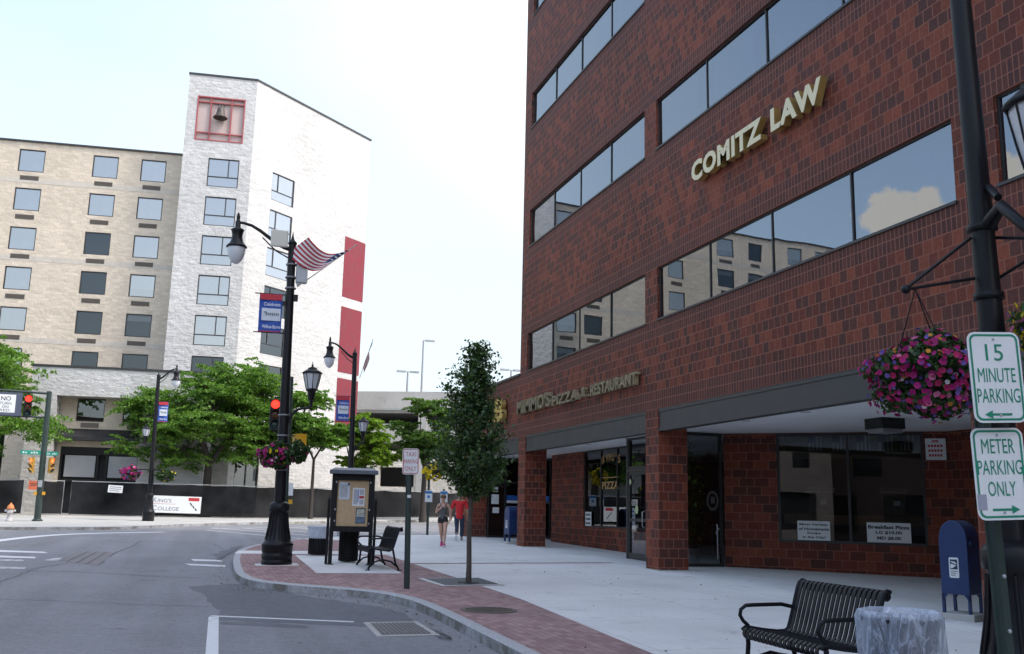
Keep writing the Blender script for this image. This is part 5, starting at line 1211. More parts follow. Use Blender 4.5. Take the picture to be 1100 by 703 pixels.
# ================================================================== MAILBOXES, HYDRANT
M_MBLUE = pm('postal_blue_paint', (.016, .038, .12), .35, .12, 4., bump=.05)
def mailbox(label, p, rz):
    t = thing('mailbox', label, 'mailbox', p, rz, group='blue street mailboxes')
    w, d, zb_, zt = .50, .56, .32, 1.02
    prof = [(-w/2, zb_), (w/2, zb_), (w/2, zt)] + [(w/2*math.cos(R(a)), zt + w/2*math.sin(R(a))) for a in range(15, 180, 15)] + [(-w/2, zt)]
    M = Matrix(((1, 0, 0, 0), (0, 0, -1, d/2), (0, 1, 0, 0), (0, 0, 0, 1)))
    mb = MB(); mb.prism(prof, 0, d, M); mb.build('body', M_MBLUE, t, bevel=.012)
    prof2 = [(p_[0]*1.03, p_[1] + (.006 if p_[1] > 1.0 else 0)) for p_ in prof[2:]]
    for sx in (-1, 1):
        for sy in (-1, 1):
            mb = MB(); mb.box((sx*w/2-.045*max(0, sx), sy*d/2-.06*max(0, sy), .08), (sx*w/2+.045*max(0, -sx), sy*d/2+.06*max(0, -sy), zb_)); mb.add([(sx*(w/2), sy*d/2, zb_), (sx*(w/2-.11), sy*d/2, zb_), (sx*(w/2), sy*d/2, zb_-.10), (sx*(w/2), sy*(d/2-.02), zb_), (sx*(w/2-.11), sy*(d/2-.02), zb_), (sx*(w/2), sy*(d/2-.02), zb_-.10)], [(0, 1, 2), (3, 5, 4), (0, 3, 4, 1), (1, 4, 5, 2), (0, 2, 5, 3)]); mb.build('leg', M_MBLUE, t)
    mb = MB(); mb.box((-.30, -.38, -.01), (.34, .40, .08)); mb.build('concrete_pad', M_CONC2, t, bevel=.01)
    mb = MB(); mb.box((-.055, -d/2-.006, .60), (.055, -d/2-.0, .64)); mb.build('label_slot', M_BLACKM, t) if False else None
    M2 = facing((-.0, -d/2-.004, .66), (0, -1)); mb = MB(); mb.prism(rrect(.17, .26, .02), 0, .004, M2); o = mb.build('postal_label', M_SIGNWHITE, t)
    mb = MB(); mb.box((-.065, -.02, .005), (.065, .105, .0065), M2); mb.build('emblem_field', pm('emblem_navy', (.02, .03, .07), .5), o)
    mb = MB(); mb.quad([(-.06, .085, .0075), (.02, .075, .0075), (.06, .045, .0075), (.02, .05, .0075), (-.03, .065, .0075)], M2); mb.quad([(-.055, .05, .0075), (.045, .03, .0075), (-.02, -.005, .0075), (-.06, -.01, .0075)], M2); mb.build('eagle', M_SIGNWHITE, o)
    mb = MB()
    for k in range(3): mb.box((-.06, -.05-k*.025, .005), (.06 - k*.02, -.042-k*.025, .0065), M2)
    mb.build('print', M_INK, o)
    mb = MB(); mb.box((w/2, -.20, .95), (w/2+.035, .20, 1.0)); mb.box((w/2, -.16, .55), (w/2+.02, -.02, .62)); mb.build('pull_handle', M_MBLUE, t)
    return t
pm_ = Vector((10.68, 11.62, gz(11.62))); mb1 = mailbox('blue rounded mailbox on concrete pad beside the right brick pillar', pm_, R(-64))
mb1.scale = (.80, .80, 1.10)
mailbox('blue rounded mailbox half hidden by the far brick pillar', Vector((10.50, 31.95, gz(31.9))), R(-88))
hp = Vector((-7.56, 46.6, gz(46.6)))
hy = thing('fire_hydrant', 'small silver fire hydrant with orange bonnet on the far corner', 'hydrant', hp)
M_SILV = pm('silver_hydrant_paint', (.45, .44, .43), .5, .12, 8.); M_ORG = pm('orange_bonnet_paint', (.60, .20, .06), .5, .1, 8.)
mb = MB(); mb.lathe([(.16, 0), (.16, .04), (.11, .06), (.10, .34), (.13, .36), (.13, .40), (.11, .42), (.12, .52)], 16); mb.build('barrel', M_SILV, hy)
mb = MB(); mb.lathe([(.15, .51), (.16, .54), (.14, .58), (.12, .65), (.07, .71), (.04, .72), (.035, .77), (.02, .78)], 16); mb.build('bonnet', M_ORG, hy)
mb = MB(); mb.tube([(-.21, 0, .44), (.21, 0, .44)], .05, 10); mb.tube([(0, 0, .40), (0, -.2, .40)], .07, 12); mb.build('nozzle', M_SILV, hy)

# ================================================================== NOTICE KIOSK
kp = Vector((3.33, 21.70, gz(21.7)))
ki = thing('notice_kiosk', 'black framed cork notice board with small roof and pinned papers', 'notice board', kp, R(-8.5)); ki.scale = (.86, 1, 1)
for x in (-.50, .50):
    mb = MB(); mb.box((x-.05, -.06, 0), (x+.05, .06, 1.98)); mb.lathe([(.10, 0), (.10, .02), (.07, .03)], 8, Matrix.Translation((x, 0, 0))); mb.build('post', M_BLACK, ki, bevel=.006)
for x in (-.60, .60):
    mb = MB(); mb.box((x-.035, .10, 0), (x+.035, .17, 1.42)); mb.add([(x-.035, .10, 1.42), (x+.035, .10, 1.42), (x+.035, .17, 1.42), (x-.035, .17, 1.42), (x, .135, 1.50)], [(0, 1, 4), (1, 2, 4), (2, 3, 4), (3, 0, 4)]); mb.build('side_post', M_BLACK, ki)
mb = MB(); mb.box((-.45, -.06, .72), (.45, .06, .84)); mb.box((-.45, -.06, 1.84), (.45, .06, 1.98)); mb.box((-.45, -.05, .84), (-.40, .05, 1.84)); mb.box((.40, -.05, .84), (.45, .05, 1.84)); mb.build('frame', M_BLACK, ki)
mb = MB(); mb.box((-.40, -.01, .84), (.40, .03, 1.84)); cork = mb.build('cork_board', pm('pale_cork', (.50, .36, .21), .9, .10, 10.), ki)
mb = MB(); mb.box((-.62, -.26, 1.98), (.62, .26, 2.06)); mb.add([(-.60, -.24, 2.06), (.60, -.24, 2.06), (.60, .24, 2.06), (-.60, .24, 2.06), (-.5, 0, 2.12), (.5, 0, 2.12)], [(0, 1, 5, 4), (2, 3, 4, 5), (1, 2, 5), (3, 0, 4)]); mb.build('roof', pm('slate_grey_roof', (.10, .115, .14), .45, .1), ki)
def poster(x0, x1, z0, z1, mat, bits):
    mb = MB(); mb.quad([(x0, -.014, z0), (x1, -.016, z0), (x1, -.018, z1), (x0, -.013, z1)]); o = mb.build('poster', mat, cork)
    for nm, m_, a, b, c, d in bits:
        mb = MB(); mb.quad([(x0+(x1-x0)*a, -.020, z0+(z1-z0)*c), (x0+(x1-x0)*b, -.020, z0+(z1-z0)*c), (x0+(x1-x0)*b, -.020, z0+(z1-z0)*d), (x0+(x1-x0)*a, -.020, z0+(z1-z0)*d)]); mb.build(nm, m_, o)
gry = pm('grey_newsprint', (.42, .44, .47), .8, .25, 40.)
poster(-.36, -.09, 1.42, 1.80, pm('pale_blue_paper', (.58, .64, .72), .8, .1, 30.), [('print', gry, .10, .8, .12, .85), ('dark_mark', M_INK, .80, .97, .80, .97)])
poster(-.01, .30, 1.28, 1.68, M_PAPER, [('print', gry, .08, .40, .1, .92), ('red_mark', M_SIGNRED, .55, .95, .42, .56), ('blue_mark', pm('poster_blue', (.1, .2, .5), .6), .42, .50, .2, .9), ('print', gry, .58, .93, .62, .92), ('print', gry, .58, .93, .1, .36)])
poster(.09, .34, .90, 1.24, pm('dark_photo_print', (.07, .08, .085), .5, .7, 18.), [('photo_light', pm('photo_pale', (.40, .42, .36), .6, .6, 25.), .1, .9, .52, .92), ('photo_strip', M_PAPER, .05, .95, .46, .50), ('photo_low', pm('photo_blue', (.12, .17, .25), .6, .6, 25.), .08, .92, .06, .40)])
mb = MB()
for x, z in ((-.47, 1.80), (-.47, 1.2), (-.47, .95), (.47, 1.8), (.47, 1.2), (.47, .9)): mb.cbox((x*.93, -.055, z), (.03, .02, .04))
mb.build('hinge', M_GALV, ki)

# ================================================================== LITTER BINS
def slat_bin(label, p, r, h, rz=0., liner=False):
    t = thing('litter_bin', label, 'litter bin', p, rz, group='slatted steel litter bins')
    n = 22
    for zz, nm in ((.10, 'hoop'), (h-.05, 'hoop')):
        mb = MB(); mb.lathe([(r-.012, zz), (r+.004, zz), (r+.004, zz+.03), (r-.012, zz+.03)], 24, smooth=False); mb.build(nm, M_BLACK, t)
    mb = MB()
    for j in range(n):
        a = 2*math.pi*j/n; fl = 1.10 if True else 1
        mb.tube([(r*math.cos(a), r*math.sin(a), .04), (r*math.cos(a), r*math.sin(a), h*.75), (r*1.04*math.cos(a), r*1.04*math.sin(a), h*.92), (r*1.16*math.cos(a), r*1.16*math.sin(a), h)], [.016]*4, 5)
    mb.build('slat_cage', M_BLACK, t)
    mb = MB(); mb.lathe([(r*.86, .03), (r*.90, .06), (r*.92, h-.04), (r*.88, h-.035)], 20); mb.build('inner_can', M_BLACKM, t)
    return t
bin_label = 'black slatted litter bin with pale bag rim left of the kiosk'
t = slat_bin(bin_label, Vector((3.02, 24.92, gz(24.9))), .235, .70)
mb = MB(); mb.lathe([(.24, .42), (.262, .47), (.275, .64), (.295, .715), (.27, .72), (.245, .64), (.24, .5)], 26, smooth=False)
mb.build('bag_rim', pm('white_bag_plastic', (.50, .55, .62), .4, .15, 12.), t)
slat_bin('black slatted litter bin standing under the kiosk board', Vector((3.42, 22.55, gz(22.5))), .21, .86)
slat_bin('dark slatted litter bin in shade behind the parking sign post', Vector((7.18, 7.0, gz(7))), .30, .98)
# ---- near bin with a clear plastic bag
def bag_mat():
    m, nt, out = nodes('clear_bag_plastic')
    p = objco(nt); mpb = nt.nodes.new('ShaderNodeMapping'); mpb.inputs['Scale'].default_value = (1, 1, .35); mpb.inputs['Rotation'].default_value = (.5, .3, 0); L(nt, p, mpb.inputs['Vector'])
    n = N(nt, 'ShaderNodeTexNoise', Scale=7.0, Detail=3.0, Roughness=.5, Distortion=1.6); L(nt, mpb.outputs[0], n.inputs['Vector'])
    cre = math_(nt, 'ABSOLUTE', math_(nt, 'SUBTRACT', n.outputs['Fac'], .5))                      # thin creases where the film folds over itself
    d = N(nt, 'ShaderNodeBsdfPrincipled', Roughness=.22); d.inputs['Base Color'].default_value = (.62, .70, .84, 1)
    bp = N(nt, 'ShaderNodeBump', Strength=.6, Distance=.02); L(nt, n.outputs['Fac'], bp.inputs['Height']); L(nt, bp.outputs[0], d.inputs['Normal'])
    lw = nt.nodes.new('ShaderNodeLayerWeight'); lw.inputs['Blend'].default_value = .35; L(nt, bp.outputs[0], lw.inputs['Normal'])
    tr = N(nt, 'ShaderNodeBsdfTransparent'); mx = nt.nodes.new('ShaderNodeMixShader')
    r = ramp(nt, cre, [(.0, (.62,)*3), (.025, (.30,)*3), (.12, (.22,)*3)])
    L(nt, math_(nt, 'MINIMUM', math_(nt, 'ADD', r.outputs[0], math_(nt, 'MULTIPLY', lw.outputs['Facing'], .45)), .9), mx.inputs[0]); L(nt, tr.outputs[0], mx.inputs[1]); L(nt, d.outputs[0], mx.inputs[2]); L(nt, mx.outputs[0], out.inputs[0]); return m
M_BAG = bag_mat()
bp_ = Vector((4.37, 5.30, gz(5.3)))
nb = slat_bin('near litter bin draped with clear plastic bag beside the bench', bp_, .205, .86)
mb = MB(); n = 48; vs = []; fs = []
rings = [(.215, .50, 0), (.225, .70, .004), (.262, .86, .006), (.284, .905, .008), (.302, .900, .010), (.312, .86, .012), (.306, .74, .016), (.296, .62, .020), (.282, .50, .026), (.27, .40, .032), (.25, .31, .04)]
for ri, (r, z, amp) in enumerate(rings):
    for j in range(n):
        a = 2*math.pi*j/n; cut = 0
        rr = r*.83 + amp*math.sin(7*a + ri*.7) + amp*.8*math.sin(13*a + 1.3*ri) + random.uniform(-.004, .004)
        zz = z - (.05*math.sin(2*a+1) + .16*math.exp(-((a-4.2)/.5)**2)*-1 if ri >= 8 else 0)
        vs.append((rr*math.cos(a), rr*math.sin(a), zz))
for i in range(len(rings)-1):
    for j in range(n): fs.append((i*n+j, i*n+(j+1) % n, (i+1)*n+(j+1) % n, (i+1)*n+j))
mb.add(vs, fs, True); mb.build('plastic_bag', M_BAG, nb)

# ================================================================== BENCHES
M_BENCH = pm('black_bench_enamel', (.010, .011, .015), .42, .15, 10., spec=.2)
def bench(label, p, rz, Lb):
    """strap-steel bench; local -y is the front"""
    t = thing('bench', label, 'bench', p, rz, group='black strap steel benches')
    ns = int(Lb/.066)
    # profile of one strap from the rolled front edge over the seat and up the back to the rolled top
    prof = [(-.285, .345), (-.31, .36), (-.325, .39), (-.315, .42), (-.285, .44), (-.24, .437), (-.10, .415), (.05, .40), (.13, .405), (.165, .43), (.185, .48), (.215, .58), (.25, .70), (.28, .80), (.30, .845), (.33, .865), (.36, .855), (.375, .825), (.365, .795), (.345, .785)]
    mb = MB()
    for k in range(ns):
        x = -Lb/2 + Lb*(k+.5)/ns; w = .022; th = .006; vs = []; fs = []
        for i, (y, z) in enumerate(prof):
            a = prof[max(0, i-1)]; b = prof[min(len(prof)-1, i+1)]; d = Vector((b[0]-a[0], b[1]-a[1])).normalized(); nx, nz = -d.y*th, d.x*th
            vs += [(x-w, y+nx, z+nz), (x+w, y+nx, z+nz), (x+w, y-nx, z-nz), (x-w, y-nx, z-nz)]
        for i in range(len(prof)-1):
            for q in range(4): fs.append((4*i+q, 4*i+(q+1) % 4, 4*i+4+(q+1) % 4, 4*i+4+q))
        fs += [(3, 2, 1, 0), tuple(4*(len(prof)-1)+q for q in range(4))]
        mb.add(vs, fs)
    mb.build('slats', M_BENCH, t)
    mb = MB()
    for (y, z) in ((-.26, .415), (.10, .385), (.345, .82)): mb.tube([(-Lb/2, y, z), (Lb/2, y, z)], .016 if z < .8 else .030, 10)
    mb.build('rail', M_BENCH, t)
    for sx in (-1, 1):
        x = sx*(Lb/2+.012)
        mb = MB()
        mb.tube([(x, y, z) for y, z in prof[3:17]], .020, 8)
        mb.tube([(x, -.27, .42), (x, -.255, .30), (x, -.27, .14), (x, -.33, .02)], .022, 8)
        mb.tube([(x, .17, .43), (x, .20, .30), (x, .235, .14), (x, .31, .02)], .022, 8)
        mb.tube([(x, -.285, .08), (x, -.20, .17), (x, -.03, .215), (x, .14, .18), (x, .26, .08)], .018, 8)
        mb.cbox((x, -.34, .008), (.06, .10, .016)); mb.cbox((x, .32, .008), (.06, .10, .016))
        mb.build('side_frame', M_BENCH, t)
        mb = MB(); mb.tube([(x, .225, .62), (x, .10, .645), (x, -.18, .640), (x, -.275, .635), (x, -.325, .60), (x, -.335, .55), (x, -.305, .50), (x, -.25, .455)], .018, 8); mb.build('armrest', M_BENCH, t)
    return t
bench('black bench on the concrete pad behind the kiosk seen end on', Vector((3.80, 20.85, gz(20.85))), R(-90), 1.45)
b2 = bench('near black bench facing the street beside bagged litter bin', Vector((5.17, 7.42, gz(7.42))), R(-92), 1.22)
# dark soft bag lying under the seat and leaves of newspaper on it
nbp = Vector((4.86, 7.42, gz(7.4)))
bg_ = thing('backpack', 'dark backpack lying on the pavement beneath the near bench', 'backpack', nbp, R(20))
mb = MB(); mb.sphere((0, 0, .13), (.30, .18, .13), 16, 9); mb.build('bag_body', pm('black_nylon', (.014, .014, .018), .6, .3, 10., bump=.3), bg_)
mb = MB(); mb.sphere((-.02, -.05, .25), (.10, .09, .06), 12, 8); mb.build('top_flap', MATS['black_nylon'], bg_)
mb = MB(); mb.tube([(-.2, -.12, .12), (-.12, -.2, .22), (.05, -.2, .24), (.16, -.14, .12)], .014, 6); mb.build('strap', pm('dark_red_webbing', (.06, .015, .02), .7), bg_)

# ================================================================== TREES AND PLANTS
def leaves(mb_pts, size, up=.0, asp=.62, curl=.25):
    """small folded leaves at the given points -> (verts, faces)"""
    n = len(mb_pts); P = np.asarray(mb_pts)
    nrm = RNG.normal(size=(n, 3)); nrm[:, 2] = nrm[:, 2]*1.0 + up; nrm /= np.linalg.norm(nrm, axis=1, keepdims=True)
    a = RNG.normal(size=(n, 3)); a -= nrm*np.sum(a*nrm, 1, keepdims=True); a /= np.linalg.norm(a, axis=1, keepdims=True); b = np.cross(nrm, a)
    s = size*RNG.uniform(.65, 1.35, (n, 1))
    v = np.empty((n, 4, 3)); v[:, 0] = P - a*s; v[:, 1] = P + b*s*asp + nrm*s*curl*.5; v[:, 2] = P + a*s - nrm*s*curl; v[:, 3] = P - b*s*asp + nrm*s*curl*.5
    f = np.arange(n*4).reshape(n, 4); return v.reshape(-1, 3), f
def mesh_np(name, v, f, mat, parent, loc=(0, 0, 0), smooth=False):
    me = bpy.data.meshes.new(name); n = len(v); k = len(f)
    me.vertices.add(n); me.vertices.foreach_set('co', np.asarray(v, dtype=np.float32).ravel())
    q = f.shape[1]; me.loops.add(k*q); me.loops.foreach_set('vertex_index', f.astype(np.int32).ravel())
    me.polygons.add(k); me.polygons.foreach_set('loop_start', np.arange(0, k*q, q, dtype=np.int32)); me.polygons.foreach_set('loop_total', np.full(k, q, dtype=np.int32))
    me.update(calc_edges=True); me.validate(); me.materials.append(mat)
    o = bpy.data.objects.new(name, me); C.objects.link(o); o.parent = parent; o.location = loc; return o
def limb_path(a, b, sag=.12, n=6):
    a, b = Vector(a), Vector(b); d = b-a; s = d.cross(Vector((0, 0, 1))); s = s.normalized() if s.length > 1e-5 else Vector((1, 0, 0))
    k1, k2 = random.uniform(-sag, sag)*d.length, random.uniform(.3, 1)*sag*d.length
    return [a + d*t + s*k1*math.sin(math.pi*t) + Vector((0, 0, k2*math.sin(math.pi*t))) for t in [i/n for i in range(n+1)]]
def tree(name, label, p, trunk_h, r0, clumps, nleaf, size, leafm, barkm=None, up=.8, group=None, flat=.45, lean=(0, 0), fork=2, droop=.22, twigs=5):
    """clumps: (dx, dy, z, radius) leaf masses; every one gets its own limb"""
    barkm = barkm or M_BARKD
    t = thing(name, label, 'tree', p, group=group)
    mb = MB(); top = Vector((lean[0], lean[1], trunk_h))
    mb.tube([(0, 0, -.1), (lean[0]*.1, lean[1]*.1, trunk_h*.12), (lean[0]*.5, lean[1]*.5, trunk_h*.5), top], [r0*1.5, r0*1.05, r0*.9, r0*.72], 10)
    zs = [c[2] for c in clumps]; forks = []
    for k in range(fork):
        a = 2*math.pi*k/fork + random.uniform(-.4, .4); e = Vector((math.cos(a)*.6, math.sin(a)*.6, 1.0 + random.uniform(-.2, .3)))*(max(zs)-trunk_h)*.30
        q = top+e; pth = limb_path(top - Vector((0, 0, .1)), q, .06, 4); mb.tube(pth, [r0*.62, r0*.55, r0*.5, r0*.46, r0*.42], 8); forks.append(q)
    pts = []; per = nleaf/sum(c[3]**2 for c in clumps)
    for (dx, dy, z, r) in clumps:
        c = Vector((dx, dy, z)); f_ = min(forks, key=lambda q: (q-c).length) if forks else top
        if z < trunk_h + .3: f_ = top
        st = f_
        pth = limb_path(st, c, .10, 5); rb = max(.012, min(r0*.34, r*.05)); mb.tube(pth, [rb, rb*.85, rb*.7, rb*.55, rb*.4, rb*.25], 6)
        for q in range(twigs):
            u = Vector((random.gauss(0, 1), random.gauss(0, 1), random.gauss(0, .4))).normalized()*r*.8; mb.tube([pth[3], (pth[3]+c)/2 + u*.3, c + u], [rb*.4, rb*.3, .006], 4)
        # leaf sprays: flat drooping fans of small leaves with gaps between them
        n = int(per*r*r); k = max(5, int(n/70)); m = n//k
        for q in range(k):
            az = random.uniform(0, 2*math.pi); ln = r*random.uniform(.55, 1.0); el = random.uniform(-.25, .45)
            o_ = np.array([random.gauss(0, 1), random.gauss(0, 1), random.gauss(0, 1)]); o_ = o_/np.linalg.norm(o_)*r*random.uniform(.15, .85); o_[2] *= flat*1.5
            if random.random() < .7: az = math.atan2(o_[1], o_[0]) + random.gauss(0, .7)
            u = RNG.uniform(.05, 1, m); wd = RNG.normal(size=m)*.20*ln*np.sin(np.pi*(.12+.8*u)); dn = RNG.normal(size=m)*.035*r - droop*ln*u*u
            x = o_[0] + math.cos(az)*math.cos(el)*ln*u - math.sin(az)*wd; y = o_[1] + math.sin(az)*math.cos(el)*ln*u + math.cos(az)*wd; z_ = o_[2] + math.sin(el)*ln*u + dn
            pts.append(np.stack([x+dx, y+dy, z_+z], 1))
    mb.build('trunk', barkm, t)
    v, f = leaves(np.concatenate(pts), size, up); mesh_np('crown', v, f, leafm, t); return t
def crown_clumps(n, c, rad, r0, r1, zmin=None):
    out = []; tries = 0
    while len(out) < n and tries < 4000:
        tries += 1; u = Vector((random.gauss(0, 1), random.gauss(0, 1), random.gauss(0, 1))).normalized()*random.uniform(.25, 1.0)**.5
        p = (c[0]+u.x*rad[0], c[1]+u.y*rad[1], c[2]+u.z*rad[2], random.uniform(r0, r1))
        if all((Vector(p[:3])-Vector(q[:3])).length > min(p[3], q[3])*.55 for q in out): out.append(p)
    return out
# big honey locust before the white tower
tree('street_tree', 'wide bright green locust tree with forked trunk before the white tower', Vector((.55, 59.3, gz(59.3))), 3.0, .28, crown_clumps(44, (.2, 0, 6.0), (4.7, 3.2, 3.0), 1.0, 1.6) + [(-4.4, -.4, 3.9, 1.0), (-3.6, -.6, 3.5, .9), (3.9, -.5, 4.2, 1.1), (-2.6, -1, 4.1, 1.0)], 92000, .074, M_LEAF_LOCUST, fork=3, flat=.45)
tree('street_tree', 'leafy locust tree at left edge behind the overhead sign', Vector((-12.6, 56.3, gz(56.3))), 2.6, .26, crown_clumps(26, (.2, 0, 5.7), (4.4, 3.0, 3.3), 1.0, 1.7), 70000, .08, M_LEAF_LOCUST, fork=3)
tree('street_tree', 'thin stemmed pale locust tree right of the near street lamp', Vector((6.6, 59.2, gz(59.2))), 3.6, .11, crown_clumps(17, (-.5, 0, 5.9), (2.5, 2.0, 1.9), .7, 1.1), 36000, .08, M_LEAF_LOCUST, fork=2)
tree('street_tree', 'bright yellow green young tree behind the second lamp post', Vector((9.6, 60.8, gz(60.8))), 2.4, .13, crown_clumps(18, (.4, 0, 4.5), (1.9, 1.8, 1.9), .65, 1.0), 34000, .08, M_LEAF_BRIGHT, fork=2)
tree('street_tree', 'darker spreading tree on the far kerb behind the walking man', Vector((13.9, 58.9 + 2.2, gz(61))), 3.4, .20, crown_clumps(22, (1.0, 0, 6.0), (2.9, 2.4, 2.3), .8, 1.25), 36000, .085, M_LEAF_DARK, fork=3)
# trees across the street behind the viewer, seen only in the glass
# young pear in the pavement grate
sp_ = G(503, 627); sp_.z = gz(sp_.y)
yt = thing('young_tree', 'slim young pear tree with dark glossy crown growing from pavement grate', 'tree', sp_)
PZ_ = [(1.70, .20, .20), (1.85, .50, .52), (2.05, .74, .78), (2.3, .80, .84), (2.6, .74, .72), (2.9, .62, .50), (3.2, .56, .40), (3.55, .60, .40), (3.85, .46, .46), (4.1, .32, .40), (4.3, .16, .2), (4.5, .03, .05)]
def prof_r(z, ca):
    zs = [q[0] for q in PZ_]; return float(np.interp(z, zs, [q[1] for q in PZ_]))*(.5-.5*ca) + float(np.interp(z, zs, [q[2] for q in PZ_]))*(.5+.5*ca)
mb = MB(); tp_ = [(0, 0, -.08), (.005, 0, .3), (-.01, .01, .9), (.01, 0, 1.5), (.03, .01, 2.2), (.02, -.01, 3.0), (.04, 0, 3.8), (.05, 0, 4.42)]
mb.tube(tp_, [.062, .05, .046, .043, .036, .026, .015, .006], 10); pts = []
for k in range(104):
    zt = 1.72 + 2.72*((k+.5)/104)**1.12 + random.uniform(-.06, .06); az = k*2.39996 + random.uniform(-.3, .3); ca = math.cos(az)
    rr = prof_r(min(zt, 4.5), ca)*random.choice([random.uniform(.45, .9), random.uniform(.8, 1.3)]); zb_ = max(1.45, zt - .12 - rr*.55); bx = float(np.interp(zb_, [p_[2] for p_ in tp_], [p_[0] for p_ in tp_]))
    a_ = Vector((bx, 0, zb_)); e_ = Vector((bx + rr*ca, rr*math.sin(az), zt)); md = a_.lerp(e_, .55) + Vector((0, 0, -.06*rr)); mb.tube([a_, md, e_], [.012, .008, .003], 5)
    n = int(40 + 150*rr); u = RNG.uniform(.22, 1.04, (n, 1)); L_ = np.array(a_)*(1-u)**2 + 2*u*(1-u)*np.array(md) + u*u*np.array(e_)
    pts.append(L_ + RNG.normal(size=(n, 3))*np.array([.062, .062, .055])*(0.5 + .9*u))
mb.build('trunk', M_BARK, yt); v, f = leaves(np.concatenate(pts), .040, .15, .55, .35); mesh_np('crown', v, f, M_LEAF_PEAR, yt)
# its grate
tg = thing('tree_grate', 'dark square iron grate framed in concrete around the young tree', 'tree grate', (sp_.x, sp_.y, gz(sp_.y)))
quad_o = [g(449, 622), g(475, 630.2), g(543, 629), g(517, 621)]
cc = Vector((sum(p[0] for p in quad_o)/4, sum(p[1] for p in quad_o)/4)); quad_i = [tuple(cc + (Vector(p)-cc)*.86) for p in quad_o]
mb = MB(); mb.quad([(x, y, gz(y)+.010) for x, y in quad_o]); mb.build('concrete_frame', M_CONC, tg, world=True)
mb = MB(); mb.quad([(x, y, gz(y)+.014) for x, y in quad_i]); mb.build('grate', pm('dark_blue_iron', (.055, .062, .075), .6, .3, 12.), tg, world=True)
mb = MB()
for k in range(17):
    a = Vector(quad_i[0]).lerp(Vector(quad_i[3]), (k+.5)/17); b = Vector(quad_i[1]).lerp(Vector(quad_i[2]), (k+.5)/17); d = (b-a).normalized(); nn_ = Vector((-d.y, d.x))*.014
    mb.quad([(q.x, q.y, gz(q.y)+.019) for q in (a+nn_, a-nn_, b-nn_, b+nn_)])
mb.build('grate_bar', pm('worn_iron_bar', (.11, .12, .135), .55, .3, 10.), tg, world=True)
mb = MB(); mb.lathe([(.20, 0), (.20, .024), (.16, .025)], 16, Matrix.Translation((0, 0, 0)), smooth=False); mb.build('grate_hole', M_BLACKM, tg)

# ---- hanging baskets
FLOW = {'magenta': (.42, .012, .17), 'pink': (.62, .16, .30), 'violet': (.16, .10, .38), 'orange': (.62, .26, .03), 'white': (.62, .60, .62), 'yellow': (.74, .56, .01), 'deep_pink': (.50, .02, .12)}
def flower_mat(k):
    c = FLOW[k]; m, nt, out = nodes(k + '_petal'); gm_ = nt.nodes.new('ShaderNodeNewGeometry'); r = ramp(nt, gm_.outputs['Random Per Island'], [(0, tuple(x*.65 for x in c)), (1, tuple(min(1, x*1.3) for x in c))])
    d = N(nt, 'ShaderNodeBsdfPrincipled', Roughness=.7); L(nt, r.outputs[0], d.inputs['Base Color']); t_ = N(nt, 'ShaderNodeBsdfTranslucent'); L(nt, r.outputs[0], t_.inputs['Color']); mx = nt.nodes.new('ShaderNodeMixShader'); mx.inputs[0].default_value = .3
    L(nt, d.outputs[0], mx.inputs[1]); L(nt, t_.outputs[0], mx.inputs[2]); L(nt, mx.outputs[0], out.inputs[0]); return m
FM = {}
M_BLEAF = leaf_mat('basket_leaf', [(.020, .050, .014), (.038, .085, .022), (.06, .12, .035)], .25, .5)
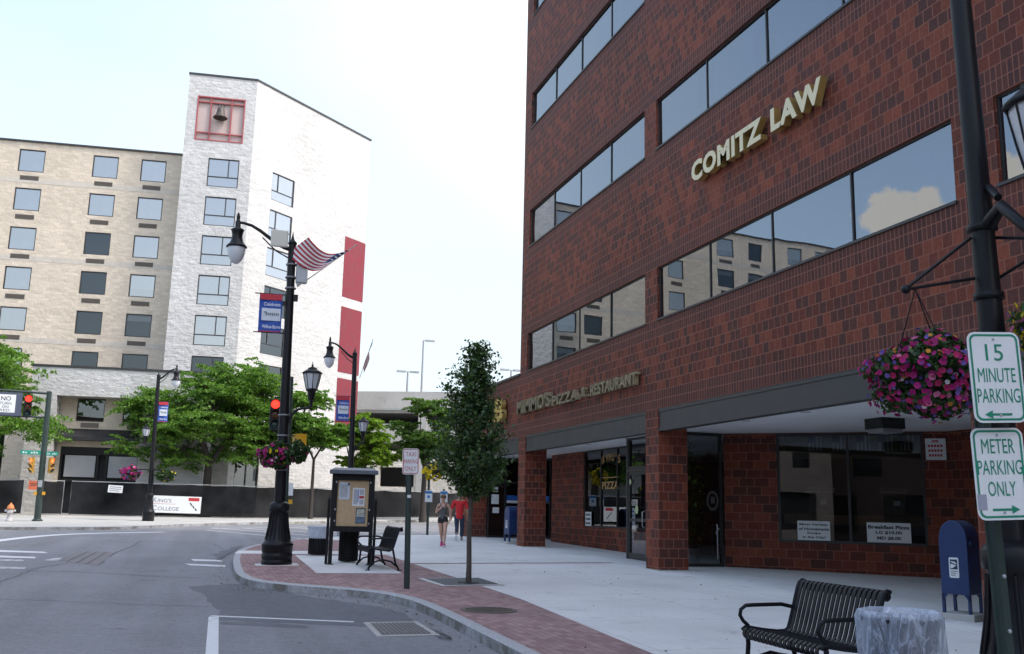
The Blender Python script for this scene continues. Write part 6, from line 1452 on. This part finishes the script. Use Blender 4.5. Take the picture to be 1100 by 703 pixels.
def basket(label, top, c, rad, nleaf, nflow, mix, leaf, fl, cname='hanging_basket', wire=True, weight=None, group='hanging flower baskets'):
    t = thing(cname, label, 'flower basket', c, group=group)
    mb = MB(); mb.lathe([(.04, -.42*rad[2]), (.5*rad[0], -.30*rad[2]), (.66*rad[0], .05*rad[2]), (.68*rad[0], .12*rad[2])], 16); mb.build('basket', pm('coir_basket', (.07, .05, .035), .9, .3, 20.), t)
    d = RNG.normal(size=(nleaf, 3)); d /= np.linalg.norm(d, axis=1, keepdims=True); rr = RNG.uniform(.55, 1.0, (nleaf, 1))**.6
    lump = 1 + .16*np.sin(d[:, :1]*5.1 + 1)*np.cos(d[:, 1:2]*4.3) + .1*np.sin(d[:, 2:3]*7); P = d*rr*lump*np.array(rad)
    v, f = leaves(P, leaf, .3); mesh_np('foliage', v, f, M_BLEAF, t)
    if wire:
        tp = Vector(top)-Vector(c); mb = MB()
        for j in range(3):
            a = 2*math.pi*j/3 + .4; mb.tube([tp, (.62*rad[0]*math.cos(a), .62*rad[0]*math.sin(a), .12*rad[2])], .005, 5)
        mb.build('hanger', M_BLACK, t)
    tot = sum(w for _, w in mix); done = 0
    for k, w_ in mix:
        n = max(1, int(nflow*w_/tot)); vs = []; fs = []
        for i in range(n):
            u = Vector((random.gauss(0, 1), random.gauss(0, 1), random.gauss(.1, .8))).normalized()
            if weight: 
                for _ in range(6):
                    if random.random() < max(0.05, .5 + .5*u.dot(Vector(weight))): break
                    u = Vector((random.gauss(0, 1), random.gauss(0, 1), random.gauss(0, .8))).normalized()
            lp = 1 + .16*math.sin(u.x*5.1+1)*math.cos(u.y*4.3) + .1*math.sin(u.z*7)
            q = Vector((u.x*rad[0], u.y*rad[1], u.z*rad[2]))*lp*random.uniform(.96, 1.08); nn_ = (u + Vector((random.gauss(0, .35), random.gauss(0, .35), random.gauss(.1, .35)))).normalized()
            a = nn_.cross(Vector((.3, .2, 1))).normalized(); b = nn_.cross(a); s = fl*random.uniform(.7, 1.2)*(.72 if k in ('violet', 'orange', 'white') else 1); o = len(vs); vs.append(q - nn_*s*.45)
            K = 10
            for j in range(K):
                an = 2*math.pi*j/K; r_ = s*(1.0 if j % 2 == 0 else .86); vs.append(q + (a*math.cos(an) + b*math.sin(an))*r_ + nn_*random.uniform(-.1, .1)*s)
            for j in range(K): fs.append((o, o+1+j, o+1+(j+1) % K))
        if k not in FM: FM[k] = flower_mat(k)
        mesh_np('flowers', np.array([tuple(x) for x in vs]), np.array(fs), FM[k], t)
    return t
bc = Vector((5.21, 5.84, 2.615))
basket('near hanging basket of magenta petunias left of the parking signs', (5.03, 5.75, 3.25), bc, (.43, .42, .31), 5200, 540, [('magenta', 8), ('deep_pink', 4), ('violet', 5), ('orange', 1.6), ('pink', 1.4), ('white', .6)], .026, .026, weight=(-.45, -.6, -.1))
bc2 = Vector((5.84, 5.12, 2.93))
basket('near hanging basket of yellow and mauve flowers at the right frame edge', (5.86, 5.14, 3.56), bc2, (.34, .34, .30), 2600, 260, [('yellow', 9), ('violet', 3), ('pink', 1.5)], .027, .026, weight=(-.4, -.6, .2))
mb_c = Vector((1.60, 21.42, L1.z + 2.32))
basket('magenta and white flower basket on the near street lamp', mb_c, mb_c + Vector((.0, 0, 0)), (.36, .34, .28), 1500, 150, [('magenta', 7), ('white', 1), ('yellow', .4)], .040, .040, wire=False, weight=(-.9, -.3, 0))
mbx = Vector((2.03, 21.5, L1.z + 2.42)); basket('green trailing basket with few flowers right of the near street lamp', mbx, mbx, (.26, .26, .24), 900, 16, [('magenta', 1), ('white', 1)], .040, .03, wire=False)
l3b = L3 + Vector((-.95, -.1, 2.25)); basket('small magenta flower basket on the far lamp by the college banner', l3b, l3b, (.46, .36, .32), 700, 150, [('magenta', 6), ('pink', 3), ('violet', 3)], .06, .075, wire=False)
l3c = L3 + Vector((.62, -.1, 2.18)); basket('small dull green flower basket on the far lamp by the college banner', l3c, l3c, (.46, .36, .30), 800, 30, [('yellow', 1), ('violet', 1)], .06, .05, wire=False)
mb = MB(); mb.tube([(-.95, -.1, 2.45), (.62, -.1, 2.42)], .03, 6); mb.build('basket_bracket', M_BLACK, lamp3)
mb = MB(); mb.tube([(-.1, -.24, 2.55), (.3, -.14, 2.6)], .02, 6); mb.tube([(0, 0, 2.6), (-.1, -.24, 2.55)], .02, 6); mb.build('basket_bracket', M_BLACK, lamp1)
p = G(459, 575); yb_ = Vector((p.x+.15, p.y-.1, gz(p.y)+2.55)); basket('bright yellow flower basket on the thin post behind young tree', yb_, yb_, (.40, .3, .36), 260, 60, [('yellow', 1)], .06, .085, wire=False)
# plant in the vestibule
vp = Vector((12.0, 22.15, gz(22.1)))
pt_ = thing('potted_plant', 'tall leafy plant in white pot inside the dark glass vestibule', 'plant', vp)
mb = MB(); mb.lathe([(.15, 0), (.20, .05), (.24, .40), (.26, .42), (.22, .42)], 18); mb.build('pot', pm('white_glazed_pot', (.55, .56, .55), .4), pt_)
d = RNG.normal(size=(900, 3)); P = d*np.array([.16, .16, .55]) + np.array([-.05, 0, 1.7]); v, f = leaves(P, .07, .2); mesh_np('foliage', v, f, M_LEAF_DARK, pt_)
mb = MB(); mb.tube([(0, 0, .4), (-.05, 0, 1.8)], .02, 6); mb.build('stem', M_BARK, pt_)
# two brown lidded boxes standing in for an unidentified reflection in the angled panes
for s, lab in ((2.25, 'brown lidded box standing in for the reflection in left angled pane'), (3.95, 'brown lidded box standing in for the reflection in right angled pane')):
    q = apt(s, -.95 if False else -.62, 1.62); t = thing('reflection_box', lab, 'reflection_box', (q[0], q[1], 1.62), math.atan2(ea.y, ea.x), group='brown boxes standing in for a shop window reflection')
    mb = MB(); mb.box((-.22, -.2, 0), (.30, .2, .52)); mb.build('box_body', pm('brown_laminate', (.14, .095, .06), .6, .2), t)
    mb = MB(); mb.add([(-.28, -.25, .52), (.36, -.25, .52), (.36, .25, .62), (-.28, .25, .62), (-.28, -.25, .55), (.36, -.25, .55), (.36, .25, .65), (-.28, .25, .65)], [(0, 3, 2, 1), (4, 5, 6, 7), (0, 1, 5, 4), (1, 2, 6, 5), (2, 3, 7, 6), (3, 0, 4, 7)]); mb.build('lid', pm('pale_lid', (.5, .5, .5), .6), t)
    mb = MB(); mb.box((.02, -.206, .22), (.18, -.2, .34)); mb.build('label_card', M_PAPER, t)
d_ = ray(950, 450); k_ = (3.58-EYE)/d_.z; q = Vector((d_.x*k_, d_.y*k_, 3.58)); t = thing('ceiling_light', 'black boxed light fixed under the white arcade soffit', 'ceiling light', q)
mb = MB(); mb.box((-.28, -.28, -.22), (.28, .28, 0)); mb.build('housing', M_BLACKM, t); mb = MB(); mb.box((-.24, -.24, -.30), (.24, .24, -.22)); mb.build('diffuser', pm('grey_diffuser', (.25, .25, .25), .5), t)

# windblown leaf bits and grit in the gutter
pl_ = []
KG = offset_path(KP, -.14)
for i in range(420):
    k = random.randrange(8, len(KG)-40); a = Vector(KG[k]); b = Vector(KG[k+1]); q = a.lerp(b, random.random()); o_ = abs(random.gauss(0, .16)); d = (b-a).normalized() if (b-a).length > 1e-6 else Vector((0, 1)); q = q + Vector((-d.y, d.x))*o_
    pl_.append((q.x, q.y, rz_(q.y)+.008))
for i in range(90):
    x, y = random.uniform(3.6, 9.5), random.uniform(7, 22); pl_.append((x, y, gz(y)+.014))
v, f = leaves(pl_, .016, 2.5, .6, .2); lo = mesh_np('leaf_litter', v, f, leaf_mat('dry_leaf_bits', [(.10, .075, .04), (.16, .14, .06), (.30, .28, .22)], .1), None)
tag(lo, 'dry leaf bits and grit blown along the gutter', 'leaf litter', kind='stuff')
# ================================================================== PEOPLE
M_SKIN = pm('skin_light', (.50, .29, .21), .55, .08, 8.); M_SKIN2 = pm('skin_tan', (.36, .20, .13), .55, .08, 8.)
def skin_obj(name, mat, parent, V, E, root=0, sub=2):
    """continuous tapered surface grown round a joint skeleton: V = [(pos, radius)], E = edges"""
    me = bpy.data.meshes.new(name); me.from_pydata([tuple(v[0]) for v in V], E, []); me.materials.append(mat)
    o = bpy.data.objects.new(name, me); C.objects.link(o); o.parent = parent
    sk_ = o.modifiers.new('skin', 'SKIN'); sk_.use_smooth_shade = True
    lay = me.skin_vertices[0].data if me.skin_vertices else None
    for i, v in enumerate(V):
        r = v[1] if isinstance(v[1], tuple) else (v[1], v[1]); lay[i].radius = r; lay[i].use_root = (i == root)
    s = o.modifiers.new('smooth', 'SUBSURF'); s.levels = sub; s.render_levels = sub; return o
class Skel:
    def __init__(s): s.V = []; s.E = []
    def v(s, p, r, prev=None):
        s.V.append((Vector(p), r)); i = len(s.V)-1
        if prev is not None: s.E.append((prev, i))
        return i
    def chain(s, pts, prev=None):
        for p, r in pts: prev = s.v(p, r, prev)
        return prev
def hand(sk, wrist, d, side, prev, palm=.085):
    """palm, four curled fingers of unequal length and a thumb from the side of the palm"""
    d = Vector(d).normalized(); s = Vector(side).normalized(); n = d.cross(s).normalized(); w = Vector(wrist)
    m = sk.v(w + d*palm*.55, .026, prev); k = sk.v(w + d*palm, .022, m)
    for off, ln in ((-.026, .058), (-.009, .070), (.009, .066), (.025, .050)):
        a = sk.v(w + d*(palm+.022) + s*off, .0095, k); sk.chain([(w + d*(palm+.02+ln*.55) + s*off*1.1 + n*.012, .0088), (w + d*(palm+.01+ln*.85) + s*off*1.1 + n*.032, .0075)], a)
    sk.chain([(w + d*palm*.45 - s*.042 + n*.008, .011), (w + d*palm*.85 - s*.052 + n*.018, .009)], m)
def shoe(t, p, yaw, pitch, mat, sole, L_=.25):
    M = Matrix.Translation(Vector(p)) @ Matrix.Rotation(yaw, 4, 'Z') @ Matrix.Rotation(pitch, 4, 'X')
    mb = MB()
    prof = [(-.07, .035, .085), (-.02, .042, .10), (.05, .045, .075), (.12, .046, .055), (.165, .036, .045), (.185, .015, .03)]
    vs = []; fs = []; K = 10
    for (y, hw, hh) in [(-.085, .018, .06)] + prof:
        for j in range(K):
            a = 2*math.pi*j/K; vs.append((hw*math.cos(a), -y, .02 + max(0, (.5+.5*math.sin(a)))*hh))
    n = len(prof)+1
    for i in range(n-1):
        for j in range(K): fs.append((i*K+j, i*K+(j+1) % K, (i+1)*K+(j+1) % K, (i+1)*K+j))
    fs += [tuple(reversed(range(K))), tuple((n-1)*K+j for j in range(K))]
    mb.add(vs, fs, True, M); o = mb.build('shoe', mat, t)
    mb = MB(); mb.prism([(-.03, .085), (.03, .085), (.046, .02), (.050, -.12), (.028, -.19), (-.028, -.19), (-.050, -.12), (-.046, .02)], 0, .026, M); mb.build('sole', sole, o)
def head(t, sk, nb, c, mat, fwd, r=.098):
    """skull, jaw and neck as part of the body chain; nose, eyes and ears added by the caller"""
    c = Vector(c); f = Vector(fwd)
    a = sk.v(c - Vector((0, 0, .085)) + f*.018, .058, nb); b = sk.v(c + f*.004, .084, a); return sk.v(c + Vector((0, 0, .062)) - f*.012, .066, b)
def face(t, c, f, skin, glasses=None):
    f = Vector(f).normalized(); s = f.cross(Vector((0, 0, 1))).normalized(); c = Vector(c)
    mb = MB(); mb.tube([c + f*.082 + Vector((0, 0, .02)), c + f*.100 - Vector((0, 0, .008)), c + f*.106 - Vector((0, 0, .022)), c + f*.085 - Vector((0, 0, .03))], [.007, .010, .013, .009], 8); mb.build('nose', skin, t)
    for sg in (-1, 1):
        mb = MB(); mb.sphere(c + s*sg*.083 - Vector((0, 0, .008)), (.012, .020, .030), 8, 6); mb.build('ear', skin, t)
        if not glasses: mb = MB(); mb.sphere(c + s*sg*.032 + f*.078 + Vector((0, 0, .012)), (.012, .008, .007), 8, 6); mb.build('eye', M_INK, t)
    mb = MB(); mb.sphere(c + f*.085 - Vector((0, 0, .056)), (.022, .008, .006), 8, 5); mb.build('mouth', pm('lip_tone', (.36, .12, .11), .5), t)
    if glasses:
        mb = MB()
        for sg in (-1, 1): mb.sphere(c + s*sg*.036 + f*.088 + Vector((0, 0, .012)), (.032, .012, .022), 10, 6)
        mb.tube([c - s*.085 + Vector((0, 0, .014)), c - s*.07 + f*.07 + Vector((0, 0, .016)), c + f*.095 + Vector((0, 0, .018)), c + s*.07 + f*.07 + Vector((0, 0, .016)), c + s*.085 + Vector((0, 0, .014))], .005, 5); mb.build('sunglasses', glasses, t)

# ---- woman walking towards the viewer (local -y is forward)
wp = Vector((7.42, 29.75, gz(29.75)))
wo_ = thing('person', 'woman in grey tank top, black shorts and sunglasses walking towards the viewer', 'person', wp, R(-18))
K_ = .985; hc = Vector((-.01, -.05, 1.50))
sk = Skel(); pel = sk.v((0, 0, .86), .118); wa = sk.v((0, -.005, 1.01), .098, pel); ch = sk.v((0, -.01, 1.17), .112, wa); up_ = sk.v((0, -.005, 1.28), .085, ch); nk = sk.v((0, -.02, 1.37), .046, up_)
head(wo_, sk, nk, hc, M_SKIN, (0, -1, 0))
# her right arm (image left) bent, hand before the chest; left arm hanging forward
e = sk.chain([((-.155, 0, 1.275), .048), ((-.205, .05, 1.13), .040), ((-.225, .06, 1.02), .036), ((-.185, -.06, 1.07), .032), ((-.115, -.16, 1.14), .024)], up_); hand(sk, (-.115, -.16, 1.14), (.6, -.4, .5), (0, .3, 1), e)
e = sk.chain([((.155, 0, 1.275), .048), ((.205, .02, 1.13), .040), ((.225, .0, 1.00), .035), ((.235, -.10, .90), .030), ((.225, -.18, .83), .023)], up_); hand(sk, (.225, -.18, .83), (-.05, -.5, -.8), (0, -1, .2), e)
# front (left) leg planted, right leg pushing off behind
sk.chain([((.085, -.01, .80), .090), ((.088, -.10, .63), .074), ((.085, -.17, .46), .056), ((.083, -.18, .33), .052), ((.08, -.22, .18), .038), ((.078, -.26, .075), .032)], pel)
sk.chain([((-.085, .02, .80), .090), ((-.075, .05, .63), .072), ((-.055, .04, .46), .055), ((-.045, .15, .33), .050), ((-.04, .27, .20), .036), ((-.04, .33, .115), .031)], pel)
skin_obj('body', M_SKIN, wo_, sk.V, sk.E)
face(wo_, hc, (0, -1, 0), M_SKIN, M_BLACKM)
sk = Skel(); a0 = sk.v((0, 0, .80), .132); a = sk.v((0, 0, .90), .132, a0); b = sk.v((0, -.005, 1.01), .112, a); c = sk.v((0, -.014, 1.17), .125, b); d = sk.v((0, -.008, 1.235), .105, c)
skin_obj('tank_top', pm('grey_tank_top', (.085, .085, .09), .85, .1, 14.), wo_, sk.V, sk.E)
mb = MB()
for sx in (-1, 1): mb.tube([(sx*.07, -.115, 1.21), (sx*.085, -.075, 1.31), (sx*.085, .02, 1.335), (sx*.07, .09, 1.25)], .016, 6)
mb.build('strap', MATS['grey_tank_top'], wo_)
sk = Skel(); a1 = sk.v((0, 0, .98), .118); a = sk.v((0, 0, .87), .136, a1)
sk.chain([((.088, -.015, .79), .102), ((.09, -.07, .69), .092)], a); sk.chain([((-.088, .02, .79), .102), ((-.08, .045, .69), .090)], a)
skin_obj('shorts', pm('black_shorts', (.012, .012, .014), .8), wo_, sk.V, sk.E)
mb = MB(); mb.sphere(hc + Vector((0, .018, .028)), (.092, .094, .088), 14, 10); mb.build('hair', pm('light_brown_hair', (.16, .09, .045), .6, .25, 30.), wo_)
mb = MB(); mb.tube([hc + Vector((0, .10, .03)), hc + Vector((.01, .14, -.04)), hc + Vector((.02, .12, -.15))], [.03, .034, .01], 8); mb.build('ponytail', MATS['light_brown_hair'], wo_)
M_PINK = pm('pink_running_shoe', (.55, .06, .20), .6, .1, 20.)
shoe(wo_, (.078, -.25, 0.0), 0, R(-6), M_PINK, M_SIGNWHITE); shoe(wo_, (-.04, .32, .055), 0, R(32), M_PINK, M_SIGNWHITE)

# ---- man in red walking away (local +y is his forward direction)
mp_ = Vector((8.98, 33.6, gz(33.6)))
ma = thing('person', 'man in loose red T-shirt and blue jeans walking away beside the woman', 'person', mp_, R(-14))
hc = Vector((.01, .02, 1.60))
sk = Skel(); pel = sk.v((0, 0, .92), .125); wa = sk.v((0, 0, 1.08), .118, pel); ch = sk.v((0, .0, 1.27), .135, wa); up_ = sk.v((0, .0, 1.38), .098, ch); nk = sk.v((0, .01, 1.47), .056, up_)
head(ma, sk, nk, hc, M_SKIN2, (0, 1, 0))
for sx, yy in ((-1, .06), (1, -.08)):
    e = sk.chain([((sx*.19, 0, 1.37), .058), ((sx*.255, yy*.3, 1.20), .048), ((sx*.275, yy*.6, 1.08), .043), ((sx*.285, yy+.04, .94), .036), ((sx*.28, yy+.10, .83), .028)], up_); hand(sk, (sx*.28, yy+.10, .83), (0, .35, -.9), (0, sx*1., .2), e)
sk.chain([((.095, .0, .85), .100), ((.10, .03, .66), .082), ((.10, .06, .49), .064), ((.10, .04, .35), .058), ((.10, .03, .20), .045), ((.10, .02, .085), .038)], pel)
sk.chain([((-.095, 0, .85), .100), ((-.09, .0, .66), .080), ((-.08, -.02, .50), .062), ((-.08, -.14, .38), .056), ((-.085, -.28, .27), .042), ((-.09, -.34, .20), .036)], pel)
skin_obj('body', M_SKIN2, ma, sk.V, sk.E); face(ma, hc, (0, 1, 0), M_SKIN2)
sk = Skel(); a0 = sk.v((0, 0, .74), .168); a = sk.v((0, 0, .86), .168, a0); b = sk.v((0, 0, 1.02), .150, a); c = sk.v((0, 0, 1.26), .160, b); d = sk.v((0, .0, 1.39), .112, c)
for sx, yy in ((-1, .06), (1, -.08)): sk.chain([((sx*.185, 0, 1.365), .080), ((sx*.255, yy*.3, 1.20), .074), ((sx*.272, yy*.5, 1.10), .070)], d)
skin_obj('t_shirt', pm('red_cotton', (.52, .018, .022), .85, .08, 10.), ma, sk.V, sk.E)
sk = Skel(); a1 = sk.v((0, 0, 1.0), .125); a = sk.v((0, 0, .90), .142, a1)
sk.chain([((.10, .0, .82), .112), ((.102, .03, .66), .096), ((.10, .06, .49), .080), ((.10, .04, .33), .074), ((.10, .03, .13), .070)], a)
sk.chain([((-.10, 0, .82), .112), ((-.092, .0, .66), .094), ((-.08, -.02, .50), .078), ((-.08, -.15, .37), .072), ((-.087, -.29, .25), .064)], a)
skin_obj('jeans', pm('dark_blue_denim', (.022, .034, .062), .85, .2, 16.), ma, sk.V, sk.E)
mb = MB(); mb.sphere(hc + Vector((0, -.022, .026)), (.092, .094, .094), 14, 10); mb.build('hair', pm('dark_brown_hair', (.022, .016, .012), .6, .25, 30.), ma)
M_WSH = pm('grey_sneaker', (.16, .16, .17), .6, .1, 20.)
shoe(ma, (.10, .03, 0), R(180), 0, M_WSH, M_SIGNWHITE); shoe(ma, (-.09, -.33, .125), R(180), R(50), M_WSH, M_SIGNWHITE)

# ================================================================== ACROSS THE STREET, BEHIND THE VIEWER (for the shop glass, and one row added to block low skylight)
ob = thing('row_building', 'low dark brick row of shops across the street behind the viewer', 'building', (-30, -40, gz(-40)))
FO = frame((4.0, -30.0), (-1, .48))
opn = [(s, s+2.2, z, z+1.9) for s in np.arange(3, 62, 5.0).tolist() for z in (4.6, 8.6)] + [(s, s+5.0, .4, 3.2) for s in np.arange(2, 62, 7.0).tolist()]
mb = MB(FO); wall_open(mb, 0, 66, gz(-40)-1, 12.5, opn, .2); mb.quad([(0, 0, -2), (0, 0, 12.5), (0, 10, 12.5), (0, 10, -2)][::-1]); mb.quad([(66, 10, -2), (66, 10, 12.5), (66, 0, 12.5), (66, 0, -2)][::-1]); mb.quad([(0, 10, -2), (0, 10, 12.5), (66, 10, 12.5), (66, 10, -2)]); mb.quad([(0, 0, 12.5), (66, 0, 12.5), (66, 10, 12.5), (0, 10, 12.5)]); mb.build('wall', pm('brown_brick_row', (.11, .075, .06), .85, .2, 1.5), ob, world=True)
mb = MB(FO)
for a, b, c_, d_ in opn: mb.quad([(a, .2, c_), (b, .2, c_), (b, .2, d_), (a, .2, d_)])
mb.build('window', pm('dark_row_glass', (.02, .022, .025), .1), ob, world=True)
ob2 = thing('row_building', 'unseen two storey grey row added on the left to block low skylight', 'building', (-24, 5, gz(5)))  # unseen row, added to keep low skylight out of the arcade
FO2 = frame((-22.0, -14.0), (0, 1))
opn = [(s, s+1.6, 5.0, 7.0) for s in np.arange(2, 44, 3.6).tolist()] + [(s, s+4.6, .6, 3.2) for s in np.arange(1.5, 42, 6.2).tolist()]
mb = MB(FO2); wall_open(mb, 0, 47, -1, 8.6, opn, .2); mb.quad([(0, 0, -2), (0, 0, 8.6), (0, 10, 8.6), (0, 10, -2)][::-1]); mb.quad([(47, 10, -2), (47, 10, 8.6), (47, 0, 8.6), (47, 0, -2)][::-1]); mb.quad([(0, 10, -2), (0, 10, 8.6), (47, 10, 8.6), (47, 10, -2)]); mb.quad([(0, 0, 8.6), (47, 0, 8.6), (47, 10, 8.6), (0, 10, 8.6)]); mb.build('wall', pm('grey_brown_row', (.16, .14, .125), .85, .2, 1.5), ob2, world=True)
mb = MB(FO2)
for a, b, c_, d_ in opn: mb.quad([(a, .2, c_), (b, .2, c_), (b, .2, d_), (a, .2, d_)])
mb.build('window', MATS['dark_row_glass'], ob2, world=True)
for x, y in ((-6, -24), (-15, -27), (-24, -29)):
    tree('street_tree', {-6: 'dark spreading street tree behind the viewer nearest the brick office', -15: 'dark spreading street tree behind the viewer in the middle', -24: 'dark spreading street tree behind the viewer farthest from the office'}[x], Vector((x, y, gz(y)-.1)), 2.8, .2, crown_clumps(16, (0, 0, 5.6), (3.8, 3.4, 2.4), 1.1, 1.7), 4500, .22, M_LEAF_DARK, fork=3)
# ================================================================== LIGHT, SKY, RENDER
def mirrored(px, py): d = ray(px, py).normalized(); return (-d.x, d.y, d.z)
CLOUDS = [(mirrored(946, 222), 0.99965, 1.0), (mirrored(958, 228), 0.9996, 1.0), (mirrored(972, 226), 0.99965, 1.0), (mirrored(990, 217), 0.99978, 1.0), (mirrored(936, 232), 0.9998, 1.0), (mirrored(1080, 200), 0.9990, 1.0)]
SUN_EL, SUN_AZ = R(52), R(128)        # azimuth clockwise from +Y: behind the office block, over the viewer's right shoulder
sd = Vector((math.sin(SUN_AZ)*math.cos(SUN_EL), math.cos(SUN_AZ)*math.cos(SUN_EL), math.sin(SUN_EL)))
sl = bpy.data.lights.new('sun', 'SUN'); sl.energy = 0.6; sl.angle = R(10); sl.color = (1.0, 0.95, 0.87)
so = bpy.data.objects.new('sun', sl); C.objects.link(so); so.rotation_euler = (-sd).to_track_quat('-Z', 'Y').to_euler(); so.location = (20, -20, 60)
w = bpy.data.worlds.new('World'); scene.world = w; w.use_nodes = True
nt = w.node_tree; nt.nodes.clear()
out = nt.nodes.new('ShaderNodeOutputWorld'); bg = nt.nodes.new('ShaderNodeBackground'); bg.inputs['Strength'].default_value = 0.105
sk = nt.nodes.new('ShaderNodeTexSky'); sk.sky_type = 'NISHITA'; sk.sun_disc = False; sk.sun_elevation = SUN_EL; sk.sun_rotation = SUN_AZ
sk.air_density = 1.0; sk.dust_density = 2.2; sk.ozone_density = 1.0
tc = nt.nodes.new('ShaderNodeTexCoord'); D_ = tc.outputs['Generated']
sx = nt.nodes.new('ShaderNodeSeparateXYZ'); L(nt, D_, sx.inputs[0])
n = N(nt, 'ShaderNodeTexNoise', Scale=2.6, Detail=8.0, Roughness=0.58)
mp = nt.nodes.new('ShaderNodeMapping'); mp.inputs['Scale'].default_value = (1, 1, 2.2); L(nt, D_, mp.inputs['Vector']); L(nt, mp.outputs[0], n.inputs['Vector'])
# thin haze veil, thicker towards the horizon and brighter beyond the far end of the street
dot = nt.nodes.new('ShaderNodeVectorMath'); dot.operation = 'DOT_PRODUCT'; dot.inputs[1].default_value = (0.42, 0.90, 0.10); L(nt, D_, dot.inputs[0])
ahead = ramp(nt, dot.outputs['Value'], [(0.45, (0, 0, 0)), (0.95, (1, 1, 1))])
low = ramp(nt, sx.outputs[2], [(0.0, (0.90,)*3), (0.25, (0.42,)*3), (0.55, (0.22,)*3), (0.9, (0.08,)*3)])
veil = math_(nt, 'MINIMUM', math_(nt, 'ADD', low.outputs[0], math_(nt, 'MULTIPLY', ahead.outputs[0], 0.62)), 0.97)
veil = math_(nt, 'MAXIMUM', math_(nt, 'ADD', veil, math_(nt, 'MULTIPLY', math_(nt, 'SUBTRACT', n.outputs['Fac'], 0.5), 0.7)), 0.02)
veil = math_(nt, 'MINIMUM', veil, 1.0)
sundot = nt.nodes.new('ShaderNodeVectorMath'); sundot.operation = 'DOT_PRODUCT'; sundot.inputs[1].default_value = sd; L(nt, D_, sundot.inputs[0])
near_sun = ramp(nt, sundot.outputs['Value'], [(0.0, (2.25, 2.62, 2.8)), (0.55, (4.85, 4.95, 4.85)), (1.0, (10.6, 10.2, 9.6))])
c1 = mixc(nt, veil, sk.outputs[0], near_sun.outputs[0])
# small cumulus
def blob(c, lo, hi):
    d = nt.nodes.new('ShaderNodeVectorMath'); d.operation = 'DOT_PRODUCT'; d.inputs[1].default_value = Vector(c).normalized(); L(nt, D_, d.inputs[0])
    return math_(nt, 'MULTIPLY', math_(nt, 'SUBTRACT', d.outputs['Value'], lo), 1.0/(hi-lo))
n2 = N(nt, 'ShaderNodeTexNoise', Scale=80.0, Detail=9.0, Roughness=0.6); L(nt, D_, n2.inputs['Vector'])
msk = None
for cdir, lo, hi in CLOUDS:
    b = math_(nt, 'MAXIMUM', blob(cdir, lo, hi), -1.0)
    v = math_(nt, 'ADD', b, math_(nt, 'MULTIPLY', math_(nt, 'SUBTRACT', n2.outputs['Fac'], 0.5), 1.5))
    msk = v if msk is None else math_(nt, 'MAXIMUM', msk, v)
cm = ramp(nt, msk, [(0.30, (0, 0, 0)), (0.62, (1, 1, 1))])
c2 = mixc(nt, cm.outputs[0], c1, (4.0, 3.7, 3.3))
L(nt, c2, bg.inputs['Color']); L(nt, bg.outputs[0], out.inputs[0])
scene.render.engine = 'CYCLES'
scene.cycles.use_denoising = True; scene.cycles.max_bounces = 8; scene.cycles.transparent_max_bounces = 16
scene.cycles.sample_clamp_indirect = 6.0; scene.cycles.caustics_reflective = False; scene.cycles.caustics_refractive = False
scene.view_settings.view_transform = 'Standard'; scene.view_settings.look = 'None'; scene.view_settings.gamma = 1.0
scene.view_settings.exposure = 2.0; scene.view_settings.use_curve_mapping = False
